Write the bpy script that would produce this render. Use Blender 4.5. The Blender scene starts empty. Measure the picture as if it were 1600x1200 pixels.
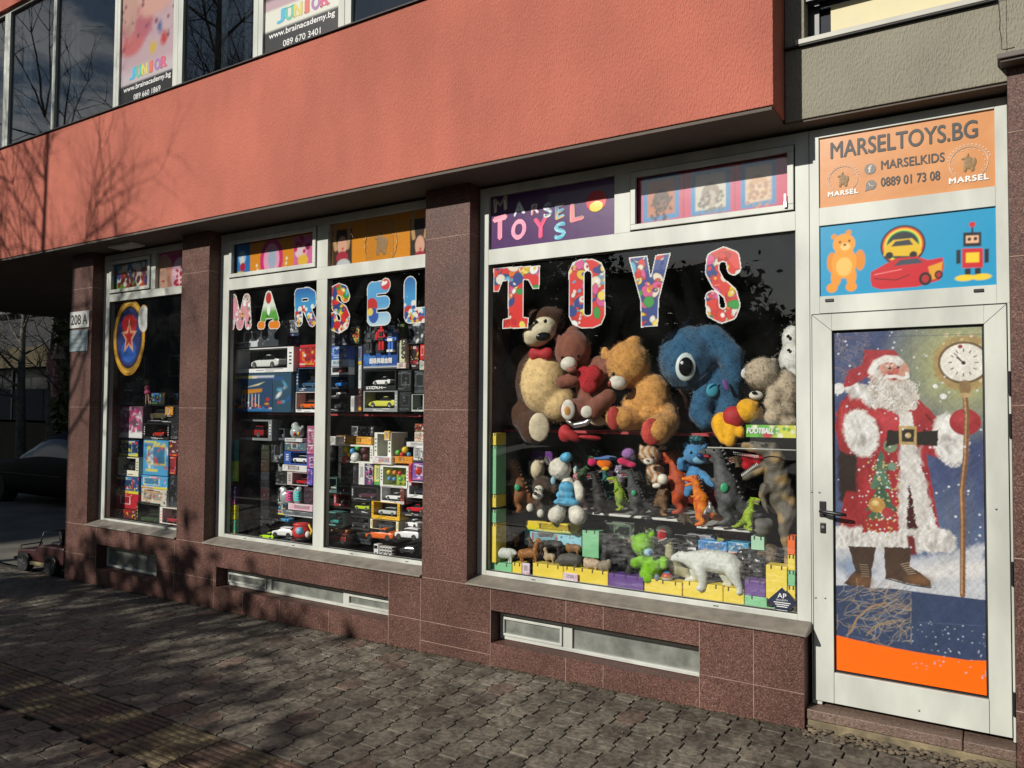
import bpy, math, random
import numpy as np
from mathutils import Vector, Matrix, Euler
random.seed(7); RNG = np.random.default_rng(7)
rad = math.radians
SC = bpy.context.scene
COL = SC.collection
# ------------------------------------------------------------------ camera
F_PX = 1204.0
YAW, PITCH, ROLL = rad(32.2), rad(1.95), rad(0.415)
CAM = np.array([0, -4.3, 1.62])
_F = np.array([-math.sin(YAW)*math.cos(PITCH), math.cos(YAW)*math.cos(PITCH), math.sin(PITCH)])
_r = np.array([math.cos(YAW), math.sin(YAW), 0.0]); _u = np.cross(_r, _F)
_R = _r*math.cos(ROLL)+_u*math.sin(ROLL); _U = -_r*math.sin(ROLL)+_u*math.cos(ROLL)
cam = bpy.data.objects.new('camera', bpy.data.cameras.new('camera')); COL.objects.link(cam)
cam.matrix_world = Matrix(((_R[0], _U[0], -_F[0], CAM[0]), (_R[1], _U[1], -_F[1], CAM[1]), (_R[2], _U[2], -_F[2], CAM[2]), (0, 0, 0, 1)))
cam.data.sensor_width = 36; cam.data.lens = 36*F_PX/1600
cam.data.clip_start = 0.05; cam.data.clip_end = 500
SC.camera = cam
# ------------------------------------------------------------------ world and sun
SUN_DX, SUN_T = 0.36, 0.56      # sun travels +x .36, -z .56 per metre into the facade
elev = math.atan2(SUN_T, math.hypot(1, SUN_DX))
w = bpy.data.worlds.new('World'); SC.world = w; w.use_nodes = True
wn = w.node_tree; wn.nodes.clear()
def N(nt, t, **k):
    n = nt.nodes.new(t)
    for a, b in k.items():
        if a.startswith('i_'): n.inputs[int(a[2:]) if a[2:].isdigit() else a[2:].replace('_', ' ')].default_value = b
        else: setattr(n, a, b)
    return n
out = N(wn, 'ShaderNodeOutputWorld'); bg = N(wn, 'ShaderNodeBackground', i_Strength=0.05)
sky = N(wn, 'ShaderNodeTexSky', sky_type='NISHITA', sun_disc=False, sun_elevation=elev, sun_rotation=math.atan2(-SUN_DX, -1), air_density=1.2, dust_density=0.6, ozone_density=2.0)
tc = N(wn, 'ShaderNodeTexCoord'); mp = N(wn, 'ShaderNodeMapping'); mp.inputs['Scale'].default_value = (1, 1, 2.6); mp.inputs['Location'].default_value = (1.3, .1, .35)
cn = N(wn, 'ShaderNodeTexNoise'); cn.inputs['Scale'].default_value = 8; cn.inputs['Detail'].default_value = 9; cn.inputs['Roughness'].default_value = .56
cr = N(wn, 'ShaderNodeValToRGB'); cr.color_ramp.elements[0].position = .56; cr.color_ramp.elements[1].position = .66
sp = N(wn, 'ShaderNodeSeparateXYZ'); hr = N(wn, 'ShaderNodeMapRange'); hr.inputs[1].default_value = .5; hr.inputs[2].default_value = .38
mu = N(wn, 'ShaderNodeMath', operation='MULTIPLY'); mx = N(wn, 'ShaderNodeMixRGB'); mx.inputs[2].default_value = (11, 11.2, 11.6, 1)
L = wn.links.new
cd = N(wn, 'ShaderNodeVectorMath', operation='DOT_PRODUCT'); cd.inputs[1].default_value = (-.88, -.42, .23); cdm = N(wn, 'ShaderNodeMapRange'); cdm.inputs[1].default_value = .97; cdm.inputs[2].default_value = .99; cdm.inputs[3].default_value = 0; cdm.inputs[4].default_value = .16; cda = N(wn, 'ShaderNodeMath', operation='ADD')
L(tc.outputs['Generated'], mp.inputs[0]); L(mp.outputs[0], cn.inputs['Vector']); L(tc.outputs['Generated'], cd.inputs[0]); L(cd.outputs['Value'], cdm.inputs[0]); L(cn.outputs[0], cda.inputs[0]); L(cdm.outputs[0], cda.inputs[1]); L(cda.outputs[0], cr.inputs[0])
L(tc.outputs['Generated'], sp.inputs[0]); L(sp.outputs[2], hr.inputs[0]); L(cr.outputs[0], mu.inputs[0]); L(hr.outputs[0], mu.inputs[1])
L(mu.outputs[0], mx.inputs[0]); L(sky.outputs[0], mx.inputs[1]); L(mx.outputs[0], bg.inputs[0]); L(bg.outputs[0], out.inputs[0])
sun = bpy.data.objects.new('sun', bpy.data.lights.new('sun', 'SUN')); COL.objects.link(sun)
sun.data.energy = 5.0; sun.data.angle = rad(.53); sun.data.color = (1, .955, .875)
sun.rotation_euler = Vector((SUN_DX, 1, -SUN_T)).to_track_quat('-Z', 'Y').to_euler()
SC.view_settings.view_transform = 'Standard'; SC.view_settings.look = 'None'
SC.view_settings.exposure = -0.08; SC.view_settings.gamma = 1; SC.view_settings.use_curve_mapping = False
SC.render.engine = 'CYCLES'; SC.cycles.max_bounces = 8; SC.cycles.transparent_max_bounces = 16
SC.cycles.caustics_reflective = False; SC.cycles.caustics_refractive = False
# ------------------------------------------------------------------ helpers
def at(x, y, Y):
    'the point of the plane y=Y seen at photo pixel (x, y) - used only to read real sizes off the photograph'
    d = _F+_R*(x-800)/F_PX-_U*(y-600)/F_PX
    return CAM+d*((Y-CAM[1])/d[1])
def gz(x): return -.034+.0127*x          # the pavement falls gently to the left
def srgb(c):
    if isinstance(c, str): c = tuple(int(c[i:i+2], 16)/255 for i in (0, 2, 4))
    return tuple((v/12.92 if v <= .04045 else ((v+.055)/1.055)**2.4) for v in c)
_M = {}
def mat(name, col=(.5, .5, .5), rough=.5, metal=0., var=0., vs=8., bump=0., bs=60., sheen=0., coat=0., col2=None, stretch=None, spec=.5, trans=0.):
    if name in _M: return _M[name]
    m = bpy.data.materials.new(name); m.use_nodes = True; nt = m.node_tree; b = nt.nodes['Principled BSDF']; l = nt.links.new
    c = srgb(col) if isinstance(col, str) else col
    b.inputs['Base Color'].default_value = (*c, 1); b.inputs['Roughness'].default_value = rough; b.inputs['Metallic'].default_value = metal
    b.inputs['Sheen Weight'].default_value = sheen; b.inputs['Coat Weight'].default_value = coat; b.inputs['Specular IOR Level'].default_value = spec
    t = N(nt, 'ShaderNodeTexCoord'); mpn = N(nt, 'ShaderNodeMapping'); l(t.outputs['Object'], mpn.inputs[0])
    if stretch: mpn.inputs['Scale'].default_value = stretch
    if var or col2:
        n = N(nt, 'ShaderNodeTexNoise'); n.inputs['Scale'].default_value = vs; n.inputs['Detail'].default_value = 6; l(mpn.outputs[0], n.inputs['Vector'])
        r = N(nt, 'ShaderNodeValToRGB'); r.color_ramp.elements[0].position = .32; r.color_ramp.elements[1].position = .68
        c2 = srgb(col2) if isinstance(col2, str) else (col2 or tuple(max(0, v*(1-var)) for v in c)); c1 = c if col2 else tuple(min(1, v*(1+var)) for v in c)
        r.color_ramp.elements[0].color = (*c2, 1); r.color_ramp.elements[1].color = (*c1, 1)
        l(n.outputs[0], r.inputs[0]); l(r.outputs[0], b.inputs['Base Color'])
        mr = N(nt, 'ShaderNodeMapRange'); mr.inputs[3].default_value = max(0, rough-.1); mr.inputs[4].default_value = min(1, rough+.12); l(n.outputs[0], mr.inputs[0]); l(mr.outputs[0], b.inputs['Roughness'])
    if bump:
        n2 = N(nt, 'ShaderNodeTexNoise'); n2.inputs['Scale'].default_value = bs; n2.inputs['Detail'].default_value = 4; l(mpn.outputs[0], n2.inputs['Vector'])
        bp = N(nt, 'ShaderNodeBump'); bp.inputs['Strength'].default_value = min(1, bump); bp.inputs['Distance'].default_value = .01; l(n2.outputs[0], bp.inputs['Height']); l(bp.outputs[0], b.inputs['Normal'])
    _M[name] = m; return m
def vmat(name, rough=.45, coat=0., bump=0., bs=20., spec=.5):
    'material of printed things: the print itself is stored as mesh colours'
    if name in _M: return _M[name]
    m = mat(name, (.5, .5, .5), rough, bump=bump, bs=bs, coat=coat, spec=spec); nt = m.node_tree
    a = N(nt, 'ShaderNodeVertexColor', layer_name='Col'); nt.links.new(a.outputs[0], nt.nodes['Principled BSDF'].inputs['Base Color'])
    return m
def link(o, parent=None):
    COL.objects.link(o)
    if parent is not None: o.parent = parent
    return o
def thing(name, label, cat, loc=(0, 0, 0), rotz=0., group=None, kind=None):
    o = bpy.data.objects.new(name, None); COL.objects.link(o); o.empty_display_size = .1
    o.location = loc; o.rotation_euler = (0, 0, rotz)
    return tag(o, label, cat, group, kind)
def tag(o, label=None, cat=None, group=None, kind=None):
    if label: o['label'] = label
    if cat: o['category'] = cat
    if group: o['group'] = group
    if kind: o['kind'] = kind
    return o
def mesh_obj(name, V, Fc, m, parent=None, smooth=False, cols=None, mids=None, bevel=0, loc=None):
    me = bpy.data.meshes.new(name)
    me.from_pydata([tuple(map(float, v)) for v in V], [], Fc)
    for x in (m if isinstance(m, (list, tuple)) else [m]): me.materials.append(x)
    if mids is not None: me.polygons.foreach_set('material_index', mids)
    if cols is not None:
        a = me.color_attributes.new('Col', 'FLOAT_COLOR', 'POINT'); a.data.foreach_set('color', np.hstack([np.asarray(cols, float), np.ones((len(V), 1))]).ravel())
    if smooth: me.polygons.foreach_set('use_smooth', [True]*len(me.polygons))
    me.update()
    o = bpy.data.objects.new(name, me); link(o, parent)
    if loc is not None: o.location = loc
    if bevel:
        b = o.modifiers.new('bevel', 'BEVEL'); b.width = bevel; b.segments = 2; b.limit_method = 'ANGLE'; b.angle_limit = rad(40)
    return o
class MB:
    def __init__(s): s.v = []; s.f = []; s.m = []
    def add(s, V, Fc, m=0):
        k = len(s.v); s.v += [tuple(v) for v in V]; s.f += [tuple(i+k for i in f) for f in Fc]; s.m += [m]*len(Fc); return s
    def box(s, x0, x1, y0, y1, z0, z1, m=0):
        if x0 > x1: x0, x1 = x1, x0
        if y0 > y1: y0, y1 = y1, y0
        if z0 > z1: z0, z1 = z1, z0
        V = [(x, y, z) for z in (z0, z1) for y in (y0, y1) for x in (x0, x1)]
        return s.add(V, [(0, 2, 3, 1), (4, 5, 7, 6), (0, 1, 5, 4), (2, 6, 7, 3), (0, 4, 6, 2), (1, 3, 7, 5)], m)
    def prism(s, poly, y0, y1, m=0):
        'poly in x,z extruded along y'
        n = len(poly); a = sum(poly[i][0]*poly[(i+1) % n][1]-poly[(i+1) % n][0]*poly[i][1] for i in range(n))
        if a < 0: poly = poly[::-1]
        V = [(x, y0, z) for x, z in poly]+[(x, y1, z) for x, z in poly]
        return s.add(V, [tuple(range(n)), tuple(range(2*n-1, n-1, -1))]+[(i, i+n, (i+1) % n+n, (i+1) % n) for i in range(n)], m)
    def prismx(s, poly, x0, x1, m=0):
        'poly in y,z extruded along x'
        n = len(poly); a = sum(poly[i][0]*poly[(i+1) % n][1]-poly[(i+1) % n][0]*poly[i][1] for i in range(n))
        if a < 0: poly = poly[::-1]
        V = [(x0, y, z) for y, z in poly]+[(x1, y, z) for y, z in poly]
        return s.add(V, [tuple(range(n-1, -1, -1)), tuple(range(n, 2*n))]+[(i, (i+1) % n, (i+1) % n+n, i+n) for i in range(n)], m)
    def tube(s, P, R, n=8, m=0, cap=True):
        P = [Vector(p) for p in P]; R = R if isinstance(R, (list, tuple)) else [R]*len(P); k = len(s.v); up = Vector((.13, .21, 1))
        for i, p in enumerate(P):
            t = (P[min(i+1, len(P)-1)]-P[max(i-1, 0)])
            t = t.normalized() if t.length > 1e-9 else Vector((0, 0, 1))
            a = t.cross(up); a = a.normalized() if a.length > 1e-4 else Vector((1, 0, 0)); b = t.cross(a)
            for j in range(n):
                q = p+(a*math.cos(2*math.pi*j/n)+b*math.sin(2*math.pi*j/n))*R[i]; s.v.append(tuple(q))
        F0 = [(k+i*n+j, k+i*n+(j+1) % n, k+(i+1)*n+(j+1) % n, k+(i+1)*n+j) for i in range(len(P)-1) for j in range(n)]
        if cap: F0 += [tuple(k+j for j in range(n-1, -1, -1)), tuple(k+(len(P)-1)*n+j for j in range(n))]
        s.f += F0; s.m += [m]*len(F0); return s
    def lathe(s, prof, c=(0, 0, 0), n=20, m=0, axis='z'):
        k = len(s.v)
        for r, z in prof:
            for j in range(n):
                a = 2*math.pi*j/n; x, y = r*math.cos(a), r*math.sin(a)
                p = (x, y, z) if axis == 'z' else ((x, z, y) if axis == 'y' else (z, x, y)); s.v.append((p[0]+c[0], p[1]+c[1], p[2]+c[2]))
        F0 = [(k+i*n+j, k+i*n+(j+1) % n, k+(i+1)*n+(j+1) % n, k+(i+1)*n+j) for i in range(len(prof)-1) for j in range(n)]
        F0 += [tuple(k+j for j in range(n)), tuple(k+(len(prof)-1)*n+j for j in range(n-1, -1, -1))]
        s.f += F0; s.m += [m]*len(F0); return s
    def ball(s, c, r, m=0):
        r = r if isinstance(r, (tuple, list)) else (r, r, r)
        return s.add(ICO2[0]*np.array(r)+np.array(c), ICO2[1], m)
    def build(s, name, m, parent=None, smooth=False, bevel=0, loc=None):
        return mesh_obj(name, s.v, s.f, m, parent, smooth, mids=s.m, bevel=bevel, loc=loc)
def _ico(n):
    import bmesh
    bm = bmesh.new(); bmesh.ops.create_icosphere(bm, subdivisions=n, radius=1)
    V = np.array([v.co[:] for v in bm.verts]); Fc = [tuple(v.index for v in f.verts) for f in bm.faces]; bm.free(); return V, Fc
ICO2, ICO3 = _ico(2), _ico(3)
TMP = bpy.data.scenes.new('tmp')
def evaluated(me, mods):
    o = bpy.data.objects.new('t', me); TMP.collection.objects.link(o)
    for t, kw in mods:
        q = o.modifiers.new('m', t)
        for a, b in kw.items(): setattr(q, a, b)
    vl = TMP.view_layers[0]; vl.update(); dg = vl.depsgraph; dg.update()
    r = bpy.data.meshes.new_from_object(o.evaluated_get(dg)); bpy.data.objects.remove(o); return r
def T(x=0, y=0, z=0, rx=0, ry=0, rz=0, s=1):
    return Matrix.Translation((x, y, z)) @ Euler((rad(rx), rad(ry), rad(rz))).to_matrix().to_4x4() @ Matrix.Scale(s, 4)
def arr(M): return np.array([list(r) for r in M])
I4 = Matrix.Identity(4)
def ell(c, r, rot=(0, 0, 0), M=I4):
    r = r if isinstance(r, (tuple, list)) else (r, r, r)
    return arr(M @ T(*c, *rot) @ Matrix.Diagonal((*r, 1)))
def chain(P, R, M=I4, k=5):
    o = []
    for i in range(len(P)-1):
        a, b = Vector(P[i]), Vector(P[i+1]); n = max(2, int((b-a).length/(.45*min(R[i], R[i+1])))) if k else 2
        for j in range(n+1):
            t = j/n; o.append(ell(a.lerp(b, t), R[i]*(1-t)+R[i+1]*t, M=M))
    return o
def blob(name, E, m, parent, vox=.01, smooth=4, lump=0., fur=0, furlen=.012, colour=None, seed=0):
    'one continuous skin grown over ellipsoids'
    bv, bf = (ICO2 if len(E) > 14 else ICO3); V = np.vstack([bv@M[:3, :3].T+M[:3, 3] for M in E]); n = len(bv)
    me = bpy.data.meshes.new(name); me.from_pydata(V.tolist(), [], [tuple(i+k*n for i in f) for k in range(len(E)) for f in bf])
    r = evaluated(me, [('REMESH', dict(mode='VOXEL', voxel_size=vox, use_smooth_shade=True)), ('SMOOTH', dict(factor=.6, iterations=smooth))])
    r.name = name; nv = len(r.vertices); co = np.empty(nv*3); r.vertices.foreach_get('co', co); co = co.reshape(-1, 3)
    no = np.empty(nv*3); r.vertex_normals.foreach_get('vector', no); no = no.reshape(-1, 3)
    rg = np.random.default_rng(seed+17)
    if lump:
        d = np.zeros(nv)
        for _ in range(7):
            k3 = rg.normal(size=3)*rg.uniform(18, 70); d += np.sin(co@k3+rg.uniform(0, 6))
        co = co+no*(d*lump/3)[:, None]; r.vertices.foreach_set('co', co.ravel())
    r.polygons.foreach_set('use_smooth', [True]*len(r.polygons)); r.materials.clear(); r.materials.append(m)
    if fur:
        idx = rg.integers(0, nv, fur); L0 = furlen*rg.uniform(.5, 1.25, fur)[:, None]; base = co[idx]+rg.normal(size=(fur, 3))*vox*.5
        dr = no[idx]*.75+rg.normal(size=(fur, 3))*.5+np.array([0, 0, -.35]); dr /= np.linalg.norm(dr, axis=1)[:, None]
        sd = np.cross(dr, rg.normal(size=(fur, 3))); sd /= np.linalg.norm(sd, axis=1)[:, None]; wv = furlen*.11
        base = base-no[idx]*vox*.2
        FV = np.stack([base-sd*wv, base+sd*wv, base+dr*L0], 1).reshape(-1, 3); Fq = [(3*i, 3*i+1, 3*i+2) for i in range(fur)]
        pv = [tuple(p.vertices) for p in r.polygons]
        me2 = bpy.data.meshes.new(name); me2.from_pydata(np.vstack([co, FV]).tolist(), [], pv+[tuple(i+nv for i in f) for f in Fq])
        me2.polygons.foreach_set('use_smooth', [True]*len(pv)+[False]*fur)
        me2.materials.append(m); me2.update()
        nn = np.empty(len(me2.loops)*3); 
        allno = np.vstack([no, np.repeat(no[idx], 3, axis=0)])
        me2.normals_split_custom_set_from_vertices(allno.tolist()); bpy.data.meshes.remove(r); r = me2
    if colour is not None:
        nv = len(r.vertices); co = np.empty(nv*3); r.vertices.foreach_get('co', co); c = colour(co.reshape(-1, 3))
        a = r.color_attributes.new('Col', 'FLOAT_COLOR', 'POINT'); a.data.foreach_set('color', np.hstack([c, np.ones((nv, 1))]).ravel())
    o = bpy.data.objects.new(name, r); link(o, parent); bpy.data.meshes.remove(me); return o
def ballo(name, c, r, m, parent, M=I4, rot=(0, 0, 0)):
    E = ell(c, r, rot, M); return mesh_obj(name, ICO3[0]@E[:3, :3].T+E[:3, 3], ICO3[1], m, parent, True)
# lettering --------------------------------------------------------
def text_mesh(s, bold=0., ext=.0, shear=0., spacing=1.):
    c = bpy.data.curves.new('t', 'FONT'); c.body = s; c.offset = bold; c.extrude = ext; c.shear = shear; c.space_character = spacing; c.resolution_u = 4
    o = bpy.data.objects.new('t', c); TMP.collection.objects.link(o); vl = TMP.view_layers[0]; vl.update()
    me = bpy.data.meshes.new_from_object(o.evaluated_get(vl.depsgraph)); bpy.data.objects.remove(o); bpy.data.curves.remove(c); return me
def text(name, s, x, z, w, h, y, m, parent=None, bold=.0, rise=0., th=.0012, shear=0., spacing=1., scol=None):
    'writing that stands in the plane y, its lower left corner at x,z, w wide and h high (rise: slant of the base line)'
    me = text_mesh(s, 0, .02, shear, spacing); n = len(me.vertices); co = np.empty(n*3); me.vertices.foreach_get('co', co); co = co.reshape(-1, 3)
    lo, hi = co.min(0), co.max(0); q = (co-lo)/np.maximum(hi-lo, 1e-6); fc = [tuple(p.vertices) for p in me.polygons]; bpy.data.meshes.remove(me)
    V, Fc = [], []; k = bold*h*1.2
    for i, (dx, dz) in enumerate([(0, 0)] if not bold else [(-k, 0), (k, 0), (0, k), (0, -k)]):
        P = np.stack([x+q[:, 0]*w+dx, y-q[:, 2]*th-i*.00012, z+q[:, 1]*h+q[:, 0]*rise+dz], 1); V.append(P); Fc += [tuple(j+i*n for j in f) for f in fc]
    V = np.vstack(V); return mesh_obj(name, V, Fc, m, parent, cols=None if scol is None else scol(V))
# painted panels ---------------------------------------------------
class Paint:
    'a printed sheet: a fine mesh whose vertex colours hold the artwork; coordinates are metres x,z in the plane y'
    def __init__(s, x0, x1, z0, z1, cell, bgc='ffffff'):
        s.nx = max(2, int((x1-x0)/cell)+1); s.nz = max(2, int((z1-z0)/cell)+1); s.X, s.Z = np.meshgrid(np.linspace(x0, x1, s.nx), np.linspace(z0, z1, s.nz))
        s.c = np.zeros((s.nz, s.nx, 3)); s.c[:] = srgb(bgc); s.cell = cell; s.r = np.random.default_rng(int(abs(x0*1000))+3)
    def put(s, a, col):
        a = np.clip(a, 0, 1)[..., None]; col = np.array(srgb(col)) if isinstance(col, str) else np.asarray(col); s.c = s.c*(1-a)+col*a; return s
    def noise(s, sc=8., seed=0, sx=1., sz=1.):
        r = np.random.default_rng(seed); o = np.zeros(s.X.shape)
        for i in range(14):
            k = r.normal(size=2)*sc*(1+i*.35); o += np.sin(s.X*k[0]*sx+s.Z*k[1]*sz+r.uniform(0, 6.3)+1.3*np.sin(s.X*k[1]*.6+s.Z*k[0]*.5))/(1+i*.25)
        return o/3.2
    def sd(s, P):
        'signed distance to a polygon, negative inside'
        P = np.array(P, float); d = np.full(s.X.shape, 1e9); ins = np.zeros(s.X.shape, bool); n = len(P)
        for i in range(n):
            a, b = P[i], P[(i+1) % n]; e = b-a; wx, wz = s.X-a[0], s.Z-a[1]; t = np.clip((wx*e[0]+wz*e[1])/(e@e+1e-12), 0, 1)
            d = np.minimum(d, (wx-e[0]*t)**2+(wz-e[1]*t)**2)
            c = ((a[1] <= s.Z) & (b[1] > s.Z)) | ((b[1] <= s.Z) & (a[1] > s.Z)); ins ^= c & (s.X < a[0]+(s.Z-a[1])/(b[1]-a[1]+1e-12)*e[0])
        d = np.sqrt(d); return np.where(ins, -d, d)
    def poly(s, P, col, soft=None, rag=0., seed=1, alpha=1.):
        d = s.sd(P)
        if rag: d = d+s.noise(120, seed)*rag
        return s.put(alpha*(.5-d/(soft or s.cell*1.2)), col)
    def disc(s, x, z, rx, rz, col, soft=None, rot=0., alpha=1., rag=0., seed=2):
        c, q = math.cos(rad(rot)), math.sin(rad(rot)); dx, dz = s.X-x, s.Z-z; u, v = (dx*c+dz*q)/rx, (-dx*q+dz*c)/rz
        d = (np.sqrt(u*u+v*v)-1)*min(rx, rz)
        if rag: d = d+s.noise(120, seed)*rag
        return s.put(alpha*(.5-d/(soft or s.cell*1.2)), col)
    def line(s, P, wd, col, alpha=1., soft=None):
        P = np.array(P, float); d = np.full(s.X.shape, 1e9)
        for a, b in zip(P[:-1], P[1:]):
            e = b-a; wx, wz = s.X-a[0], s.Z-a[1]; t = np.clip((wx*e[0]+wz*e[1])/(e@e+1e-12), 0, 1); d = np.minimum(d, np.hypot(wx-e[0]*t, wz-e[1]*t))
        return s.put(alpha*(.5-(d-wd/2)/(soft or s.cell)), col)
    def dots(s, n, r0, r1, col, seed=3, alpha=1., box=None):
        r = np.random.default_rng(seed); x0, x1, z0, z1 = box or (s.X.min(), s.X.max(), s.Z.min(), s.Z.max())
        for _ in range(n): q = r.uniform(r0, r1); s.disc(r.uniform(x0, x1), r.uniform(z0, z1), q, q, col, alpha=alpha)
        return s
    def build(s, name, y, m, parent=None, mask=None, th=.0015, wave=0.):
        'mask: signed distance, faces where it is > 0 are left out'
        nx, nz = s.nx, s.nz; yy = np.full(s.X.shape, float(y))+(wave*s.noise(4, 9) if wave else 0)
        V = np.stack([s.X, yy, s.Z], -1).reshape(-1, 3); i = np.arange(nx*nz).reshape(nz, nx)
        Q = np.stack([i[:-1, :-1], i[:-1, 1:], i[1:, 1:], i[1:, :-1]], -1)
        keep = np.ones(Q.shape[:2], bool) if mask is None else ((mask[:-1, :-1]+mask[1:, 1:])/2 < 0)
        Q = Q[keep]; used = np.zeros(len(V), bool); used[Q.ravel()] = True; mp_ = np.cumsum(used)-1; V = V[used]; C = s.c.reshape(-1, 3)[used]*.85; Q = mp_[Q]
        E = {}
        for f in Q:
            for a, b in ((f[0], f[1]), (f[1], f[2]), (f[2], f[3]), (f[3], f[0])):
                k = (min(a, b), max(a, b))
                if k in E: E[k] = None
                else: E[k] = (a, b)
        B = [e for e in E.values() if e]; n = len(V); bi = sorted({a for e in B for a in e}); bm_ = {a: n+j for j, a in enumerate(bi)}
        V2 = np.vstack([V, V[bi]+np.array([0, th, 0])]); C2 = np.vstack([C, C[bi]])
        return mesh_obj(name, V2, [tuple(map(int, f)) for f in Q]+[(int(b), int(a), bm_[a], bm_[b]) for a, b in B], m, parent, cols=C2)
def arc(cx, cz, r, a0, a1, n=16, rz=None): return [(cx+r*math.cos(rad(a0+(a1-a0)*i/n)), cz+(rz or r)*math.sin(rad(a0+(a1-a0)*i/n))) for i in range(n+1)]
# ================================================================== materials
def stucco(name, col, d):
    m = mat(name, col, .93, var=.09, vs=1.3, spec=.2); nt = m.node_tree; l = nt.links.new; b = nt.nodes['Principled BSDF']
    t = N(nt, 'ShaderNodeTexCoord'); mp_ = N(nt, 'ShaderNodeMapping'); mp_.inputs['Scale'].default_value = (1, 1, .38); l(t.outputs['Object'], mp_.inputs[0])
    n = N(nt, 'ShaderNodeTexNoise'); n.inputs['Scale'].default_value = 130; n.inputs['Detail'].default_value = 5; l(mp_.outputs[0], n.inputs['Vector'])
    v = N(nt, 'ShaderNodeTexVoronoi'); v.inputs['Scale'].default_value = 130; l(mp_.outputs[0], v.inputs['Vector'])
    a = N(nt, 'ShaderNodeMath', operation='ADD'); l(n.outputs[0], a.inputs[0]); l(v.outputs[0], a.inputs[1])
    bp = N(nt, 'ShaderNodeBump'); bp.inputs['Strength'].default_value = 1; bp.inputs['Distance'].default_value = d; l(a.outputs[0], bp.inputs['Height']); l(bp.outputs[0], b.inputs['Normal'])
    # runs of dirt down the wall
    n3 = N(nt, 'ShaderNodeTexNoise'); m3 = N(nt, 'ShaderNodeMapping'); m3.inputs['Scale'].default_value = (2.2, 1, .7); l(t.outputs['Object'], m3.inputs[0]); l(m3.outputs[0], n3.inputs['Vector']); n3.inputs['Scale'].default_value = 1.6; n3.inputs['Detail'].default_value = 8
    r3 = N(nt, 'ShaderNodeMapRange'); r3.inputs[1].default_value = .35; r3.inputs[2].default_value = .7; r3.inputs[3].default_value = .9; r3.inputs[4].default_value = 1.03; l(n3.outputs[0], r3.inputs[0])
    hs = N(nt, 'ShaderNodeMixRGB', blend_type='MULTIPLY'); hs.inputs[0].default_value = 1
    src = b.inputs['Base Color'].links[0].from_socket; l(src, hs.inputs[1]); l(r3.outputs[0], hs.inputs[2]); l(hs.outputs[0], b.inputs['Base Color'])
    return m
PINK = stucco('pink_render', (.46, .145, .103), .004)
GREYR = stucco('grey_render', (.265, .25, .195), .004)
def granite(name, a, b_, c):
    m = mat(name, a, .5, spec=.35); nt = m.node_tree; l = nt.links.new; b = nt.nodes['Principled BSDF']; t = N(nt, 'ShaderNodeTexCoord')
    v = N(nt, 'ShaderNodeTexVoronoi'); v.inputs['Scale'].default_value = 210; l(t.outputs['Object'], v.inputs['Vector'])
    s = N(nt, 'ShaderNodeSeparateColor'); l(v.outputs['Color'], s.inputs[0])
    r = N(nt, 'ShaderNodeValToRGB'); r.color_ramp.interpolation = 'LINEAR'; e = r.color_ramp.elements; e[0].position = 0; e[0].color = (*b_, 1); e[1].position = 1; e[1].color = (*c, 1)
    q = r.color_ramp.elements.new(.35); q.color = (*a, 1); q = r.color_ramp.elements.new(.75); q.color = (*tuple(x*1.25 for x in a), 1); l(s.outputs[0], r.inputs[0])
    n = N(nt, 'ShaderNodeTexNoise'); n.inputs['Scale'].default_value = 1.7; n.inputs['Detail'].default_value = 7; l(t.outputs['Object'], n.inputs['Vector'])
    mr = N(nt, 'ShaderNodeMapRange'); mr.inputs[1].default_value = .3; mr.inputs[2].default_value = .7; mr.inputs[3].default_value = .62; mr.inputs[4].default_value = 1.15; l(n.outputs[0], mr.inputs[0])
    hs = N(nt, 'ShaderNodeMixRGB', blend_type='MULTIPLY'); hs.inputs[0].default_value = 1; l(r.outputs[0], hs.inputs[1]); l(mr.outputs[0], hs.inputs[2]); l(hs.outputs[0], b.inputs['Base Color'])
    m2 = N(nt, 'ShaderNodeMapRange'); m2.inputs[3].default_value = .42; m2.inputs[4].default_value = .7; l(n.outputs[0], m2.inputs[0]); l(m2.outputs[0], b.inputs['Roughness'])
    return m
GRAN = granite('brown_granite', (.100, .043, .032), (.026, .012, .010), (.23, .135, .105))
STEPM = granite('step_granite', (.16, .105, .08), (.07, .045, .035), (.26, .2, .16))
ALU = mat('white_aluminium', (.49, .505, .455), .42, var=.17, vs=5, stretch=(1, 1, .35), bump=.05, bs=30)
ALUD = mat('frame_gasket', (.01, .01, .01), .6)
CAPM = mat('sill_stone', (.20, .175, .145), .55, var=.25, vs=14, bump=.1, bs=90)
MORT = mat('tile_mortar', (.33, .22, .18), .9, var=.3, vs=9)
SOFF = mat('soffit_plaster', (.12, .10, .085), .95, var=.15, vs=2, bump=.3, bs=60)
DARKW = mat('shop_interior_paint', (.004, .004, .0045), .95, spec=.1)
BLK = mat('black_plastic', (.012, .012, .013), .38)
STEEL = mat('steel', (.5, .5, .5), .3, 1.)
WHITE = mat('white_plastic', (.72, .72, .7), .35)
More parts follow.
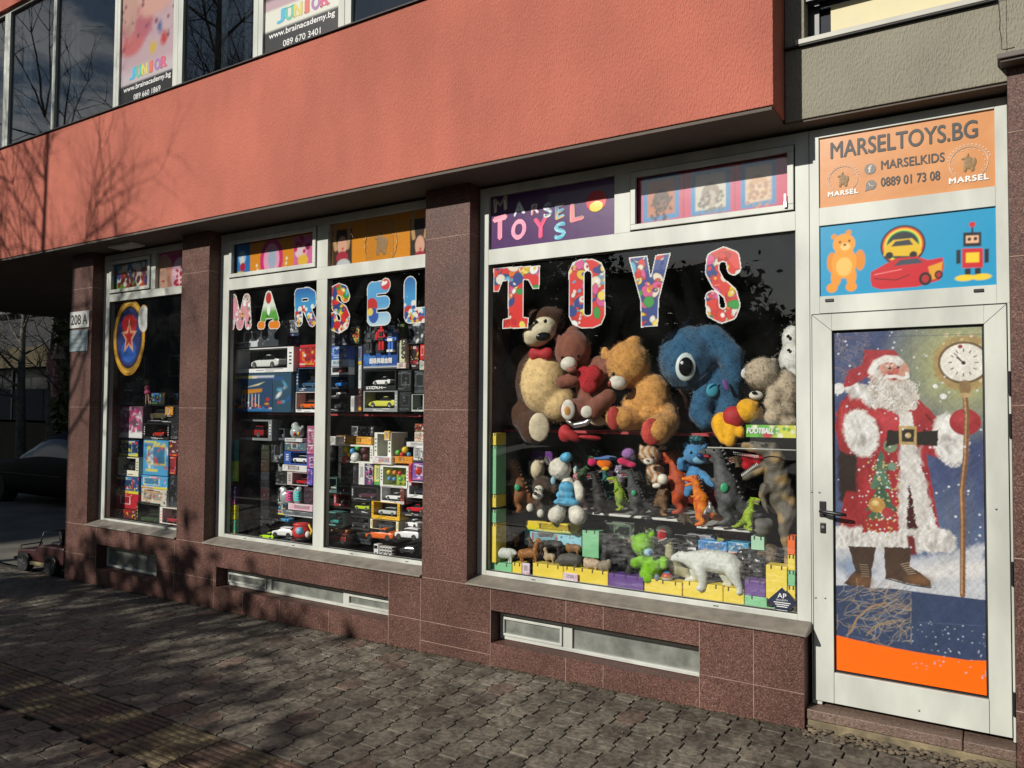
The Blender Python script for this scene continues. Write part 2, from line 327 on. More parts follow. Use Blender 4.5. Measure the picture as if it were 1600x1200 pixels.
def glass_mat(name, tint=(.93, .95, .95), f0=.05, f1=.95):
    m = bpy.data.materials.new(name); m.use_nodes = True; nt = m.node_tree; nt.nodes.clear(); l = nt.links.new
    o = N(nt, 'ShaderNodeOutputMaterial'); mx_ = N(nt, 'ShaderNodeMixShader'); t = N(nt, 'ShaderNodeBsdfTransparent'); t.inputs[0].default_value = (*tint, 1)
    g = N(nt, 'ShaderNodeBsdfGlossy'); g.inputs['Roughness'].default_value = 0.0
    ge = N(nt, 'ShaderNodeNewGeometry'); d = N(nt, 'ShaderNodeVectorMath', operation='DOT_PRODUCT'); l(ge.outputs['Normal'], d.inputs[0]); l(ge.outputs['Incoming'], d.inputs[1])
    a = N(nt, 'ShaderNodeMath', operation='ABSOLUTE'); l(d.outputs['Value'], a.inputs[0]); s = N(nt, 'ShaderNodeMath', operation='SUBTRACT'); s.inputs[0].default_value = 1; l(a.outputs[0], s.inputs[1])
    p = N(nt, 'ShaderNodeMath', operation='POWER'); l(s.outputs[0], p.inputs[0]); p.inputs[1].default_value = 5
    q = N(nt, 'ShaderNodeMath', operation='MULTIPLY_ADD'); l(p.outputs[0], q.inputs[0]); q.inputs[1].default_value = f1-f0; q.inputs[2].default_value = f0
    # thin film of dust and wiping marks
    df = N(nt, 'ShaderNodeBsdfDiffuse'); df.inputs[0].default_value = (.7, .7, .66, 1); dm = N(nt, 'ShaderNodeMixShader'); tn = N(nt, 'ShaderNodeTexCoord'); dn = N(nt, 'ShaderNodeTexNoise'); dn.inputs['Scale'].default_value = 2.2; dn.inputs['Detail'].default_value = 10; dn.inputs['Distortion'].default_value = 1.6; l(tn.outputs['Object'], dn.inputs['Vector'])
    dr = N(nt, 'ShaderNodeMapRange'); dr.inputs[1].default_value = .45; dr.inputs[2].default_value = .8; dr.inputs[3].default_value = .0008; dr.inputs[4].default_value = .009; l(dn.outputs[0], dr.inputs[0]); l(dr.outputs[0], dm.inputs[0]); l(t.outputs[0], dm.inputs[1]); l(df.outputs[0], dm.inputs[2])
    l(q.outputs[0], mx_.inputs[0]); l(dm.outputs[0], mx_.inputs[1]); l(g.outputs[0], mx_.inputs[2]); l(mx_.outputs[0], o.inputs[0])
    # slight waviness of real panes
    nn = N(nt, 'ShaderNodeTexNoise'); nn.inputs['Scale'].default_value = 1.2; tcn = N(nt, 'ShaderNodeTexCoord'); l(tcn.outputs['Object'], nn.inputs['Vector'])
    bp = N(nt, 'ShaderNodeBump'); bp.inputs['Strength'].default_value = .05; bp.inputs['Distance'].default_value = .01; l(nn.outputs[0], bp.inputs['Height']); l(bp.outputs[0], g.inputs['Normal'])
    return m
GLASS = glass_mat('window_glass', (.985, .99, .985), .06)
GLASSU = glass_mat('upper_window_glass', (.55, .6, .62), .15)
# ================================================================== ground
def pavement():
    p, wd, a = .207, .1405, .0115
    V, Fc, C = [], [], []; r = random.Random(4)
    def wave(t): # trapezoid wave -1..1
        t = t % 1.0
        return 1 if t < .42 else (1-2*(t-.42)/.08 if t < .5 else (-1 if t < .92 else -1+2*(t-.92)/.08))
    X0 = -2.772; g = .0075
    nf = np.random.default_rng(5); ks = nf.normal(size=(6, 2))*2.2; ph = nf.uniform(0, 6, 6)
    def dirt(x, y): return sum(math.sin(k[0]*x+k[1]*y+q) for k, q in zip(ks, ph))/6
    TS = (-1.67, -2.055)                               # the tactile strip takes this band of y
    for k in range(-92, 36):
        xc = X0+(k+.5)*wd
        for n in range(-26, 4):
            y0 = -.528+n*p+(k % 2)*p/2; y1 = y0+p
            if y0 > .02 or y1 < -5.2 or xc > 1.9: continue
            if y1 > TS[1] and y0 < TS[0] and xc > -12:
                if y1 > TS[0]+.02: y0 = TS[0]
                elif y0 < TS[1]-.02: y1 = TS[1]
                else: continue
                if y1-y0 < .03: continue
            if y0 > -.03: continue
            y1 = -.003 if y1 > -.03 else y1
            h0 = gz(xc)+r.uniform(-.0022, .0022); tx, ty = r.uniform(-.007, .007), r.uniform(-.007, .007)
            ys = sorted({y0+g/2, y1-g/2}|{y for j in range(-1, 3) for q in (-.21, .21, .29, .71, .79) for y in [(-.528+((n+j)+q)*p+(k % 2)*p/2)] if y0+g < y < y1-g})
            s = 1
            def edge(kk, y): 
                sg = 1 if kk % 2 == 0 else -1
                return X0+kk*wd+a*sg*wave((y+.528)/p+.21)*(1)
            L_ = [(edge(k, y)+g/2, y) for y in ys]; R_ = [(edge(k+1, y)-g/2, y) for y in ys]
            ring = L_+R_[::-1]; cx = sum(q[0] for q in ring)/len(ring); cy = sum(q[1] for q in ring)/len(ring); b = len(V); m_ = len(ring)
            tone = r.uniform(.72, 1.18)*(1+.28*dirt(cx, cy)); red = r.random() < .07
            base = np.array([.175, .152, .118]) if not red else np.array([.175, .125, .095])
            base = base*tone
            for f, dz in ((1.0, -.028), (1.0, -.004), (.955, 0.)):
                for x, y in ring:
                    px, py = cx+(x-cx)*f, cy+(y-cy)*f; V.append((px, py, h0+dz+tx*(px-cx)+ty*(py-cy))); C.append(base*(.25 if dz < -.01 else .6 if dz < 0 else 1))
            Fc.append(tuple(b+2*m_+i for i in range(m_)))
            for q in (0, 1):
                for i in range(m_): Fc.append((b+q*m_+i, b+q*m_+(i+1) % m_, b+(q+1)*m_+(i+1) % m_, b+(q+1)*m_+i))
    m = vmat('paver_concrete', .68, bump=.45, bs=140, spec=.35); nt = m.node_tree
    bs_ = nt.nodes['Principled BSDF']; src = bs_.inputs['Base Color'].links[0].from_socket
    t = N(nt, 'ShaderNodeTexCoord'); n1 = N(nt, 'ShaderNodeTexNoise'); n1.inputs['Scale'].default_value = 6.5; n1.inputs['Detail'].default_value = 9; n1.inputs['Roughness'].default_value = .68; nt.links.new(t.outputs['Object'], n1.inputs['Vector'])
    mr = N(nt, 'ShaderNodeMapRange'); mr.inputs[1].default_value = .36; mr.inputs[2].default_value = .62; mr.inputs[3].default_value = .40; mr.inputs[4].default_value = 1.22; nt.links.new(n1.outputs[0], mr.inputs[0])
    ml = N(nt, 'ShaderNodeMixRGB', blend_type='MULTIPLY'); ml.inputs[0].default_value = 1; nt.links.new(src, ml.inputs[1]); nt.links.new(mr.outputs[0], ml.inputs[2]); 
    n5 = N(nt, 'ShaderNodeTexNoise'); n5.inputs['Scale'].default_value = 34; n5.inputs['Detail'].default_value = 6; nt.links.new(t.outputs['Object'], n5.inputs['Vector']); m5 = N(nt, 'ShaderNodeMapRange'); m5.inputs[1].default_value = .38; m5.inputs[2].default_value = .6; m5.inputs[3].default_value = .62; m5.inputs[4].default_value = 1.2; nt.links.new(n5.outputs[0], m5.inputs[0])
    ml2 = N(nt, 'ShaderNodeMixRGB', blend_type='MULTIPLY'); ml2.inputs[0].default_value = 1; nt.links.new(ml.outputs[0], ml2.inputs[1]); nt.links.new(m5.outputs[0], ml2.inputs[2]); nt.links.new(ml2.outputs[0], bs_.inputs['Base Color'])
    m3 = N(nt, 'ShaderNodeMapRange'); m3.inputs[1].default_value = .36; m3.inputs[2].default_value = .62; m3.inputs[3].default_value = .42; m3.inputs[4].default_value = .8; nt.links.new(n1.outputs[0], m3.inputs[0]); nt.links.new(m3.outputs[0], bs_.inputs['Roughness'])
    tag(mesh_obj('pavement', V, Fc, m, cols=C), kind='structure')
    # tactile paving strip
    mb = MB(); cols = []; x = -12.0+.016
    base_z = -.004
    i = 0; V = []; Fc = []; C = []
    while x < 1.8:
        x1 = x+.41; y1, y0 = -1.677, -2.05; nr = 9; st = (y1-y0)/nr; h = gz(x+.2)+r.uniform(-.002, .003)
        for part in range(2):
            xa, xb = x+.003+part*.203, x+.2+part*.203+.002
            c = np.array([.20, .155, .085]) if (i*2+part) % 5 in (0, 1, 3) else np.array([.16, .10, .07]); c = c*r.uniform(.7, 1.15)
            prof = [(y0, -.03), (y0, -.003)]
            for q in range(nr): ya = y0+q*st; prof += [(ya+.006, -.003), (ya+.013, .002), (ya+st-.011, .002), (ya+st-.004, -.003)]
            prof += [(y1, -.003), (y1, -.03)]
            b = len(V); V += [(xx, py, h+pz+.0127*(xx-x-.2)) for xx in (xa, xb) for py, pz in prof]; n = len(prof)
            C += [c*(.62 if pz < 0 else 1) for xx in (0, 1) for py, pz in prof]
            Fc += [(b+j, b+n+j, b+n+j+1, b+j+1) for j in range(n-1)]+[tuple(range(b, b+n)), tuple(range(b+2*n-1, b+n-1, -1))]
        x = x1; i += 1
    tag(mesh_obj('tactile_paving', V, Fc, m, cols=C), kind='structure')
    mb = MB(); mb.add([(-13, -5.2, gz(-13)-.018), (2, -5.2, gz(2)-.018), (2, .1, gz(2)-.018), (-13, .1, gz(-13)-.018)], [(0, 1, 2, 3)])
    tag(mb.build('paver_bed', mat('joint_sand', (.018, .015, .011), .95, var=.4, vs=20)), kind='structure')
    asph = mat('asphalt', (.05, .05, .05), .85, var=.25, vs=3, bump=.4, bs=120)
    mb = MB()
    S = 220; xs = [-S, -13, 2, S]; ys = [-S, -5.3, .1, S]
    zf = lambda x, y: gz(max(-13, min(2, x)))-.05-(.1 if y < -5.25 else 0)
    V = [(x, y, zf(x, y)) for y in ys for x in xs]
    Fc = [(j*4+i, j*4+i+1, (j+1)*4+i+1, (j+1)*4+i) for j in range(3) for i in range(3) if True]
    tag(mesh_obj('ground', V, Fc, asph), kind='structure')
    kb = MB(); kb.add([(x, y, gz(max(-13, min(2, x)))+dz) for dz in (-.16, .0) for x, y in ((-60, -5.36), (40, -5.36), (40, -5.2), (-60, -5.2))], [(0, 1, 2, 3), (7, 6, 5, 4), (0, 4, 5, 1), (1, 5, 6, 2), (2, 6, 7, 3), (3, 7, 4, 0)])
    tag(kb.build('kerb', mat('kerb_concrete', (.2, .19, .17), .85, var=.2)), kind='structure')
    # side street beyond the corner: pale worn slabs
    pv = mat('side_street_slabs', (.13, .12, .10), .8, var=.35, vs=1.6, bump=.2, bs=40)
    b = MB(); b.add([(-20, -5.2, gz(-13)-.012), (-13.0, -5.2, gz(-13)-.012), (-13.0, .1, gz(-13)-.012), (-20, .1, gz(-13)-.012)], [(0, 1, 2, 3)])
    b.add([(-40, .1, gz(-13)-.03), (-8.2, .1, gz(-8.2)-.012), (-8.2, 14, gz(-8.2)-.03), (-40, 14, gz(-13)-.03)], [(0, 1, 2, 3)])
    tag(b.build('side_street', pv), kind='structure')
pavement()
# ================================================================== the building
B = thing('shop_building', 'pink rendered corner building with brown granite piers and a toy shop on the ground floor', 'building')
XB0, XB1, YB, ZS, ZT = -14.0, -.962, -.256, 3.19, 4.415
mb = MB(); mb.box(XB0, XB1, YB, 0.0, ZS+.02, ZT)                     # the projecting pink band
mb.build('spandrel_wall', PINK, B, bevel=.004)
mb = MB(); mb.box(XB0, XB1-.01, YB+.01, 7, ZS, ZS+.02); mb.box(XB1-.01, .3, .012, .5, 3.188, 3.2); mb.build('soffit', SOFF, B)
mb = MB(); mb.box(XB0, -.9, .005, 7, ZS+.021, 7.2); mb.build('upper_floor_wall', mat('inner_masonry', (.05, .045, .04), .9), B) if False else None
# pink wall above the strip window and the block behind it
mb = MB(); mb.box(XB0, XB1, YB, -.0, 5.97, 7.4); mb.box(XB0, XB1, .55, .8, ZS+.03, 7.4); mb.box(XB0-.02, XB0, YB, .8, ZS, 7.4); mb.box(XB1-.02, XB1, YB+.02, .55, ZT, 5.97); mb.box(XB0, XB1, 0, .55, 5.97, 6.1)
mb.build('upper_wall', PINK, B)
# grey rendered bay over the door
mb = MB(); mb.box(XB1+.001, .06, 0, .35, 3.2, 3.592); mb.box(.0185, 1.8, 0, .35, 3.592, 7.4); mb.box(.0605, 1.8, .001, .35, 3.3, 3.592); mb.box(XB1+.001, .0185, 0, .35, 5.0, 7.4); mb.box(XB1+.001, -.858, 0, .35, 3.592, 5.0)
mb.build('grey_wall', GREYR, B, bevel=.004)
mb = MB(); P_ = [(.028, 3.592), (.034, 3.50), (.031, 3.46), (.038, 3.41), (.036, 3.36), (.05, 3.353), (.09, 3.355)]
mb.tube([(.022, -.001, 3.75), (.024, -.001, 3.66)]+[(x, -.001, z) for x, z in P_], .0016, 5); mb.build('crack', ALUD, B)
# piers
gr = [(-8.12, -7.73), (-6.27, -5.88), (-3.45, -3.06)]
for x0, x1 in gr:
    mb = MB(); mb.box(x0, x1, 0, .52, .4405, ZS+.001); pr = mb.build('pier', GRAN, B, bevel=.003)
    for z in (.44, 1.62, 2.833): jb = MB(); jb.box(x0-.001, x1+.001, -.0012, .1, z-.0018, z+.0018); jb.build('tile_joint', MORT, pr)
mb = MB(); mb.box(.0583, 1.8, -.004, .5, -.2, 3.27); pr = mb.build('pier', GRAN, B, bevel=.003)
for z in (.25, .95, 1.66, 2.36, 2.95): jb = MB(); jb.box(.057, 1.8, -.0053, 0, z-.0018, z+.0018); jb.build('tile_joint', MORT, pr)
kb = MB(); kb.lathe([(.0, -.013), (.016, -.012), (.018, -.006), (.019, .0)], (.115, 0, .63), 16, axis='y'); kb.build('door_stop', STEEL, pr, smooth=True)
mb = MB(); mb.box(.02, 1.8, -.1, .0, 3.275, 3.30); mb.box(.03, 1.8, -.085, -.001, 3.262, 3.2745); mb.build('ledge', mat('dark_ledge', (.11, .09, .08), .6), B, bevel=.004)
# plinth with three openings for the basement windows
HO = [(-7.55, -6.55, .035, .27), (-5.70, -3.75, .085, .257), (-2.86, -1.442, .08, .293)]
mb = MB(); xs = -8.12
for a, b, z0, z1 in HO:
    mb.box(xs, a, 0, .5, -.3, .44); mb.box(a, b, 0, .5, -.3, z0); mb.box(a, b, 0, .5, z1, .44); mb.box(a, b, .16, .5, z0, z1); xs = b
mb.box(xs, -.877, 0, .5, -.3, .44)
pl = mb.build('plinth', GRAN, B)
def jh(x0, x1, z): jb = MB(); jb.box(x0, x1, -.0012, .004, z-.0016, z+.0016); jb.build('tile_joint', MORT, pl)
def jv(x, z0, z1): jb = MB(); jb.box(x-.0016, x+.0016, -.0015, .004, z0, z1); jb.build('tile_joint', MORT, pl)
jh(-8.12, -7.55, .14); jh(-6.55, -5.7, .14); jh(-3.75, -2.86, .138); jh(-1.442, -.877, .138); jh(-3.46, -2.86, .0)
for x in (-7.55, -6.29, -5.727, -3.75, -3.455, -2.863, -1.442): jv(x, -.15, .44)
for x in (-1.14,): jv(x, -.15, .44)
for x, a, b in ((-2.297, .293, .44), (-2.04, .293, .44), (-2.297, -.1, .08), (-2.04, -.1, .08), (-4.9, .257, .44), (-4.35, -.1, .08), (-4.9, -.1, .08), (-5.35, -.1, .08), (-7.0, .27, .44), (-6.9, -.1, .035)): jv(x, a, b)
# sloping sills
for x0, x1 in ((-7.73, -6.27), (-5.88, -3.45), (-3.06, -.857)):
    mb = MB(); mb.prismx([(-.022, .441), (-.022, .452), (.125, .489), (.125, .441)], x0+.001, x1-.001)
    mb.build('window_sill', CAPM, B, bevel=.003)
mb = MB(); mb.prismx([(-.028, .442), (-.028, .4535), (.12, .4905), (.12, .442)], -.9, -.862); mb.build('sill_end', CAPM, B, bevel=.002)
# shop rooms behind the glass
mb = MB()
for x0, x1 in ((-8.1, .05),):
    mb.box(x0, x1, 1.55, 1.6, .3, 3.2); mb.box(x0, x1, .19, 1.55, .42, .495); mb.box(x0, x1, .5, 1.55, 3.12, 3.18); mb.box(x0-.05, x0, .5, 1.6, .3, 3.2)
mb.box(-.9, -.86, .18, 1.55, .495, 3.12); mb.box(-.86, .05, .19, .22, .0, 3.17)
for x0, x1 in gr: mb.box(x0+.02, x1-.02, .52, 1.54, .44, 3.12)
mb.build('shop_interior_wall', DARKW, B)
mb = MB(); mb.box(-8.15, -8.1, .52, 7, -.3, 3.19); mb.build('side_wall', mat('side_wall_render', (.06, .05, .045), .9), B)
# ------------------------------------------------------------------ windows
def frame_bars(bars, name, par, m=ALU, y0=.12, y1=.18, bevel=.002):
    mb = MB()
    for b in bars: mb.box(*b[:2], y0+(b[4] if len(b) > 4 else 0), y1, *b[2:4])
    return mb.build(name, m, par, bevel=bevel)
def pane(par, x0, x1, z0, z1, y=.15, m=None, name='pane'):
    mb = MB(); mb.box(x0, x1, y, y+.006, z0, z1); return mb.build(name, m or GLASS, par)
def gasket(par, x0, x1, z0, z1, y=.12, w_=.005):
    mb = MB()
    for a in ((x0, x1, z0, z0+w_), (x0, x1, z1-w_, z1), (x0, x0+w_, z0+w_, z1-w_), (x1-w_, x1, z0+w_, z1-w_)): mb.box(a[0], a[1], y+.012, y+.02, a[2], a[3])
    return mb.build('gasket', ALUD, par)
def window_root(name, bars, **k): return frame_bars(bars, name, B, **k)
def sash(par, x0, x1, z0, z1, w_=.034, y=.105):
    mb = MB()
    for a in ((x0, x1, z0, z0+w_), (x0, x1, z1-w_, z1), (x0, x0+w_, z0+w_, z1-w_), (x1-w_, x1, z0+w_, z1-w_)): mb.box(a[0], a[1], y, .135, a[2], a[3])
    o = mb.build('opening_sash', ALU, par, bevel=.003)
    return o
def dark_line(par, x0, x1, z0, z1, y=.1195, w_=.004):
    mb = MB()
    for a in ((x0-w_, x1+w_, z0-w_, z0), (x0-w_, x1+w_, z1, z1+w_), (x0-w_, x0, z0, z1), (x1, x1+w_, z0, z1)): mb.box(a[0], a[1], y-.0015, y, a[2], a[3])
    return mb.build('sash_gap', ALUD, par)
# main shop window (right)
W3 = window_root('shop_window', [(-3.058, -2.985, .488, 3.17), (-.935, -.861, .488, 3.17), (-2.985, -.935, .488, .519), (-2.985, -.935, 2.628, 2.735), (-2.985, -.935, 3.11, 3.17), (-2.03, -1.922, 2.735, 3.11)])
pane(W3, -2.985, -.935, .519, 2.628); gasket(W3, -2.985, -.935, .519, 2.628)
pane(W3, -2.985, -2.03, 2.735, 3.11)
sash(W3, -1.916, -.941, 2.742, 3.104); dark_line(W3, -1.916, -.941, 2.742, 3.104); pane(W3, -1.882, -.975, 2.776, 3.07)
hb = MB(); hb.box(-.99, -.975, .09, .106, 2.757, 2.79); hb.box(-.987, -.978, .085, .095, 2.78, 2.83)
hb.build('catch', STEEL, W3)
for x in (-2.62, -1.4):
    sb = MB(); sb.box(x, x+.03, .1185, .122, .5, .505); sb.build('drain_slot', ALUD, W3)
# middle window
W2 = window_root('shop_window', [(-5.882, -5.76, .488, 3.17), (-3.53, -3.449, .488, 3.17), (-5.76, -3.53, .488, .519), (-5.76, -3.53, 2.665, 2.765), (-5.76, -3.53, 3.11, 3.17), (-4.665, -4.545, .519, 2.665), (-4.665, -4.545, 2.765, 3.11)])
for a, b in ((-5.76, -4.665), (-4.545, -3.53)): pane(W2, a, b, .519, 2.665); gasket(W2, a, b, .519, 2.665)
sash(W2, -5.752, -4.673, 2.773, 3.104); dark_line(W2, -5.752, -4.673, 2.773, 3.104); pane(W2, -5.72, -4.707, 2.807, 3.07); pane(W2, -4.545, -3.53, 2.765, 3.11)
for x in (-5.5, -4.9, -4.25, -3.7):
    sb = MB(); sb.box(x, x+.03, .1185, .122, .5, .505); sb.build('drain_slot', ALUD, W2)
# left window
W1 = window_root('shop_window', [(-7.732, -7.63, .468, 3.17), (-6.35, -6.269, .468, 3.17), (-7.63, -6.35, .468, .505), (-7.63, -6.35, 2.69, 2.765), (-7.63, -6.35, 3.11, 3.17), (-6.93, -6.86, 2.765, 3.11)])
pane(W1, -7.63, -6.35, .505, 2.69); gasket(W1, -7.63, -6.35, .505, 2.69)
sash(W1, -7.62, -6.935, 2.775, 3.1); dark_line(W1, -7.62, -6.935, 2.775, 3.1); pane(W1, -7.586, -6.97, 2.81, 3.066); pane(W1, -6.86, -6.35, 2.765, 3.11)
# basement windows
FROST = mat('frosted_glass', (.17, .18, .16), .22, var=.3, vs=12, coat=.3)
def basement(x0, x1, z0, z1, bars, sashes, fixed):
    mb = MB(); z0 += .003; x0 += .003; x1 -= .003; zt = z1-.04
    mb.box(x0, x1, .11, .15, z0, z0+.022); mb.box(x0, x1, .11, .15, zt-.016, zt)
    for a, b in bars: mb.box(a, b, .11, .15, z0+.022, zt-.016)
    r = mb.build('basement_window', ALU, B, bevel=.002)
    for a, b in sashes:
        s = MB(); A, Z, w_ = z0+.026, zt-.02, .016
        for q in ((a, b, A, A+w_), (a, b, Z-w_, Z), (a, a+w_, A+w_, Z-w_), (b-w_, b, A+w_, Z-w_)): s.box(q[0], q[1], .1, .125, q[2], q[3])
        s.build('opening_sash', ALU, r, bevel=.002); s = MB(); s.box(a+w_, b-w_, .117, .121, A+w_, Z-w_); s.build('pane', FROST, r)
    for a, b in fixed: s = MB(); s.box(a, b, .128, .132, z0+.022, zt-.016); s.build('pane', FROST, r)
    s = MB(); s.box(x0, x1, .152, .159, z0, z1-.003); s.build('backing', DARKW, r)
    s = MB(); s.box(x0, x1, .108, .15, zt+.0005, z1-.002); s.build('lintel_strip', GRAN, r)
basement(*HO[0], [(-7.547, -7.53), (-6.57, -6.553)], [], [(-7.53, -6.57)])
basement(*HO[1], [(-5.697, -5.68), (-5.18, -5.13), (-4.31, -4.26)], [(-5.675, -5.185), (-4.255, -3.775)], [(-5.13, -4.31)])
basement(*HO[2], [(-2.857, -2.84), (-2.375, -2.31), (-1.46, -1.445)], [(-2.835, -2.38)], [(-2.31, -1.46)])
# ------------------------------------------------------------------ door bay
DF = window_root('door_frame', [(-.8605, -.81, .06, 3.17), (.005, .0575, 2.157, 3.17), (.047, .0575, .06, 2.157), (-.81, .005, 2.636, 2.735), (-.81, .005, 2.157, 2.25), (-.81, .005, 3.12, 3.17)])
mb = MB(); mb.box(-.8625, -.8605, .1185, .13, .49, 3.16); mb.build('frame_joint', ALUD, DF)
D = frame_bars([(-.848, -.748, .083, 2.15), (-.05, .043, .083, 2.15), (-.748, -.05, .083, .243), (-.748, -.05, 2.06, 2.15)], 'door', B, y0=.108, y1=.16)
mb = MB()
for z0, z1 in ((.083, 2.15),):
    mb.box(-.853, -.848, .1185, .121, z0, z1+.005); mb.box(.043, .047, .1185, .121, z0, z1+.005); mb.box(-.848, .043, .1185, .121, 2.15, 2.156)
mb.build('door_gap', ALUD, D)
W_ = .0012
for qa, qb in (((-.848, .1078, 2.15), (-.748, .1078, 2.06)), ((.043, .1078, 2.15), (-.05, .1078, 2.06)), ((-.7485, .1078, .083), (-.7485, .1078, .243)), ((-.0495, .1078, .083), (-.0495, .1078, .243))): mb = MB(); mb.tube([qa, qb], W_, 4); mb.build('mitre_joint', ALUD, D)
mb = MB(); mb.box(-.748, -.05, .135, .141, .243, 2.06); mb.build('pane', GLASS, D)
mb = MB(); mb.box(-.748, -.05, .126, .134, .243, .250); mb.box(-.748, -.05, .126, .134, 2.053, 2.06); mb.box(-.748, -.741, .126, .134, .25, 2.053); mb.box(-.057, -.05, .126, .134, .25, 2.053); mb.build('gasket', ALUD, D)
mb = MB(); mb.box(-.815, -.782, .1, .108, 1.06, 1.145); mb.build('handle_plate', BLK, D, bevel=.003)
mb = MB(); mb.tube([(-.80, .1, 1.095), (-.80, .055, 1.095), (-.785, .047, 1.095), (-.70, .047, 1.088), (-.672, .052, 1.085)], [.01, .01, .011, .0105, .008], 10); mb.build('handle', BLK, D, smooth=True)
mb = MB(); mb.box(-.812, -.784, .1, .108, .975, 1.03); mb.build('lock', BLK, D, bevel=.003)
mb = MB(); mb.lathe([(.0, -.002), (.008, -.002), (.008, .002)], (-.798, .099, 1.008), 14, axis='y'); mb.build('keyhole', STEEL, D)
for z in (1.77, 1.565, .245, .86):
    mb = MB(); mb.tube([(.0505, .104, z-.055), (.0505, .104, z+.055)], .0075, 10); mb.box(.046, .056, .104, .119, z-.05, z+.05); mb.build('hinge', BLK, D)
for x, z in ((-.815, 1.19), (-.01, 1.16), (-.855, 1.19), (-.79, .63), (-.838, .625), (-.35, .13)):
    mb = MB(); mb.lathe([(.0, -.005), (.004, -.0045), (.006, -.001), (.006, .001)], (x, .108 if x > -.85 else .12, z), 12, axis='y'); mb.build('screw', STEEL, D, smooth=True)
for x in (-.76, -.07):
    mb = MB(); mb.box(x-.022, x+.022, .113, .121, 2.218, 2.234); mb.build('drain_cap', BLK, DF, bevel=.003)
# step
mb = MB(); mb.box(-.876, -.16, .025, .2, .004, .056); mb.box(-.156, .0575, .025, .2, .002, .054); st = mb.build('door_step', STEPM, B, bevel=.005)
mb = MB(); mb.box(-.876, .0575, .03, .2, -.2, .003); mb.build('step_base', mat('old_mortar', (.27, .21, .12), .95, col2=(.07, .06, .04), vs=7, bump=.8, bs=35), B, bevel=.01)
rb = random.Random(9); mb = MB()
for i in range(300):
    x = rb.uniform(-.87, .05); s_ = rb.uniform(.004, .017); mb.ball((x, rb.uniform(-.05-.08*rb.random(), .03), gz(x)+.004+rb.uniform(-.004, .01)), (s_, s_*rb.uniform(.6, 1), s_*rb.uniform(.3, .6)))
tag(mb.build('rubble', mat('rubble_stone', (.12, .095, .065), .9, var=.5, vs=30), None), 'small stones and moss heaped along the foot of the door step', 'rubble', kind='stuff')
mb = MB()
for i in range(700):
    x = rb.uniform(-8.3, -.88); s_ = rb.uniform(.003, .011); mb.ball((x, -abs(rb.gauss(0, .016))-.002, gz(x)+.001), (s_*1.3, s_, s_*.5))
tag(mb.build('dirt', mat('moss_dirt', (.05, .045, .022), .95, var=.6, vs=30)), 'dirt and moss crumbs gathered along the foot of the granite plinth', 'dirt', kind='stuff')
mb = MB()
for i in range(90):
    x, y = rb.uniform(-7, .6), rb.uniform(-3.2, -.1); a = rb.uniform(0, 6.3); l_ = rb.uniform(.006, .022); z = gz(x)+.004
    mb.add([(x-l_*math.cos(a), y-l_*math.sin(a), z), (x+l_*.35*math.sin(a), y-l_*.35*math.cos(a), z+.004), (x+l_*math.cos(a), y+l_*math.sin(a), z+.001), (x-l_*.35*math.sin(a), y+l_*.35*math.cos(a), z+.002)], [(0, 1, 2, 3)])
mb.tube([(-3.6, -1.95, gz(-3.6)+.006), (-3.45, -1.93, gz(-3.4)+.012), (-3.3, -1.99, gz(-3.3)+.006), (-3.15, -2.0, gz(-3.1)+.008)], .0025, 5)
tag(mb.build('litter', mat('dry_leaf', (.16, .10, .045), .8, var=.5, vs=20)), 'dry leaf scraps and a twig scattered over the paving', 'leaf litter', kind='stuff')
# ------------------------------------------------------------------ upper strip windows
xm = [(-13.9, -13.8), (-12.4, -12.3), (-11.3, -11.2), (-10.2, -10.1), (-9.22, -9.10), (-8.20, -8.14), (-7.08, -6.99), (-6.155, -6.02), (-5.085, -4.97), (-4.13, -4.0), (-3.05, -2.93), (-2.1, -1.98), (-1.1, -.985)]
bl = mat('blind_fabric', (.16, .16, .17), .9); r = random.Random(3)
for (a0, a1), (b0, b1) in zip(xm[:-1], xm[1:]):
    x0, x1 = (a0+a1)/2+.002, (b0+b1)/2-.002; mb = MB()
    mb.box(x0, a1, -.215, -.15, 4.425, 5.97); mb.box(b0, x1, -.215, -.15, 4.425, 5.97); mb.box(a1, b0, -.215, -.15, 4.425, 4.4595); mb.box(a1, b0, -.215, -.15, 5.9405, 5.97)
    U = mb.build('upper_window', ALU, B, bevel=.002)
    mb = MB(); mb.box(a1, b0, -.19, -.184, 4.46, 5.94); mb.build('pane', GLASSU, U)
    mb = MB(); x = a1+.01
    while x < b0-.1:
        if r.random() < .5: mb.box(x, x+.085, .1, .104, 4.45, 5.95)
        x += .105
    if mb.f: mb.build('vertical_blind', bl, U)
mb = MB(); mb.box(-14, -.97, -.275, -.15, 4.4155, 4.4245); mb.build('sill_flashing', ALUD, B)
mb = MB(); mb.box(-13.9, -1, .3, .32, 4.42, 6.0); mb.box(-13.9, -1, -.14, .3, 4.4165, 4.424); mb.build('room_backing', DARKW, B)
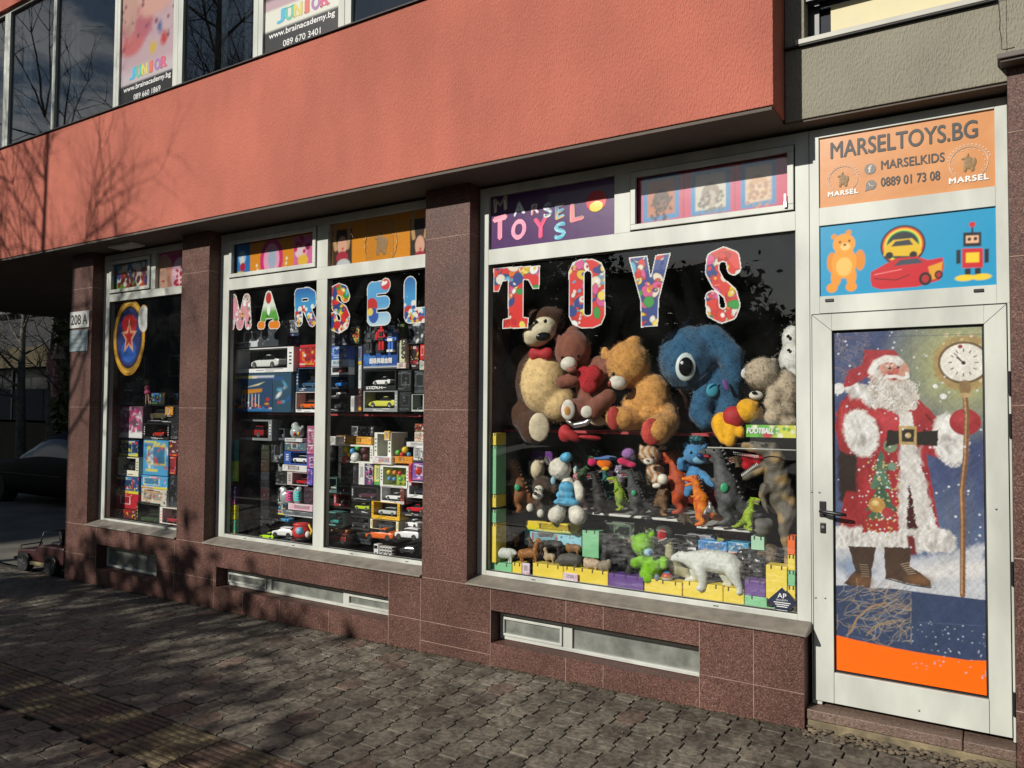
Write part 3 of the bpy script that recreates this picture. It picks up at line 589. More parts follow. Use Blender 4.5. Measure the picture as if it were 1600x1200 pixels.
# window over the grey wall
G = MB(); G.box(-.9, .0185, -.03, .1, 3.6, 3.628); gs = G.build('sill_flashing', mat('sill_metal', (.42, .41, .36), .5, var=.15), B, bevel=.003)
G = MB(); G.box(-.96, .0185, -.025, .1, 3.5925, 3.5995); G.build('sill_gap', ALUD, B)
G = MB()
for a in ((-.858, -.8, 3.63, 4.98), (-.03, .018, 3.63, 4.98), (-.8, -.03, 3.63, 3.66), (-.8, -.03, 4.2, 4.26), (-.8, -.03, 4.95, 4.98)): G.box(a[0], a[1], .1, .15, a[2], a[3])
gw = G.build('grey_bay_window', BLK, B)
G = MB(); G.box(-.74, -.03, .1, .11, 3.66, 3.83); G.build('paper_sheet', mat('cream_paper', (.62, .55, .33), .6, var=.06, vs=6, bump=.4, bs=5), gw)
G = MB(); G.box(-.8, -.03, .125, .131, 3.66, 4.95); G.build('pane', GLASSU, gw)
for z in (3.86, 3.91, 3.96): 
    G = MB(); G.box(-.857, .017, .02, .06, z-.012, z+.012); G.build('shutter_slat', BLK, gw)
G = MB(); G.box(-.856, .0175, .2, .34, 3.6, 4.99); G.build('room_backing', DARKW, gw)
# ================================================================== street: trees, parked car, far houses
BARK = mat('bark', (.12, .10, .08), .95, var=.4, vs=12, bump=.8, bs=30, stretch=(1, 1, .3))
BARKL = mat('pale_bark', (.15, .14, .11), .9, col2=(.05, .05, .035), vs=9, bump=.6, bs=30)
def branch_tree(name, label, cat, x, y, h, r0, seed, lean=(0, 0), spread=1., first=.25, n1=16, sub=9, droop=.0, group=None, bark=None, twigs=True):
    rg = random.Random(seed); t = thing(name, label, cat, (x, y, gz(max(-13, x))-.06), group=group)
    tr = MB(); P = []; n = 14
    for i in range(n+1):
        q = i/n; P.append(Vector((lean[0]*q*h+.12*math.sin(q*5+seed)*q*h*.1, lean[1]*q*h+.1*math.cos(q*4+seed)*q*h*.1, q*h)))
    tr.tube(P, [r0*(1.25 if i == 0 else 1)*(1-.9*i/n)+.008 for i in range(n+1)], 10)
    tr.build('trunk', bark or BARK, t, smooth=True)
    cr = MB()
    def limb(p, d, L_, r, depth):
        k = 7 if depth < 2 else 4; pts = [p]; dd = d.copy()
        for i in range(k):
            dd = (dd+Vector((rg.uniform(-.2, .2), rg.uniform(-.2, .2), rg.uniform(-.12, .16)-droop*(i/k)))).normalized(); pts.append(pts[-1]+dd*L_/k)
        cr.tube(pts, [r*(1-.82*i/k) for i in range(k+1)], 6 if depth == 0 else 4 if depth == 1 else 3, cap=False)
        if depth < (3 if twigs else 2):
            m_ = (sub, 6, 4)[depth]
            for j in range(m_):
                i = rg.randint(1, k); q = pts[i]; a = (pts[i]-pts[i-1]).normalized(); side = a.cross(Vector((rg.gauss(0, 1), rg.gauss(0, 1), rg.gauss(0, 1)))).normalized()
                limb(q, (a*.6+side*.75+Vector((0, 0, .1))).normalized(), L_*rg.uniform(.38, .62), r*.42, depth+1)
    for j in range(n1):
        q = first+(1-first)*(j+rg.random()*.6)/n1; i = min(n-1, int(q*n)); p = P[i].lerp(P[i+1], q*n-i); a = rg.uniform(0, 6.28)
        limb(p, Vector((math.cos(a), math.sin(a), rg.uniform(.25, .9))).normalized(), h*spread*(.42-.26*q)*rg.uniform(.7, 1.2), r0*.42*(1-q*.75), 0)
    cr.build('crown', bark or BARK, t); return t
LEAF = mat('dark_foliage', (.045, .065, .022), .6, var=.5, vs=3)
def leafy(name, label, cat, x, y, h, crown, seed, n=7000, group=None, size=.1):
    'tree with a leafy crown: crown = (cx, cy, cz, rx, ry, rz) relative to the foot'
    rg = np.random.default_rng(seed); t = thing(name, label, cat, (x, y, gz(max(-13, x))-.06), group=group); cx, cy, cz, rx, ry, rz = crown
    tr = MB(); tr.tube([(0, 0, 0), (.03, 0, h*.3), (cx*.6, cy*.6, cz-rz*.4), (cx, cy, cz+rz*.5)], [.13, .1, .075, .02], 9)
    for _ in range(22):
        d = rg.normal(size=3); d /= np.linalg.norm(d); z0 = cz-rz*.6+rg.uniform(0, rz*.8); tr.tube([(cx*.7, cy*.7, z0), (cx+d[0]*rx*.5, cy+d[1]*ry*.5, z0+.2), (cx+d[0]*rx*.9, cy+d[1]*ry*.9, cz+d[2]*rz*.8)], [.035, .02, .006], 5)
    tr.build('trunk', BARK, t, smooth=True)
    cl = rg.normal(size=(60, 3)); cl /= np.linalg.norm(cl, axis=1)[:, None]; cl *= rg.uniform(.45, 1, 60)[:, None]**.7
    c = cl[rg.integers(0, 60, n)]+rg.normal(size=(n, 3))*.13; c = c*np.array([rx, ry, rz])+np.array([cx, cy, cz])
    a = rg.normal(size=(n, 3)); a /= np.linalg.norm(a, axis=1)[:, None]; b = np.cross(a, rg.normal(size=(n, 3))); b /= np.linalg.norm(b, axis=1)[:, None]; s = (size*rg.uniform(.6, 1.3, n))[:, None]
    V = np.stack([c-a*s, c+b*s*.45, c+a*s, c-b*s*.45], 1).reshape(-1, 3)
    mesh_obj('crown', V, [(4*i, 4*i+1, 4*i+2, 4*i+3) for i in range(n)], LEAF, t); return t
branch_tree('street_tree', 'tall bare street tree whose twigs shade the left end of the pink wall', 'tree', -10.25, -5.9, 8.6, .10, 3, n1=22, sub=10, first=.5, spread=1.0, droop=.1)
branch_tree('street_tree', 'bare street tree further left that shows in the upper window panes', 'tree', -16.2, -8.0, 14.5, .2, 11, n1=20, sub=9, first=.3, spread=1.1)
leafy('evergreen_tree', 'evergreen street tree whose crown shades the left pavement and piers', 'tree', -10.1, -9.1, 4.6, (.1, 0, 4.45, 2.6, 1.1, 1.15), 5, 2500, size=.12)
leafy('evergreen_tree', 'low evergreen street tree that shades the middle of the pavement', 'tree', -7.2, -9.0, 3.6, (.1, 0, 3.75, 1.9, 1.0, .85), 8, 1700, size=.11)
leafy('evergreen_tree', 'evergreen conifer that shades the far left end of the pink wall', 'tree', -12.8, -8.4, 7.5, (.0, 0, 7.4, 1.0, .8, 1.3), 9, 2600, size=.13)
# far side of the street (seen only in the panes)
for i, (x, y, h, sd) in enumerate(((-21, -24, 10, 1), (-14.5, -23, 9.5, 2), (-9.5, -24, 7.6, 5), (-5.2, -22, 5.6, 7), (3, -24, 6, 9), (10, -23, 8, 10))):
    leafy('roadside_tree', ['darkest', 'second', 'third', 'fourth', 'fifth', 'sixth'][i]+' tree from the left in the row across the road', 'tree', x, y, h*.6, (0, 0, h*.62, 2.6, 2.2, h*.36), 20+sd, 4200, size=.2, group='trees across the road')
def house(name, label, x0, x1, y0, y1, h, wall, roofc, nf, nw, rows_at=None):
    t = thing(name, label, 'building', ((x0+x1)/2, (y0+y1)/2, -.2)); cx, cy = (x0+x1)/2, (y0+y1)/2
    X0, X1, Y0, Y1 = x0-cx, x1-cx, y0-cy, y1-cy
    mb = MB(); mb.box(X0, X1, Y0, Y1, 0, h); mb.build('wall', wall, t)
    mb = MB(); mb.prismx([(Y0-.4, h), (Y1+.4, h), (0, h+1.6)], X0-.4, X1+.4); mb.build('roof', roofc, t)
    for f in range(nf):
        for k in range(nw):
            wx = X0+(k+.5)*(X1-X0)/nw; z = 1.2+f*3
            for ys, yo in (((Y1, 1)),) if y0 < 0 else (((Y0, -1)),):
                m_ = MB(); m_.box(wx-.7, wx+.7, ys, ys+yo*.06, z-.08, z+1.5); fr = m_.build('window', ALU, t)
                m_ = MB(); m_.box(wx-.6, wx+.6, ys+yo*.061, ys+yo*.07, z, z+1.4); m_.build('pane', BLK, fr)
    return t
house('shade_tower', 'tall grey block across the road, its height added to shade the far left', -62, -26.5, -42, -30, 23.5, mat('far_wall', (.16, .15, .14), .9, var=.2), mat('far_roof', (.09, .05, .04), .9), 6, 8)  # out of view; height and width set to cast shade beyond the corner
house('low_building', 'low grey building across the road beside the tall one', -20.9, -12.5, -42, -30, 8.5, mat('far_wall'), mat('far_roof'), 2, 3)
house('low_house', 'low dark house across the road to the right', 4, 30, -44, -32, 5, mat('far_wall'), mat('far_roof'), 1, 5) if False else None
# beyond the corner on the left
OCH = mat('ochre_wall', (.05, .037, .015), .9, var=.25, vs=1.5); GW = mat('pale_panel_wall', (.045, .045, .048), .85, var=.15, vs=1.2)
t = thing('kiosk', 'low dark kiosk with ochre band and grey panels behind the parked black car', 'kiosk', (-24, 7.5, -.2))
mb = MB(); mb.box(-7, 6, 0, 3, 0, 1.35); mb.build('ochre_base', OCH, t)
for k in range(7):
    mb = MB(); mb.box(-7+k*1.86+.02, -7+(k+1)*1.86-.02, -.05, 2.9, 1.42, 2.35); mb.build('wall_panel', GW, t)
mb = MB(); mb.box(-7, 6, .4, 3, 2.36, 3.0); mb.build('window_band', BLK, t)
mb = MB(); mb.box(-4.6, 6, -.1, 3, 3.0, 3.6); mb.build('ochre_fascia', OCH, t)
for k in range(5): mb = MB(); mb.box(-6.6+k*2.6, -6.52+k*2.6, -.08, 0, 1.42, 3.0); mb.build('post', BLK, t)
t = thing('dark_house', 'dark house with grey slate roof behind the bare trees on the far left', 'building', (-46, 22, -.3))
mb = MB(); mb.box(-20, 18, 0, 9, 0, 8.2); mb.build('wall', mat('dark_far_wall', (.018, .018, .02), .9), t)
mb = MB(); mb.prismx([(-.6, 8.2), (9.6, 8.2), (4.5, 10.8)], -20.5, 18.5); mb.build('roof', mat('slate_roof', (.12, .115, .13), .85, var=.3, vs=.8), t)
PW = mat('pink_wrap', (.38, .16, .15), .6, var=.3, vs=6); TW = mat('tan_wrap', (.3, .2, .13), .7, var=.3, vs=9)
def leftpt(x, y, Y): return at(x, y, Y)
def side_tree(px, py0, Y, h, seed, r0, label, **k):
    p = at(px, py0, Y); return branch_tree('bare_tree', label, 'tree', p[0], Y, h, r0, seed, bark=BARKL, group='bare trees beyond the corner', **k)
side_tree(30, 780, 6.6, 6.5, 21, .14, 'bare mottled tree with a pale thick trunk, leftmost beyond the corner', n1=14, sub=7, first=.3)
ts = side_tree(74, 770, 5.6, 6.0, 22, .07, 'thin bare tree with pink wrapping halfway up its trunk', n1=12, sub=7, first=.35)
for z, q in ((2.45, .25), (2.95, .12)):
    mb = MB(); mb.lathe([(.06, 0), (.1, .05), (.085, q*1.2), (.11, q*2.), (.05, q*2.4)], (0, 0, z), 9); mb.build('trunk_wrap', PW, ts)
ts = side_tree(97, 770, 5.0, 5.5, 23, .09, 'ivy covered bare tree with hanging pink cloth beside the house number pier', n1=12, sub=7, first=.3)
mb = MB(); mb.lathe([(.02, 0), (.13, .1), (.16, .45), (.1, .6), (.12, .75), (.04, .8)], (-.05, -.12, 2.0), 9); mb.build('hanging_cloth', PW, ts)
mb = MB(); mb.lathe([(.02, 0), (.18, .1), (.1, .35), (.03, .4)], (.0, -.12, 2.85), 9); mb.build('hanging_cloth', TW, ts)
rg = np.random.default_rng(2); n = 900; q = rg.uniform(0, 1, n); a = rg.uniform(0, 6.28, n); R_ = .1+.12*rg.random(n); c = np.stack([R_*np.cos(a), R_*np.sin(a), 1.2+q*3.0], 1); u = rg.normal(size=(n, 3))*.05; v = rg.normal(size=(n, 3))*.05
mesh_obj('ivy', np.stack([c-u, c+v, c+u, c-v], 1).reshape(-1, 3), [(4*i, 4*i+1, 4*i+2, 4*i+3) for i in range(n)], mat('ivy_leaves', (.1, .11, .03), .6, var=.4, vs=9), ts)
# ------------------------------------------------------------------ cars, real and toy
TYRE = mat('rubber', (.015, .015, .016), .8); RIM = mat('wheel_rim', (.45, .46, .48), .3, .8); CGL = mat('car_glass', (.008, .009, .011), .15, spec=.3)
def wheel(par, x, y, z, r, wd, rim=None, n=18, detail=True):
    mb = MB(); mb.lathe([(r*.62, -wd/2), (r*.93, -wd/2), (r, -wd*.3), (r, wd*.3), (r*.93, wd/2), (r*.62, wd/2)], (x, y, z), n, axis='y'); o = mb.build('wheel', TYRE, par, smooth=False)
    mb = MB(); mb.lathe([(0, -wd*.42), (r*.2, -wd*.46), (r*.3, -wd*.36), (r*.6, -wd*.44), (r*.66, -wd*.5), (r*.66, wd*.5), (0, wd*.42)], (x, y, z), n, axis='y')
    if detail:
        for k in range(5):
            a = k*2*math.pi/5; mb.tube([(x+r*.12*math.cos(a), y-wd*.5, z+r*.12*math.sin(a)), (x+r*.62*math.cos(a), y-wd*.5, z+r*.62*math.sin(a))], r*.07, 4)
    mb.build('rim', rim or RIM, o); return o
KARS = dict(
    sedan=[(-.5, .45, .30, .34), (-.485, .80, .26, .47), (-.44, .90, .18, .545), (-.30, .98, .15, .60), (-.17, 1, .14, .635), (-.16, 1, .14, .64), (-.03, 1, .14, .96), (.05, 1, .14, 1.0), (.18, 1, .14, .985), (.34, .99, .15, .72), (.36, .98, .15, .70), (.46, .92, .18, .66), (.49, .82, .26, .60), (.5, .5, .32, .42)],
    sport=[(-.5, .45, .22, .26), (-.48, .85, .16, .36), (-.42, .96, .12, .46), (-.28, 1, .12, .58), (-.14, .98, .12, .62), (-.13, .98, .12, .63), (.04, .97, .12, .97), (.1, .97, .12, 1.0), (.18, .98, .12, .97), (.36, 1, .13, .70), (.38, 1, .13, .69), (.46, .96, .2, .66), (.49, .9, .26, .6), (.5, .6, .3, .44)],
    suv=[(-.5, .6, .26, .4), (-.49, .88, .22, .52), (-.45, .94, .18, .6), (-.28, .98, .16, .64), (-.22, 1, .16, .66), (-.21, 1, .16, .67), (-.12, 1, .16, .97), (0, 1, .16, 1.0), (.3, 1, .16, .99), (.44, .99, .16, .95), (.475, .98, .17, .7), (.485, .95, .2, .64), (.495, .9, .24, .6), (.5, .7, .3, .45)])
def car_mesh(L_, W, H, kind):
    K = KARS[kind]
    belt = .63 if kind == 'sedan' else .6 if kind == 'sport' else .65
    V, Fc, mi = [], [], []; n = 0
    for (x, w_, zb, zt) in K:
        hw = W/2*w_; b = min(belt, zt-.02); cab = max(0, zt-belt)/(1-belt); tw = hw*(1-.24*cab)
        sec = [(0, zb*H), (hw*.85, zb*H), (hw*.98, (zb+.06)*H), (hw, (zb+b)/2*H), (hw*.985, (b-.04)*H), (hw*.95, b*H), (tw*.93, (b+(zt-b)*.86)*H), (tw*.8, (zt-.012)*H), (0, zt*H)]
        ring = sec+[(-y, z) for y, z in sec[-2:0:-1]]; V += [(x*L_, y, z) for y, z in ring]; n = len(ring)
    for i in range(len(K)-1):
        glass = max(K[i][3], K[i+1][3]) > belt+.1
        side = min(K[i][3], K[i+1][3]) > belt+.12
        steep = abs(K[i+1][3]-K[i][3]) > .17
        for j in range(n):
            j2 = (j+1) % n; Fc.append((i*n+j, (i+1)*n+j, (i+1)*n+j2, i*n+j2)); jj = j if j < 8 else 15-j
            mi.append(1 if (glass and jj == 5 and (side or steep)) or (steep and jj in (6, 7)) else 0)
    Fc += [tuple(range(n)), tuple(range((len(K)-1)*n+n-1, (len(K)-1)*n-1, -1))]; mi += [0, 0]
    return V, Fc, mi
def car_body(par, L_, W, H, m, kind='sedan', wr=None, rim=None, detail=True, loc=None):
    'length along x with the nose at -x; loft of cross sections'
    wr = wr or H*.235
    V, Fc, mi = car_mesh(L_, W, H, kind)
    o = mesh_obj('body', V, Fc, [m, CGL], par, True, mids=mi, loc=loc)
    e = o.modifiers.new('s', 'SUBSURF'); e.levels = 1; e.render_levels = 1
    wx = .31 if kind != 'suv' else .3
    for sx in (-wx, wx-.01 if kind != 'sport' else wx):
        for sy in (-1, 1):
            wheel(par if loc is None else o, sx*L_, sy*(W/2-W*.085), wr, wr, W*.15, rim, 18 if detail else 12, detail)
    for sy in (-1, 1): lm = MB(); lm.ball((-.478*L_, sy*.33*W, .44*H), (.012*L_, .09*W, .035*H)); lm.build('headlight', WHITE, par if loc is None else o)
    return o
p = at(44, 786, 3.6); CP = mat('black_car_paint', (.003, .003, .003), .6, spec=.08)
t = thing('parked_car', 'black saloon car parked in the shade beyond the corner of the building', 'car', (-14.7, 3.8, gz(-13)-.03), rad(1))
car_body(t, 4.5, 1.8, 1.42, CP, 'sedan', wr=.33, rim=mat('dull_rim', (.12, .12, .125), .5, .5))
mb = MB(); mb.box(-1.6, .9, -.915, -.905, .62, .63); mb.build('side_trim', BLK, t)
# ride-on jeep
RP = mat('dark_red_plastic', (.03, .004, .004), .5)
t = thing('ride_on_jeep', 'dark red ride-on toy jeep standing at the far left corner of the shop', 'toy car', (-8.70, .20, gz(-8.7)-.012), rad(4)); t.scale = (.88, .88, .84)
mb = MB(); mb.prism([(-.44, .14), (.5, .14), (.5, .36), (.06, .36), (-.02, .34), (-.06, .30), (-.42, .27), (-.45, .22)], -.2, .2); mb.build('body', RP, t, bevel=.02)
for dx in (0, .55): mb = MB(); mb.prism([(-.36+dx, .2), (-.33+dx, .24), (-.17+dx, .24), (-.13+dx, .2), (-.13+dx, .16), (-.36+dx, .16)], -.245, -.2); mb.build('wheel_arch', BLK, t, bevel=.006)
mb = MB(); mb.tube([(-.03, -.17, .33), (.05, -.17, .52), (.05, .17, .52), (-.03, .17, .33)], .011, 7); mb.build('windscreen_frame', BLK, t, smooth=True)
mb = MB(); mb.tube([(.42, -.17, .35), (.4, -.17, .56), (.4, .17, .56), (.42, .17, .35)], .013, 7); mb.build('roll_bar', BLK, t, smooth=True)
mb = MB(); mb.box(.15, .32, -.14, .14, .36, .4); mb.box(.3, .36, -.14, .14, .38, .54); mb.build('seat', BLK, t, bevel=.015)
mb = MB(); mb.tube([(-.5, -.2, .15), (-.5, .2, .15)], .018, 7); mb.tube([(-.48, -.13, .15), (-.485, -.13, .3), (-.485, .13, .3), (-.48, .13, .15)], .009, 6); mb.build('bumper', BLK, t)
for y in (-.13, .13): mb = MB(); mb.lathe([(0, -.01), (.035, -.005), (.04, .02)], (-.453, y, .22), 12, axis='x'); mb.build('headlight', WHITE, t)
for x in (-.25, .3):
    for y in (-.2, .2): wheel(t, x, y, .115, .115, .09, mat('toy_hub', (.12, .12, .12), .5), 16)
mb = MB(); mb.box(-.12, .18, -.235, -.2, .105, .15); mb.build('side_step', mat('yellow_step', (.2, .17, .08), .6), t, bevel=.01)

def mini_car(par, L_, W, H, m, kind, loc, rz=0., name='toy_car'):
    'small model car in one mesh: body, glass, tyres, rims'
    V, Fc, mi = car_mesh(L_, W, H, kind); mb = MB(); mb.add(V, Fc); mb.m = list(mi); r = H*.25
    for sx in (-.31, .30):
        for sy in (-1, 1):
            mb.lathe([(r*.6, -W*.09), (r, -W*.07), (r, W*.07), (r*.6, W*.09)], (sx*L_, sy*W*.42, r), 12, 2, 'y'); mb.lathe([(0, -W*.08), (r*.6, -W*.1), (r*.6, W*.1), (0, W*.08)], (sx*L_, sy*W*.42, r), 10, 3, 'y')
    c_, q = math.cos(rz), math.sin(rz); mb.v = [(x*c_-y*q, x*q+y*c_, z) for x, y, z in mb.v]
    return mesh_obj(name, mb.v, mb.f, [m, CGL, TYRE, RIM], par, False, mids=mb.m, loc=loc)
# ================================================================== printed things on the front
PRINT = vmat('print', .42, spec=.4); PRINTG = vmat('glossy_print', .28, coat=.25, bump=.06, bs=9)
YG = .1575                                               # just behind the glass
YS = .132                                                # sign boards set in the frames
CH = ['f0e8e0', 'f4c81a', '2f9e3a', 'e8201c', 'e8579a', 'ffffff', 'f0761a', '58b8e0', 'd01818', '1c3c8e', 'ffe060', 'f8e8d0', 'e83020']
def collage(p, seed=1, n=60, r0=.012, r1=.045, cols=CH):
    r = random.Random(seed); x0, x1, z0, z1 = p.X.min(), p.X.max(), p.Z.min(), p.Z.max()
    p.c[:] = srgb(r.choice(cols))
    for _ in range(n):
        q = r.uniform(r0, r1); x, z = r.uniform(x0, x1), r.uniform(z0, z1); a = r.uniform(0, 180); f = r.uniform(.45, 1)
        p.disc(x, z, q*1.08, q*f*1.1, '3a2020', rot=a); p.disc(x, z, q, q*f, r.choice(cols), rot=a)
        if r.random() < .45: p.disc(x+q*.2, z+q*.1, q*.38, q*.3, r.choice(cols), rot=a)
    return p
def pxm(ox, oz, s, Y): return lambda x, y: tuple(at(ox+x/s, oz+y/s, Y)[[0, 2]])
def stroke_sd(p, P, wd):
    P = np.array(P, float); d = np.full(p.X.shape, 1e9)
    for a, b in zip(P[:-1], P[1:]):
        e = b-a; wx, wz = p.X-a[0], p.Z-a[1]; t = np.clip((wx*e[0]+wz*e[1])/(e@e+1e-12), 0, 1); d = np.minimum(d, np.hypot(wx-e[0]*t, wz-e[1]*t))
    return d-wd/2
def letter(ch, P, label, seed, y=YG, holes=(), strokes=None, wd=0, base=None, group=None, n=60):
    pts = [q for L_ in (strokes or [P]) for q in L_]; m = wd/2+.006
    x0, x1 = min(q[0] for q in pts)-m, max(q[0] for q in pts)+m; z0, z1 = min(q[1] for q in pts)-m, max(q[1] for q in pts)+m
    p = Paint(x0, x1, z0, z1, .0042)
    if base: base(p)
    else: collage(p, seed, n)
    if strokes:
        sd = np.full(p.X.shape, 1e9)
        for s_ in strokes: sd = np.minimum(sd, stroke_sd(p, s_, wd))
    else: sd = p.sd(P)
    for h in holes: sd = np.maximum(sd, -p.sd(h))
    p.put(.5+(sd+.006)/.004, 'f4f4f0')
    o = p.build('window_letter', y, PRINT, None, mask=sd, th=.001)
    return tag(o, label, 'letter', group)
c7 = pxm(740, 370, 3.0769, YG); Q = lambda f, L_: [f(*q) for q in L_]
TG = 'patterned letters of the word TOYS on the right window'
letter('T', Q(c7, [(95, 148), (320, 138), (316, 250), (285, 252), (262, 208), (240, 208), (240, 385), (265, 388), (262, 440), (138, 442), (140, 395), (165, 392), (165, 210), (140, 215), (120, 265), (95, 265)]), 'colourful patterned slab letter T, first letter of TOYS', 3, group=TG)
def rr(x0, x1, y0, y1, c): return [(x0+c, y0), (x1-c, y0), (x1-c*.3, y0+c*.3), (x1, y0+c), (x1, y1-c), (x1-c*.3, y1-c*.3), (x1-c, y1), (x0+c, y1), (x0+c*.3, y1-c*.3), (x0, y1-c), (x0, y0+c), (x0+c*.3, y0+c*.3)]
letter('O', Q(c7, rr(457, 633, 106, 440, 60)), 'colourful patterned letter O, second letter of TOYS', 4, holes=[Q(c7, rr(532, 566, 165, 378, 14))], group=TG)
letter('Y', Q(c7, [(745, 100), (835, 90), (852, 190), (874, 88), (948, 76), (892, 300), (886, 430), (804, 436), (802, 310)]), 'colourful patterned letter Y, third letter of TOYS', 5, group=TG)
letter('S', None, 'colourful patterned letter S, last letter of TOYS', 6, strokes=[Q(c7, [(1252, 150), (1244, 100), (1200, 82), (1152, 104), (1146, 165), (1175, 222), (1232, 272), (1248, 330), (1234, 368), (1194, 382), (1152, 360), (1146, 292)])], wd=.085, group=TG)
c5 = pxm(330, 330, 4.571, YG); MG = 'patterned letters of the word MARSEL on the middle window'
def pale(p): collage(p, 21, 50, .012, .03, ['f0e8d8', 'e89aa8', 'f0c060', 'ffffff', '202020', 'd8b8c8', '90a890'])
letter('M', None, 'pale pink and cream rounded letter M, first letter of MARSEL', 7, strokes=[Q(c5, [(152, 625), (145, 820)]), Q(c5, [(160, 625), (203, 815)]), Q(c5, [(250, 622), (206, 815)]), Q(c5, [(255, 622), (265, 812)])], wd=.085, base=pale, group=MG)
def green(p):
    h = (p.Z-p.Z.min())/(p.Z.max()-p.Z.min()); p.c[:] = srgb('5aa83a'); p.put((h-.45)*6, 'e8f0e0'); p.disc(*c5(410, 620), .035, .05, 'c82828'); p.dots(14, .006, .02, '2f7a2a', 5, box=(p.X.min(), p.X.max(), p.Z.min(), c5(410, 720)[1])); p.disc(*c5(410, 705), .02, .045, 'ffffff')
    for q in ((360, 815), (450, 812)): p.disc(*c5(*q), .08, .035, 'f0881a')
letter('A', None, 'green and white letter A standing on two orange feet', 8, strokes=[Q(c5, [(408, 600), (372, 770)]), Q(c5, [(412, 600), (462, 770)]), Q(c5, [(385, 740), (450, 738)]), Q(c5, [(400, 640), (420, 700)]), Q(c5, [(350, 815), (365, 815)]), Q(c5, [(430, 812), (470, 811)])], wd=.075, base=green, group=MG)
def bluey(p):
    h = (p.Z-p.Z.min())/(p.Z.max()-p.Z.min()); p.c[:] = srgb('3a9ad8'); p.put((h-.6)*3, '2468b0'); p.dots(30, .012, .03, 'c82828', 5, box=(p.X.min(), p.X.max(), p.Z.min(), p.Z.min()+.17)); p.dots(26, .01, .024, 'f0f0e8', 6, box=(p.X.min(), p.X.max(), p.Z.min(), p.Z.min()+.18)); p.dots(18, .01, .025, '2a4a90', 7, box=(p.X.min(), p.X.max(), p.Z.min(), p.Z.min()+.15)); p.dots(8, .01, .02, 'e0c030', 8, box=(p.X.min(), p.X.max(), p.Z.min(), p.Z.min()+.1))
letter('R', None, 'blue letter R with a busy red and white lower edge, beside the white mullion', 9, strokes=[Q(c5, [(622, 590), (625, 785)]), Q(c5, [(622, 590), (690, 582), (720, 600), (722, 655), (690, 680), (625, 682)]), Q(c5, [(680, 690), (722, 785)])], wd=.095, base=bluey, group=MG)
letter('S', None, 'colourful patterned letter S, fourth letter of MARSEL', 10, strokes=[Q(c5, [(958, 610), (945, 570), (910, 558), (875, 575), (868, 625), (890, 675), (940, 710), (958, 755), (950, 805), (915, 828), (878, 812), (868, 765)])], wd=.10, group=MG, n=80)
def skyb(p):
    p.c[:] = srgb('58a8e0'); h = (p.Z-p.Z.min())/(p.Z.max()-p.Z.min()); p.put(1-h*2.2, 'c8e4f0'); p.disc(*c5(1146, 675), .06, .06, 'c82828'); p.disc(*c5(1160, 745), .05, .06, '2a58b0'); p.disc(*c5(1135, 720), .03, .03, 'f0d060'); p.disc(*c5(1245, 520), .05, .045, 'd83838'); p.dots(5, .01, .014, 'ffffff', 3, box=(c5(1220, 500)[0], c5(1270, 500)[0], c5(1220, 540)[1], c5(1220, 500)[1]))
letter('E', None, 'sky blue letter E with a red spot on its top corner', 11, strokes=[Q(c5, [(1150, 550), (1148, 770)]), Q(c5, [(1150, 552), (1240, 540)]), Q(c5, [(1150, 658), (1240, 650)]), Q(c5, [(1150, 772), (1245, 765)]), Q(c5, [(1244, 525), (1244, 530)])], wd=.105, base=skyb, group=MG)
letter('L', None, 'dark blue letter L partly hidden by the granite pier, last letter of MARSEL', 12, strokes=[Q(c5, [(1420, 520), (1418, 740)]), Q(c5, [(1420, 745), (1600, 735)])], wd=.12, base=bluey, group=MG)
# ------------------------------------------------------------------ gold ring sticker on the left window
cA = pxm(150, 380, 5, YG); cx, cz = cA(257, 735); p = Paint(cx-.30, cx+.30, cz-.42, cz+.42, .006, '241c2a')
d = np.hypot((p.X-cx)/.27, (p.Z-cz)/.385); p.put((d-.80)*40, 'd89a20'); p.put((np.abs(d-.9)-.02)*-60, 'f4d880')
p.disc(cx, cz, .205, .29, '2a3a7a'); p.disc(cx, cz+.13, .13, .10, 'c82020'); p.disc(cx, cz-.14, .13, .11, '2a62c0')
star = [(cx+(.14 if k % 2 == 0 else .06)*math.sin(k*math.pi/5), cz+(.19 if k % 2 == 0 else .08)*math.cos(k*math.pi/5)) for k in range(10)]
p.poly(star, 'e8a888'); p.poly([(cx+(a_-cx)*.62, cz+(b_-cz)*.62) for a_, b_ in star], 'c82a20'); p.disc(*cA(370, 590), .085, .13, 'f4f4f0')
tag(p.build('window_sticker', YG, PRINT, None, mask=np.minimum(d-1.0, np.hypot((p.X-cA(370, 590)[0])/.09, (p.Z-cA(370, 590)[1])/.14)-1), th=.001), 'oval gold ringed sticker in red, blue and white on the left window', 'sticker')
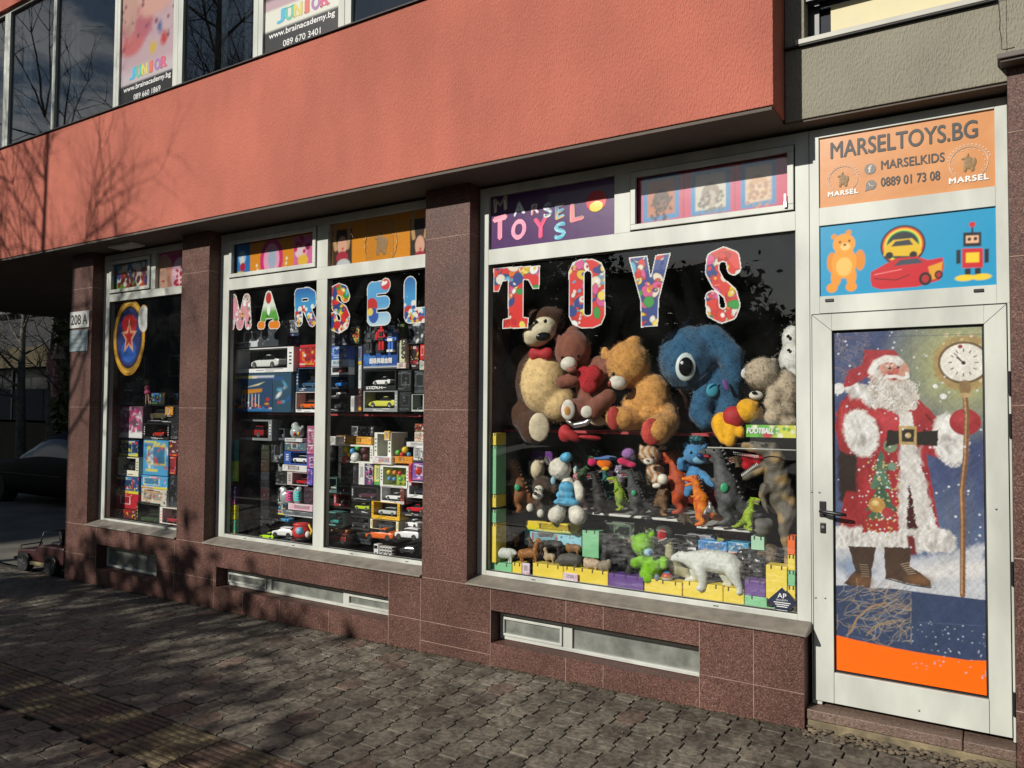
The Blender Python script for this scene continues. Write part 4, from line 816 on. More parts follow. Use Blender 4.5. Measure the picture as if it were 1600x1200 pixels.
# ------------------------------------------------------------------ boards and posters behind the transoms
def board(name, label, cat, x0, x1, z0, z1, y, cell=.006, bgc='ffffff', m=None, group=None, paint=None, holdy=0):
    t = thing(name, label, cat, (0, 0, 0), group=group); p = Paint(x0, x1, z0, z1, cell, bgc)
    if paint: paint(p)
    p.build('printed_sheet', y, m or PRINT, t, th=.003); return t
def emblem(t, cx, cz, r, y, dark, light, txt=True):
    mb = MB(); n = 26
    for i in range(n):
        a0, a1 = rad(-48+276*i/n), rad(-48+276*(i+1)/n)
        mb.tube([(cx+r*math.cos(a0), y, cz+r*math.sin(a0)), (cx+r*math.cos(a1), y, cz+r*math.sin(a1))], r*.028, 4)
        if i % 2: mb.ball((cx+r*.86*math.cos(a0), y, cz+r*.86*math.sin(a0)), (r*.04, .001, r*.04))
        if 5 < i < 21: mb.ball((cx+r*1.14*math.cos(a0), y, cz+r*1.14*math.sin(a0)), (r*.045, .001, r*.045))
    mb.build('wreath', light, t); mb = MB()
    for dx, dz, rx, rz in ((0, .1, .26, .3), (.05, -.15, .33, .22), (-.1, .32, .15, .13), (-.28, .3, .1, .07), (.2, -.38, .12, .16), (-.18, -.36, .1, .17), (-.02, .5, .06, .12), (.3, .05, .12, .25)): mb.ball((cx+dx*r, y-.0002, cz+dz*r), (rx*r, .0012, rz*r))
    mb.build('horse_figure', dark, t)
    if txt: text('lettering', 'MARSEL', cx-r*1.02, cz-r*1.12, r*2.04, r*.34, y-.001, WHITE, t, bold=.05, spacing=1.15)
PRM = mat('sign_black_print', (.02, .02, .02), .5); PRG = mat('sign_grey_print', (.16, .15, .14), .5); PGOLD = mat('gold_print', (.50, .28, .06), .45); PGD = mat('dark_gold_print', (.22, .12, .03), .5)
# orange address board over the door
def orangep(p): p.c[:] = srgb('d48f52'); p.put((p.noise(5, 3, 1, 2.4)-.2)*.5, 'e4a870'); p.put((p.noise(9, 6, .5, 3)-.5)*.5, 'c07c42')
t = board('address_board', 'orange board reading MARSELTOYS.BG with phone number over the door', 'sign', -.81, .005, 2.735, 3.12, YS, .006, m=PRINTG, paint=orangep)
s1 = pxm(1200, 0, 2.4, YS); yy = YS-.0016
def fit(t_, s, a, b, h, m, bold=0., **k): text('lettering', s, a[0], a[1], b[0]-a[0], h, yy, m, t_, bold=bold, rise=b[1]-a[1], **k)
fit(t, 'MARSELTOYS.BG', s1(236, 596), s1(786, 514), .088, PRM, .02)
text('lettering', 'MARSELKIDS', s1(425, 636)[0], s1(425, 636)[1], s1(662, 605)[0]-s1(425, 636)[0], .046, yy, PRM, t, bold=.02, rise=s1(662, 605)[1]-s1(425, 636)[1])
fit(t, '0889 01 73 08', s1(424, 700), s1(645, 674), .046, PRM, .02)
a = s1(383, 634); mb = MB(); mb.lathe([(0, -.001), (.028, -.001), (.028, .001)], (a[0], yy, a[1]), 24, axis='y'); mb.build('round_icon', PRG, t); a = s1(387, 694); mb = MB(); mb.lathe([(0, -.001), (.026, -.001), (.026, .001)], (a[0], yy, a[1]), 24, axis='y'); mb.prism([(a[0]-.03, a[1]-.03), (a[0]-.01, a[1]-.024), (a[0]-.024, a[1]-.008)], yy-.0013, yy+.001); mb.build('speech_icon', PRG, t)
a = s1(383, 634); text('lettering', 'f', a[0]-.01, a[1]-.018, .02, .036, yy-.0014, mat('pale_print', (.6, .5, .4), .5), t, bold=.02)
a = s1(387, 694); mb = MB(); mb.tube([(a[0]-.01, yy-.0016, a[1]+.012), (a[0]-.004, yy-.0016, a[1]-.004), (a[0]+.012, yy-.0016, a[1]-.01)], .0042, 5); mb.build('handset_icon', mat('pale_print'), t)
a = s1(281, 675); emblem(t, a[0], a[1], .073, yy, PGD, mat('pale_print')); a = s1(752, 612); emblem(t, a[0], a[1], .083, yy, PGD, mat('pale_print'))
# turquoise picture board
def bluep(p):
    p.c[:] = srgb('1496c4'); p.put((p.noise(4, 3)-.5)*.25, '2aa4d0')
    s = pxm(1200, 0, 2.4, YS); f = lambda x, y: s(x, y)
    # plain teddy bear
    for q, rx, rz, c in (((248, 888), .015, .015, 'e08a1c'), ((302, 872), .015, .015, 'e08a1c'), ((240, 985), .026, .055, 'e08a1c'), ((345, 975), .026, .055, 'e08a1c'), ((240, 1080), .028, .026, 'e8951f'), ((312, 1075), .028, .026, 'e8951f'), ((255, 1040), .026, .05, 'e8951f'), ((312, 1035), .026, .05, 'e8951f'), ((285, 985), .062, .085, 'ee9c24'), ((285, 1000), .04, .05, 'f8c060'), ((285, 915), .056, .055, 'ee9c24'), ((290, 925), .025, .02, 'f8c878'), ((288, 918), .008, .006, '201008'), ((270, 908), .0055, .0065, '201008'), ((305, 903), .0055, .0065, '201008')): p.disc(*f(*q), rx, rz, c)
    # rainbow ring with a yellow car, red sports car in front
    a = f(505, 920)
    for r_, c in ((.105, '1c1c1c'), (.096, 'd84020'), (.09, 'f0a020'), (.084, 'f0e040'), (.078, '38a048'), (.072, '20282e')): p.disc(*a, r_, r_, c)
    p.poly([f(*q) for q in ((432, 960), (440, 925), (470, 900), (540, 893), (570, 920), (575, 945), (560, 960))], 'e0b818'); p.poly([f(*q) for q in ((462, 925), (478, 905), (530, 898), (545, 918))], '30343a')
    for q in ((455, 958), (545, 955)): p.disc(*f(*q), .018, .018, '141414')
    p.poly([f(*q) for q in ((384, 1050), (386, 1020), (440, 990), (480, 968), (560, 962), (600, 975), (655, 965), (660, 1000), (645, 1050), (560, 1075), (420, 1085), (390, 1075))], 'c81824'); p.poly([f(*q) for q in ((470, 998), (495, 975), (560, 968), (585, 985))], '3a4450'); p.poly([f(*q) for q in ((600, 1000), (655, 980), (650, 1040), (610, 1050))], 'e0a020', alpha=.8)
    p.line([f(400, 1045), f(480, 1050), f(530, 1030)], .006, '701018'); p.line([f(400, 1030), f(500, 1010)], .004, 'f09090')
    for q, r_ in (((590, 1045), .034), ((640, 1030), .022)): p.disc(*f(*q), r_*.85, r_, '101010'); p.disc(*f(*q), r_*.5, r_*.6, 'b02028')
    # plain toy robot in black, red and yellow
    R4 = lambda x0, y0, x1, y1, c: p.poly([f(x0, y0), f(x1, y0-2), f(x1, y1-2), f(x0, y1)], c)
    R4(732, 872, 800, 925, '1a1a20'); R4(742, 884, 790, 912, 'e8b890'); p.disc(*f(755, 897), .008, .009, '141418'); p.disc(*f(778, 895), .008, .009, '141418'); p.line([f(766, 872), f(766, 845)], .008, '1a1a20'); p.disc(*f(766, 842), .014, .014, 'cc1c24')
    R4(728, 932, 806, 1005, 'cc1c24'); R4(742, 948, 792, 985, 'f0cc28'); R4(706, 938, 722, 990, '1a1a20'); R4(812, 934, 828, 986, '1a1a20'); R4(738, 1008, 760, 1034, '1a1a20'); R4(776, 1006, 798, 1032, '1a1a20'); p.disc(*f(738, 1042), .042, .016, 'f0cc28'); p.disc(*f(800, 1038), .042, .016, 'f0cc28')
board('picture_board', 'turquoise board printed with an orange teddy bear and a red car', 'sign', -.81, .005, 2.25, 2.636, YS, .0042, m=PRINTG, paint=bluep)
# winter poster on the door
def winter(p):
    s = 3.3333; f = lambda x, y: tuple(at(1240+x/s, 480+y/s, .128)[[0, 2]]); K = .00117; rg = random.Random(5)
    A = lambda P: [f(*q) for q in P]
    def D(x, y, rx, ry, c, **k): p.disc(*f(x, y), rx*K, ry*K, c, **k)
    zz = p.Z; z0, z1 = f(500, 2000)[1], f(500, 120)[1]; h = (zz-z0)/(z1-z0)
    p.c[:] = srgb('425280'); p.put((.58-h)*3, '6f89b0'); p.put((p.noise(7, 1)-.15)*.4, '66789c'); p.put((p.noise(13, 4)-.5)*.5, '34426c')
    for k in range(90):                               # frosty twigs at the top left
        x, y = rg.uniform(205, 380), rg.uniform(130, 360); p.line([f(x, y), f(x+rg.uniform(-25, 45), y+rg.uniform(-25, 25)), f(x+rg.uniform(-10, 60), y+rg.uniform(-10, 50))], .0022, rg.choice(['8a7a78', 'a8948c', '6a6a88']), alpha=.7)
    D(885, 290, 240, 250, 'b8bc7a', soft=.22, alpha=.75)
    for k in range(26):                               # far trees
        x = rg.choice([rg.uniform(780, 985), rg.uniform(700, 985)]); y0 = rg.uniform(1150, 1330); hh = rg.uniform(150, 420); p.line([f(x, y0), f(x+rg.uniform(-12, 12), y0-hh)], .004, '5a6480', alpha=.6)
        for j in range(7): yy_ = y0-hh*rg.uniform(.4, 1); p.line([f(x, yy_), f(x+rg.uniform(-45, 45), yy_-rg.uniform(20, 60))], .0022, '66708c', alpha=.55)
    p.poly(A([(200, 1235), (420, 1250), (620, 1310), (800, 1280), (990, 1230), (1000, 1540), (200, 1480)]), 'ccd0d8', soft=.03, rag=.01); p.poly(A([(600, 1370), (800, 1330), (990, 1330), (990, 1400), (700, 1420)]), 'e8e6e4', soft=.04); p.poly(A([(205, 1330), (300, 1300), (420, 1380), (300, 1420)]), '8a9cb8', soft=.05)
    # sack and cape
    p.poly(A([(232, 720), (430, 690), (440, 1010), (240, 1010)]), '3a2a24', soft=.02, rag=.006)
    p.poly(A([(214, 620), (240, 500), (300, 445), (400, 430), (450, 560), (430, 760), (400, 960), (330, 1180), (225, 1180), (270, 960), (330, 800), (240, 740)]), 'a81e24', rag=.004); p.poly(A([(232, 780), (330, 760), (330, 960), (240, 960)]), '332620', soft=.02, rag=.006)
    # coat
    coat = A([(300, 1190), (345, 960), (400, 760), (430, 520), (470, 470), (630, 460), (700, 530), (760, 600), (740, 780), (690, 765), (720, 930), (760, 1160), (775, 1230), (560, 1240), (300, 1230)]); p.poly(coat, 'b4202a', rag=.003)
    for k in range(60): x, y = rg.uniform(320, 740), rg.uniform(480, 1180); p.put(np.where(p.sd(coat) < 0, 1, 0)*np.clip(.5-(np.hypot((p.X-f(x, y)[0])/.012, (p.Z-f(x, y)[1])/.09)-1)*1.2, 0, 1)*.35, rg.choice(['7c1018', 'd83a3a', '8c141c', 'c42830']))
    p.poly(A([(575, 880), (620, 880), (650, 1190), (560, 1190)]), '4a1c1c', soft=.01)
    # arm to the right with cuff and mitten
    p.poly(A([(640, 470), (700, 525), (770, 600), (800, 650), (770, 790), (680, 760), (640, 640)]), 'ae1e28', rag=.003); p.line(A([(690, 560), (760, 640)]), .012, '7c1018', alpha=.6); p.line(A([(680, 640), (770, 760)]), .014, '641016', alpha=.6)
    # arm across with cuff and mitten
    p.poly(A([(220, 560), (290, 460), (390, 470), (380, 640), (250, 690)]), 'b8242c', rag=.003)
    for k in range(9): p.line(A([(235+k*18, 520), (225+k*22, 640)]), .007, rg.choice(['7c1018', 'd84444']), alpha=.5)
    D(455, 605, 98, 66, 'c0202c'); D(480, 590, 60, 40, 'd83440', soft=.03, alpha=.7); D(410, 625, 40, 40, '8a141c', soft=.03, alpha=.7)
    def fur(x, y, rx, ry, c='eceae4', rot=0): p.disc(*f(x, y), rx*K, ry*K, c, rag=.007, soft=.014, rot=rot, seed=int(x)); [p.disc(*f(x+rg.uniform(-.7, .7)*rx, y+rg.uniform(-.7, .7)*ry), .010, .022, rg.choice(['ffffff', 'c8c4be', 'b4aca6']), soft=.012, alpha=.6, rot=rg.uniform(-30, 30)) for _ in range(26)]
    fur(350, 655, 72, 108, rot=12); fur(815, 690, 66, 112, rot=8); D(893, 598, 58, 56, 'b01c28'); D(878, 580, 30, 26, 'd03440', soft=.03, alpha=.7)
    # white front trim and hem
    p.poly(A([(545, 540), (615, 545), (640, 730), (555, 730)]), 'e4e0da', rag=.006); p.poly(A([(560, 725), (640, 725), (700, 960), (755, 1190), (650, 1200), (605, 920), (585, 1190), (545, 1190), (552, 900)]), 'dedad4', rag=.010)
    for k in range(70): y = rg.uniform(740, 1180); q = (y-740)/440; x = rg.choice([560+rg.uniform(-10, 20), 625+q*80+rg.uniform(-20, 30)]); p.disc(*f(x, y), .006, .02, rg.choice(['ffffff', 'b4aca6', 'c8c0b8']), soft=.012, alpha=.6, rot=rg.uniform(-40, 40))
    for x in range(225, 800, 26): fur(x, 1200+rg.uniform(-8, 8)+(x-225)*.03, 34, 46)
    p.poly(A([(590, 1190), (630, 1190), (640, 1290), (600, 1290)]), '7c2020', soft=.01)
    # little decorated fir
    for k, (yt, yb, hw) in enumerate(((745, 850, 38), (800, 950, 62), (900, 1060, 80), (980, 1130, 86))): p.poly(A([(455, yt), (455+hw, yb), (455-hw, yb)]), ['4a7058', '5a8468', '43684e', '4c7458'][k], rag=.008)
    p.poly(A([(370, 1100), (545, 1100), (545, 1170), (360, 1170)]), 'b42a20', rag=.01); p.dots(90, .002, .006, 'd8c070', 4, box=(f(380, 0)[0], f(540, 0)[0], f(0, 1160)[1], f(0, 780)[1])); p.dots(50, .002, .005, 'e8f0e8', 5, box=(f(370, 0)[0], f(540, 0)[0], f(0, 1160)[1], f(0, 760)[1]))
    D(433, 1030, 34, 34, 'd09838'); D(425, 1020, 14, 12, 'f0d080', soft=.01); D(490, 1072, 24, 24, 'b83038'); D(503, 724, 28, 28, '7a9470'); D(497, 716, 10, 10, 'c8d0a0'); D(513, 830, 18, 18, '7a9a80'); p.line(A([(498, 650), (500, 700)]), .004, 'c8a860')
    # belt
    p.poly(A([(490, 640), (560, 645), (640, 650), (755, 640), (750, 725), (640, 715), (540, 712), (480, 730)]), '2c2622', rag=.003); p.poly(A([(548, 618), (642, 620), (640, 718), (550, 716)]), 'c8a860'); p.poly(A([(562, 634), (628, 636), (626, 702), (564, 700)]), '38302a'); D(596, 668, 12, 12, 'd8b870')
    # head
    fur(350, 440, 78, 32, rot=-18); fur(430, 480, 52, 36); D(520, 335, 62, 58, 'dc9c84'); D(505, 350, 22, 18, 'c84c44', soft=.02, alpha=.8)
    p.poly(A([(400, 330), (450, 330), (470, 375), (560, 385), (600, 375), (640, 400), (655, 480), (635, 530), (560, 560), (480, 530), (420, 500), (385, 430)]), 'd8d0c4', rag=.010)
    for k in range(150): x, y = rg.uniform(400, 645), rg.uniform(385, 535); a = rg.uniform(0, 6); r_ = rg.uniform(8, 17); p.line([f(x+r_*math.cos(a+t_), y+r_*math.sin(a+t_)) for t_ in (0, .8, 1.6, 2.4, 3.2)], .0035, rg.choice(['f6f2ea', 'b8aca0', 'a09488', 'ffffff']), alpha=.7)
    p.line(A([(455, 372), (490, 362), (530, 360), (570, 372), (595, 362), (590, 345)]), .017, 'f4f0ea'); D(525, 374, 10, 5, 'a83838'); D(532, 332, 14, 15, 'd86858'); D(500, 318, 7, 5, '2c3440'); D(545, 314, 6, 5, '2c3440'); p.line(A([(485, 304), (515, 302)]), .007, 'f0ece4'); p.line(A([(535, 298), (556, 300)]), .007, 'f0ece4')
    p.poly(A([(358, 300), (372, 222), (520, 222), (556, 262), (440, 290), (400, 350), (300, 410), (250, 425), (290, 330)]), 'b82430', rag=.003)
    for k in range(24): x, y = rg.uniform(290, 520), rg.uniform(230, 380); p.line([f(x, y), f(x-20, y+26)], .006, rg.choice(['7c1018', 'd84848', '9a1c24']), alpha=.45 if y < 500-x*.4+60 else 0)
    p.line(A([(405, 335), (430, 290), (480, 268), (535, 272), (552, 285)]), .036, 'ece8e0', soft=.01); D(235, 424, 24, 26, 'f0f0ee'); D(204, 450, 10, 10, 'f0f0ee')
    # staff and clock
    p.line(A([(890, 440), (903, 560), (896, 780), (876, 960), (882, 1120), (880, 1500)]), .024, '8c5c34'); p.line(A([(887, 440), (899, 560), (892, 780), (872, 960), (878, 1120), (876, 1490)]), .008, 'c89c68', alpha=.8)
    for k in range(34): y = 450+k*31; x = 895-(.01*abs(y-700) if y > 560 else 0); p.line([f(x-10, y), f(x+12, y+12)], .003, '6a4024', alpha=.6)
    D(888, 290, 118, 118, 'b49858', rag=.010); p.dots(60, .003, .009, 'dcc890', 9, box=(f(770, 0)[0], f(985, 0)[0], f(0, 400)[1], f(0, 165)[1])); D(885, 288, 96, 90, '7a6038'); D(885, 288, 86, 80, 'f0ece0')
    for k in range(12): a = rad(30*k); p.line([f(885+62*math.cos(a), 288+58*math.sin(a)), f(885+76*math.cos(a), 288+71*math.sin(a))], .0045, '282420')
    p.line(A([(885, 290), (850, 262)]), .006, '181410'); p.line(A([(885, 290), (838, 240)]), .004, '181410'); D(885, 290, 8, 8, '181410'); D(868, 205, 9, 8, 'a02028'); D(893, 420, 22, 34, '9a7a48'); D(893, 458, 26, 10, 'c8a870')
    # boots
    p.poly(A([(285, 1245), (430, 1250), (410, 1350), (400, 1465), (330, 1462), (262, 1440), (320, 1370)]), '4a3628', rag=.003); p.poly(A([(470, 1250), (612, 1250), (604, 1350), (660, 1385), (715, 1425), (716, 1458), (600, 1440), (480, 1410)]), '50392a', rag=.003); D(350, 1425, 46, 26, '7a5230', soft=.03); D(655, 1420, 44, 20, '84592f', soft=.03); p.line(A([(478, 1412), (600, 1445), (715, 1462)]), .006, '1c1612')
    for k in range(6): p.line(A([(560+k*7, 1340+k*10), (600+k*7, 1330+k*11)]), .003, 'c0a888'); p.line(A([(345+k*2, 1340+k*12), (385+k*2, 1342+k*12)]), .003, 'a89478')
    # pieces joined on below: plain night blue, golden twigs, orange
    p.poly(A([(395, 1462), (520, 1466), (700, 1490), (985, 1524), (1020, 1524), (1020, 2060), (200, 2060), (200, 1450), (270, 1448)]), '34486e')
    for k in range(150):
        x, y = rg.uniform(215, 600), rg.uniform(1460, 1760); a = rg.uniform(-1, .6); P = [(x, y)]
        for j in range(5): a += rg.uniform(-.5, .5); P.append((P[-1][0]+20*math.cos(a), P[-1][1]+18*math.sin(a)))
        p.line([f(min(612, q[0]), q[1]) for q in P], .0032, rg.choice(['a8906a', '8a8478', 'c0a078', '6c7c94', 'b8a890']), alpha=.75)
    p.line(A([(290, 1700), (330, 1620), (400, 1560), (480, 1540)]), .008, 'b08850'); p.line(A([(380, 1710), (420, 1660), (520, 1630)]), .006, 'a88c60')
    p.poly(A([(190, 1700), (330, 1735), (520, 1775), (720, 1810), (900, 1838), (1030, 1842), (1030, 2060), (190, 2060)]), 'ff6a00')
    p.dots(70, .0015, .0045, 'c8d0e0', 12, alpha=.8, box=(f(600, 0)[0], f(1000, 0)[0], f(0, 1775)[1], f(0, 1540)[1])); p.dots(150, .0015, .006, 'e8ecf4', 13, alpha=.85, box=(f(205, 0)[0], f(985, 0)[0], f(0, 1200)[1], f(0, 130)[1]))
    D(780, 465, 13, 12, 'f4f4f8'); D(738, 412, 9, 9, 'f4f4f8')
    p.line(A([(640, 1640), (990, 1660)]), .002, '5a6c90'); p.line(A([(208, 150), (208, 1900)]), .006, '5a3030', alpha=.6); p.line(A([(610, 130), (612, 470)]), .0022, '303c60', alpha=.5); g_ = p.c.mean(-1, keepdims=True); orange = (p.c[..., :1] > .8) & (p.c[..., 2:] < .05); p.c = np.where(orange, p.c, np.clip((p.c*.84+g_*.16)*.78*(1+.16*p.noise(60, 31)[..., None]+.12*p.noise(150, 32)[..., None]+p.r.normal(0, .05, p.X.shape)[..., None]), 0, 1)); p.line(A([(230, 160), (980, 140)]), .003, '303c60', alpha=.7)
t = board('winter_poster', 'winter poster of a bearded man in a red fur trimmed coat on the door', 'poster', -.738, -.06, .256, 2.047, .1285, .0034, m=PRINTG, paint=winter)
# purple shop board
def purp(p): p.c[:] = srgb('4a1c5e'); p.put((p.noise(4, 4)-.4)*.3, '5c2a72')
t = board('shop_board', 'purple board with dancing letters MARSEL TOYS over the right window', 'sign', -2.98, -2.035, 2.74, 3.105, .144, .012, m=PRINTG, paint=purp)
pc = pxm(740, 220, 3.0769, .144); yy = .1428
def vtext(par, s, a, w_, h, cols, seed, rise=0., bold=.055):
    r = np.random.default_rng(seed)
    def sc(P):
        k = P[:, 0]*41+P[:, 2]*57; i = (np.floor(np.sin(k*1.9)*2.2+np.cos(P[:, 2]*90)*1.4)).astype(int) % len(cols); return np.array([srgb(c) for c in cols])[i]*.85
    return text('lettering', s, a[0], a[1], w_, h, yy, PRINT, par, bold=bold, rise=rise, scol=sc)
x = [(105, 340, 'W', .075), (195, 335, 'A', .07)]
for (qx, qy, ch, w_, h, c) in ((100, 345, 'M', .10, .09, ['d8c8b0', '786858', 'f0f0e8']), (195, 362, 'A', .085, .085, ['e8e0f0', '5878a0', 'ffffff']), (280, 358, 'R', .055, .07, ['e8e8f0', 'c86060']), (338, 372, 'S', .062, .09, ['f0f0f0', '6080a0']), (396, 378, 'E', .06, .09, ['58b8d8', 'e8b040', '306090']), (468, 390, 'L', .09, .11, ['f08090', 'd8b890', '908070']), (98, 478, 'T', .10, .15, ['f49ab0', 'f4a8bc', 'f08ca8']), (186, 478, 'O', .105, .125, ['f490b4', 'f8a8c0']), (292, 472, 'Y', .10, .13, ['e83c78', 'f05890', 'd02c68']), (392, 476, 'S', .075, .10, ['60c0d8', 'a0dce8', '3898b8'])):
    vtext(t, ch, pc(qx, qy), w_, h, c, qx, rise=.012)
a = pc(590, 290); mb = MB(); mb.ball((a[0], yy, a[1]), (.075, .0012, .07)); mb.build('red_spot', mat('red_print', (.6, .03, .03), .4), t); mb = MB(); mb.ball((a[0], yy-.0015, a[1]-.035), (.05, .0012, .035)); mb.build('yellow_spot', mat('yellow_print', (.75, .55, .05), .4), t)
# red poster with three framed pictures
def frames3(p):
    p.c[:] = srgb('d8406a'); c = pxm(740, 220, 3.0769, .16)
    for k, (xa, xb, ya, yb) in enumerate(((815, 990, 180, 395), (1045, 1235, 150, 365), (1285, 1455, 110, 330))):
        p.poly([c(xa, yb), c(xb, yb-28), c(xb, ya-28), c(xa, ya)], '3a8cc8'); p.poly([c(xa+22, yb-25), c(xb-22, yb-50), c(xb-22, ya), c(xa+22, ya+18)], ['c87850', 'd8d0c0', 'e8c8a8'][k])
        m = c((xa+xb)/2, (ya+yb)/2); p.disc(*m, .055, .07, ['5a3828', '9a8878', 'd8a878'][k]); p.disc(m[0], m[1]-.02, .035, .045, ['8a6048', 'c8b8a8', 'f0d0b0'][k]); p.dots(40, .004, .012, ['38241c', '787068', 'c0907a'][k], 4+k, box=(m[0]-.07, m[0]+.07, m[1]-.12, m[1]+.02))
    for xx in (1010, 1255): p.line([c(xx, 90), c(xx, 400)], .003, '902040')
board('framed_poster', 'red poster with three blue framed pictures in the opening transom', 'poster', -1.885, -.972, 2.773, 3.073, .158, .007, m=PRINTG, paint=frames3)
# transoms of the middle window
def tr1(p):
    p.c[:] = srgb('e8941c'); c = pxm(330, 330, 4.571, .158)
    p.poly([c(175, 470), c(278, 450), c(278, 200), c(175, 215)], '2a78c0'); p.disc(*c(222, 330), .05, .06, '90c8e8'); p.disc(*c(222, 355), .03, .05, 'e0e0e0'); p.disc(*c(225, 400), .035, .04, 'b82040'); p.disc(*c(205, 445), .05, .018, 'e8c828')
    p.disc(*c(430, 345), .145, .185, 'd83070'); p.disc(*c(430, 345), .10, .14, 'f0a8c8'); p.disc(*c(435, 340), .05, .09, 'a8b8d0')
    for k in range(15): a = rad(190+k*12); q = c(430, 345); p.disc(q[0]+.19*math.cos(a), q[1]+.2*math.sin(a), .013, .014, 'f8e8c8')
    p.poly([c(590, 415), c(735, 395), c(735, 170), c(590, 185)], 'e070a8'); p.disc(*c(640, 290), .07, .05, 'f0d0d8'); p.disc(*c(655, 350), .06, .05, 'f0c040'); p.dots(16, .01, .022, 'd03070', 6, box=(*sorted((c(600, 0)[0], c(730, 0)[0])), c(0, 400)[1], c(0, 240)[1])); p.disc(*c(690, 250), .03, .03, '8a2048')
board('picture_strip', 'orange strip with a pink oval between two pictures in the left transom', 'poster', -5.722, -4.705, 2.805, 3.072, .158, .007, m=PRINTG, paint=tr1)
def portrait(p, c, x0, x1, y0, y1, dx=0):
    p.poly([c(x0, y1), c(x1, y1-18), c(x1, y0-18), c(x0, y0)], '3a2a20'); w_ = (c(x1, y0)[0]-c(x0, y0)[0])/2; mx_ = (x0+x1)/2+dx
    for sx in (-1, 1): p.line([(c(mx_, 0)[0]+sx*w_*.55, c(0, 180)[1]), (c(mx_, 0)[0]+sx*w_*.75, c(0, 330)[1]), (c(mx_, 0)[0]+sx*w_*.6, c(0, 400)[1])], w_*.35, 'c8a070')
    p.disc(*c(mx_, 245), w_*.48, .075, 'e8b098'); p.disc(*c(mx_, 330), w_*.6, .05, 'b02840'); p.disc(*c(mx_+8, 385), w_*.7, .05, 'c8ccd0'); p.disc(*c(mx_+4, 268), w_*.12, .008, 'b83040')
    for sx in (-1, 1): p.disc(c(mx_, 0)[0]+sx*w_*.2, c(0, 235)[1], w_*.09, .008, '302420')
def tr2(p):
    p.c[:] = srgb('e8941c'); c = pxm(330, 330, 4.571, .158); portrait(p, c, 865, 1005, 140, 420); portrait(p, c, 1420, 1560, 60, 350)
    p.poly([c(1105, 395), c(1305, 375), c(1305, 60), c(1105, 80)], 'b87018'); p.poly([c(1110, 388), c(1300, 368), c(1300, 66), c(1110, 86)], 'd88a20')
t = board('picture_strip', 'orange strip with two women portraits around a gold MARSEL emblem', 'poster', -4.543, -3.45, 2.767, 3.108, .158, .007, m=PRINTG, paint=tr2)
c = pxm(330, 330, 4.571, .156)(1210, 235); emblem(t, c[0], c[1], .165, .1565, PGD, PGOLD)
# transoms of the left window
def tr3(p):
    p.c[:] = srgb('58a8d8'); h = (p.Z-p.Z.min())/(p.Z.max()-p.Z.min()); p.put((.35-h)*9, '6ab02c'); p.dots(46, .02, .05, 'c04828', 3, box=(p.X.min()+.03, p.X.max()-.03, p.Z.min()+.04, p.Z.min()+.22)); p.dots(40, .015, .04, 'f0e8d8', 4, box=(p.X.min()+.03, p.X.max()-.03, p.Z.min()+.05, p.Z.min()+.23)); p.dots(20, .015, .03, '284890', 5, box=(p.X.min()+.03, p.X.max()-.03, p.Z.min()+.05, p.Z.min()+.23)); p.dots(26, .01, .03, '7a3020', 6, box=(p.X.min()+.03, p.X.max()-.03, p.Z.min()+.02, p.Z.min()+.15))
board('picture_strip', 'blue and green picture of a crowd in the leftmost small transom', 'poster', -7.588, -6.968, 2.808, 3.068, .158, .008, m=PRINTG, paint=tr3)
def tr4(p):
    p.c[:] = srgb('c82c78'); c = cA; a = c(525, 265); p.disc(*a, .155, .215, 'f0a8c8'); p.disc(*a, .14, .2, 'e09a80'); p.disc(a[0], a[1]-.02, .08, .11, 'f0c0a8'); p.disc(a[0], a[1]-.04, .025, .012, 'c83050'); p.line([(a[0]-.08, a[1]+.1), (a[0]-.1, a[1]-.1)], .04, 'c88850'); a = c(650, 265); p.disc(*a, .12, .19, 'f4c8d8'); p.dots(30, .01, .025, 'b02030', 8, box=(a[0]-.08, a[0]+.1, a[1]-.15, a[1]+.12))
board('picture_strip', 'magenta strip with an oval portrait beside the second pier', 'poster', -6.858, -6.352, 2.767, 3.108, .158, .008, m=PRINTG, paint=tr4)
# house number and notices on the first pier
t = thing('house_number_sign', 'white house number plate 208 A on the leftmost granite pier', 'sign', (0, 0, 0)); mb = MB(); mb.box(-8.115, -7.76, -.012, -.001, 2.43, 2.60); mb.build('plate', mat('enamel_white', (.5, .5, .48), .35), t, bevel=.002); text('lettering', '208 A', -8.09, 2.465, .30, .10, -.0125, PRM, t, bold=.02)
t = thing('notice_plate', 'pale grey notice plate right below the house number', 'sign', (0, 0, 0)); mb = MB(); mb.box(-8.115, -7.78, -.010, -.001, 2.19, 2.41); mb.build('plate', mat('notice_grey', (.20, .25, .27), .5), t, bevel=.002)
mb = MB()
for k in range(4): mb.box(-8.09, -7.84+.02*(k % 2), -.0108, -.01, 2.36-k*.045, 2.367-k*.045)
mb.build('small_print', PRG, t)
# lamp under the soffit by the left window
t = thing('soffit_lamp', 'small flat white lamp under the soffit above the left window', 'lamp', (0, 0, 0)); mb = MB(); mb.box(-7.28, -6.9, -.12, .04, 3.165, 3.1895); mb.build('housing', mat('lamp_white', (.5, .5, .48), .4), t, bevel=.006)
mb = MB(); mb.box(-7.25, -6.93, -.10, .02, 3.158, 3.1645); mb.build('diffuser', mat('lamp_diffuser', (.6, .6, .58), .3), t)
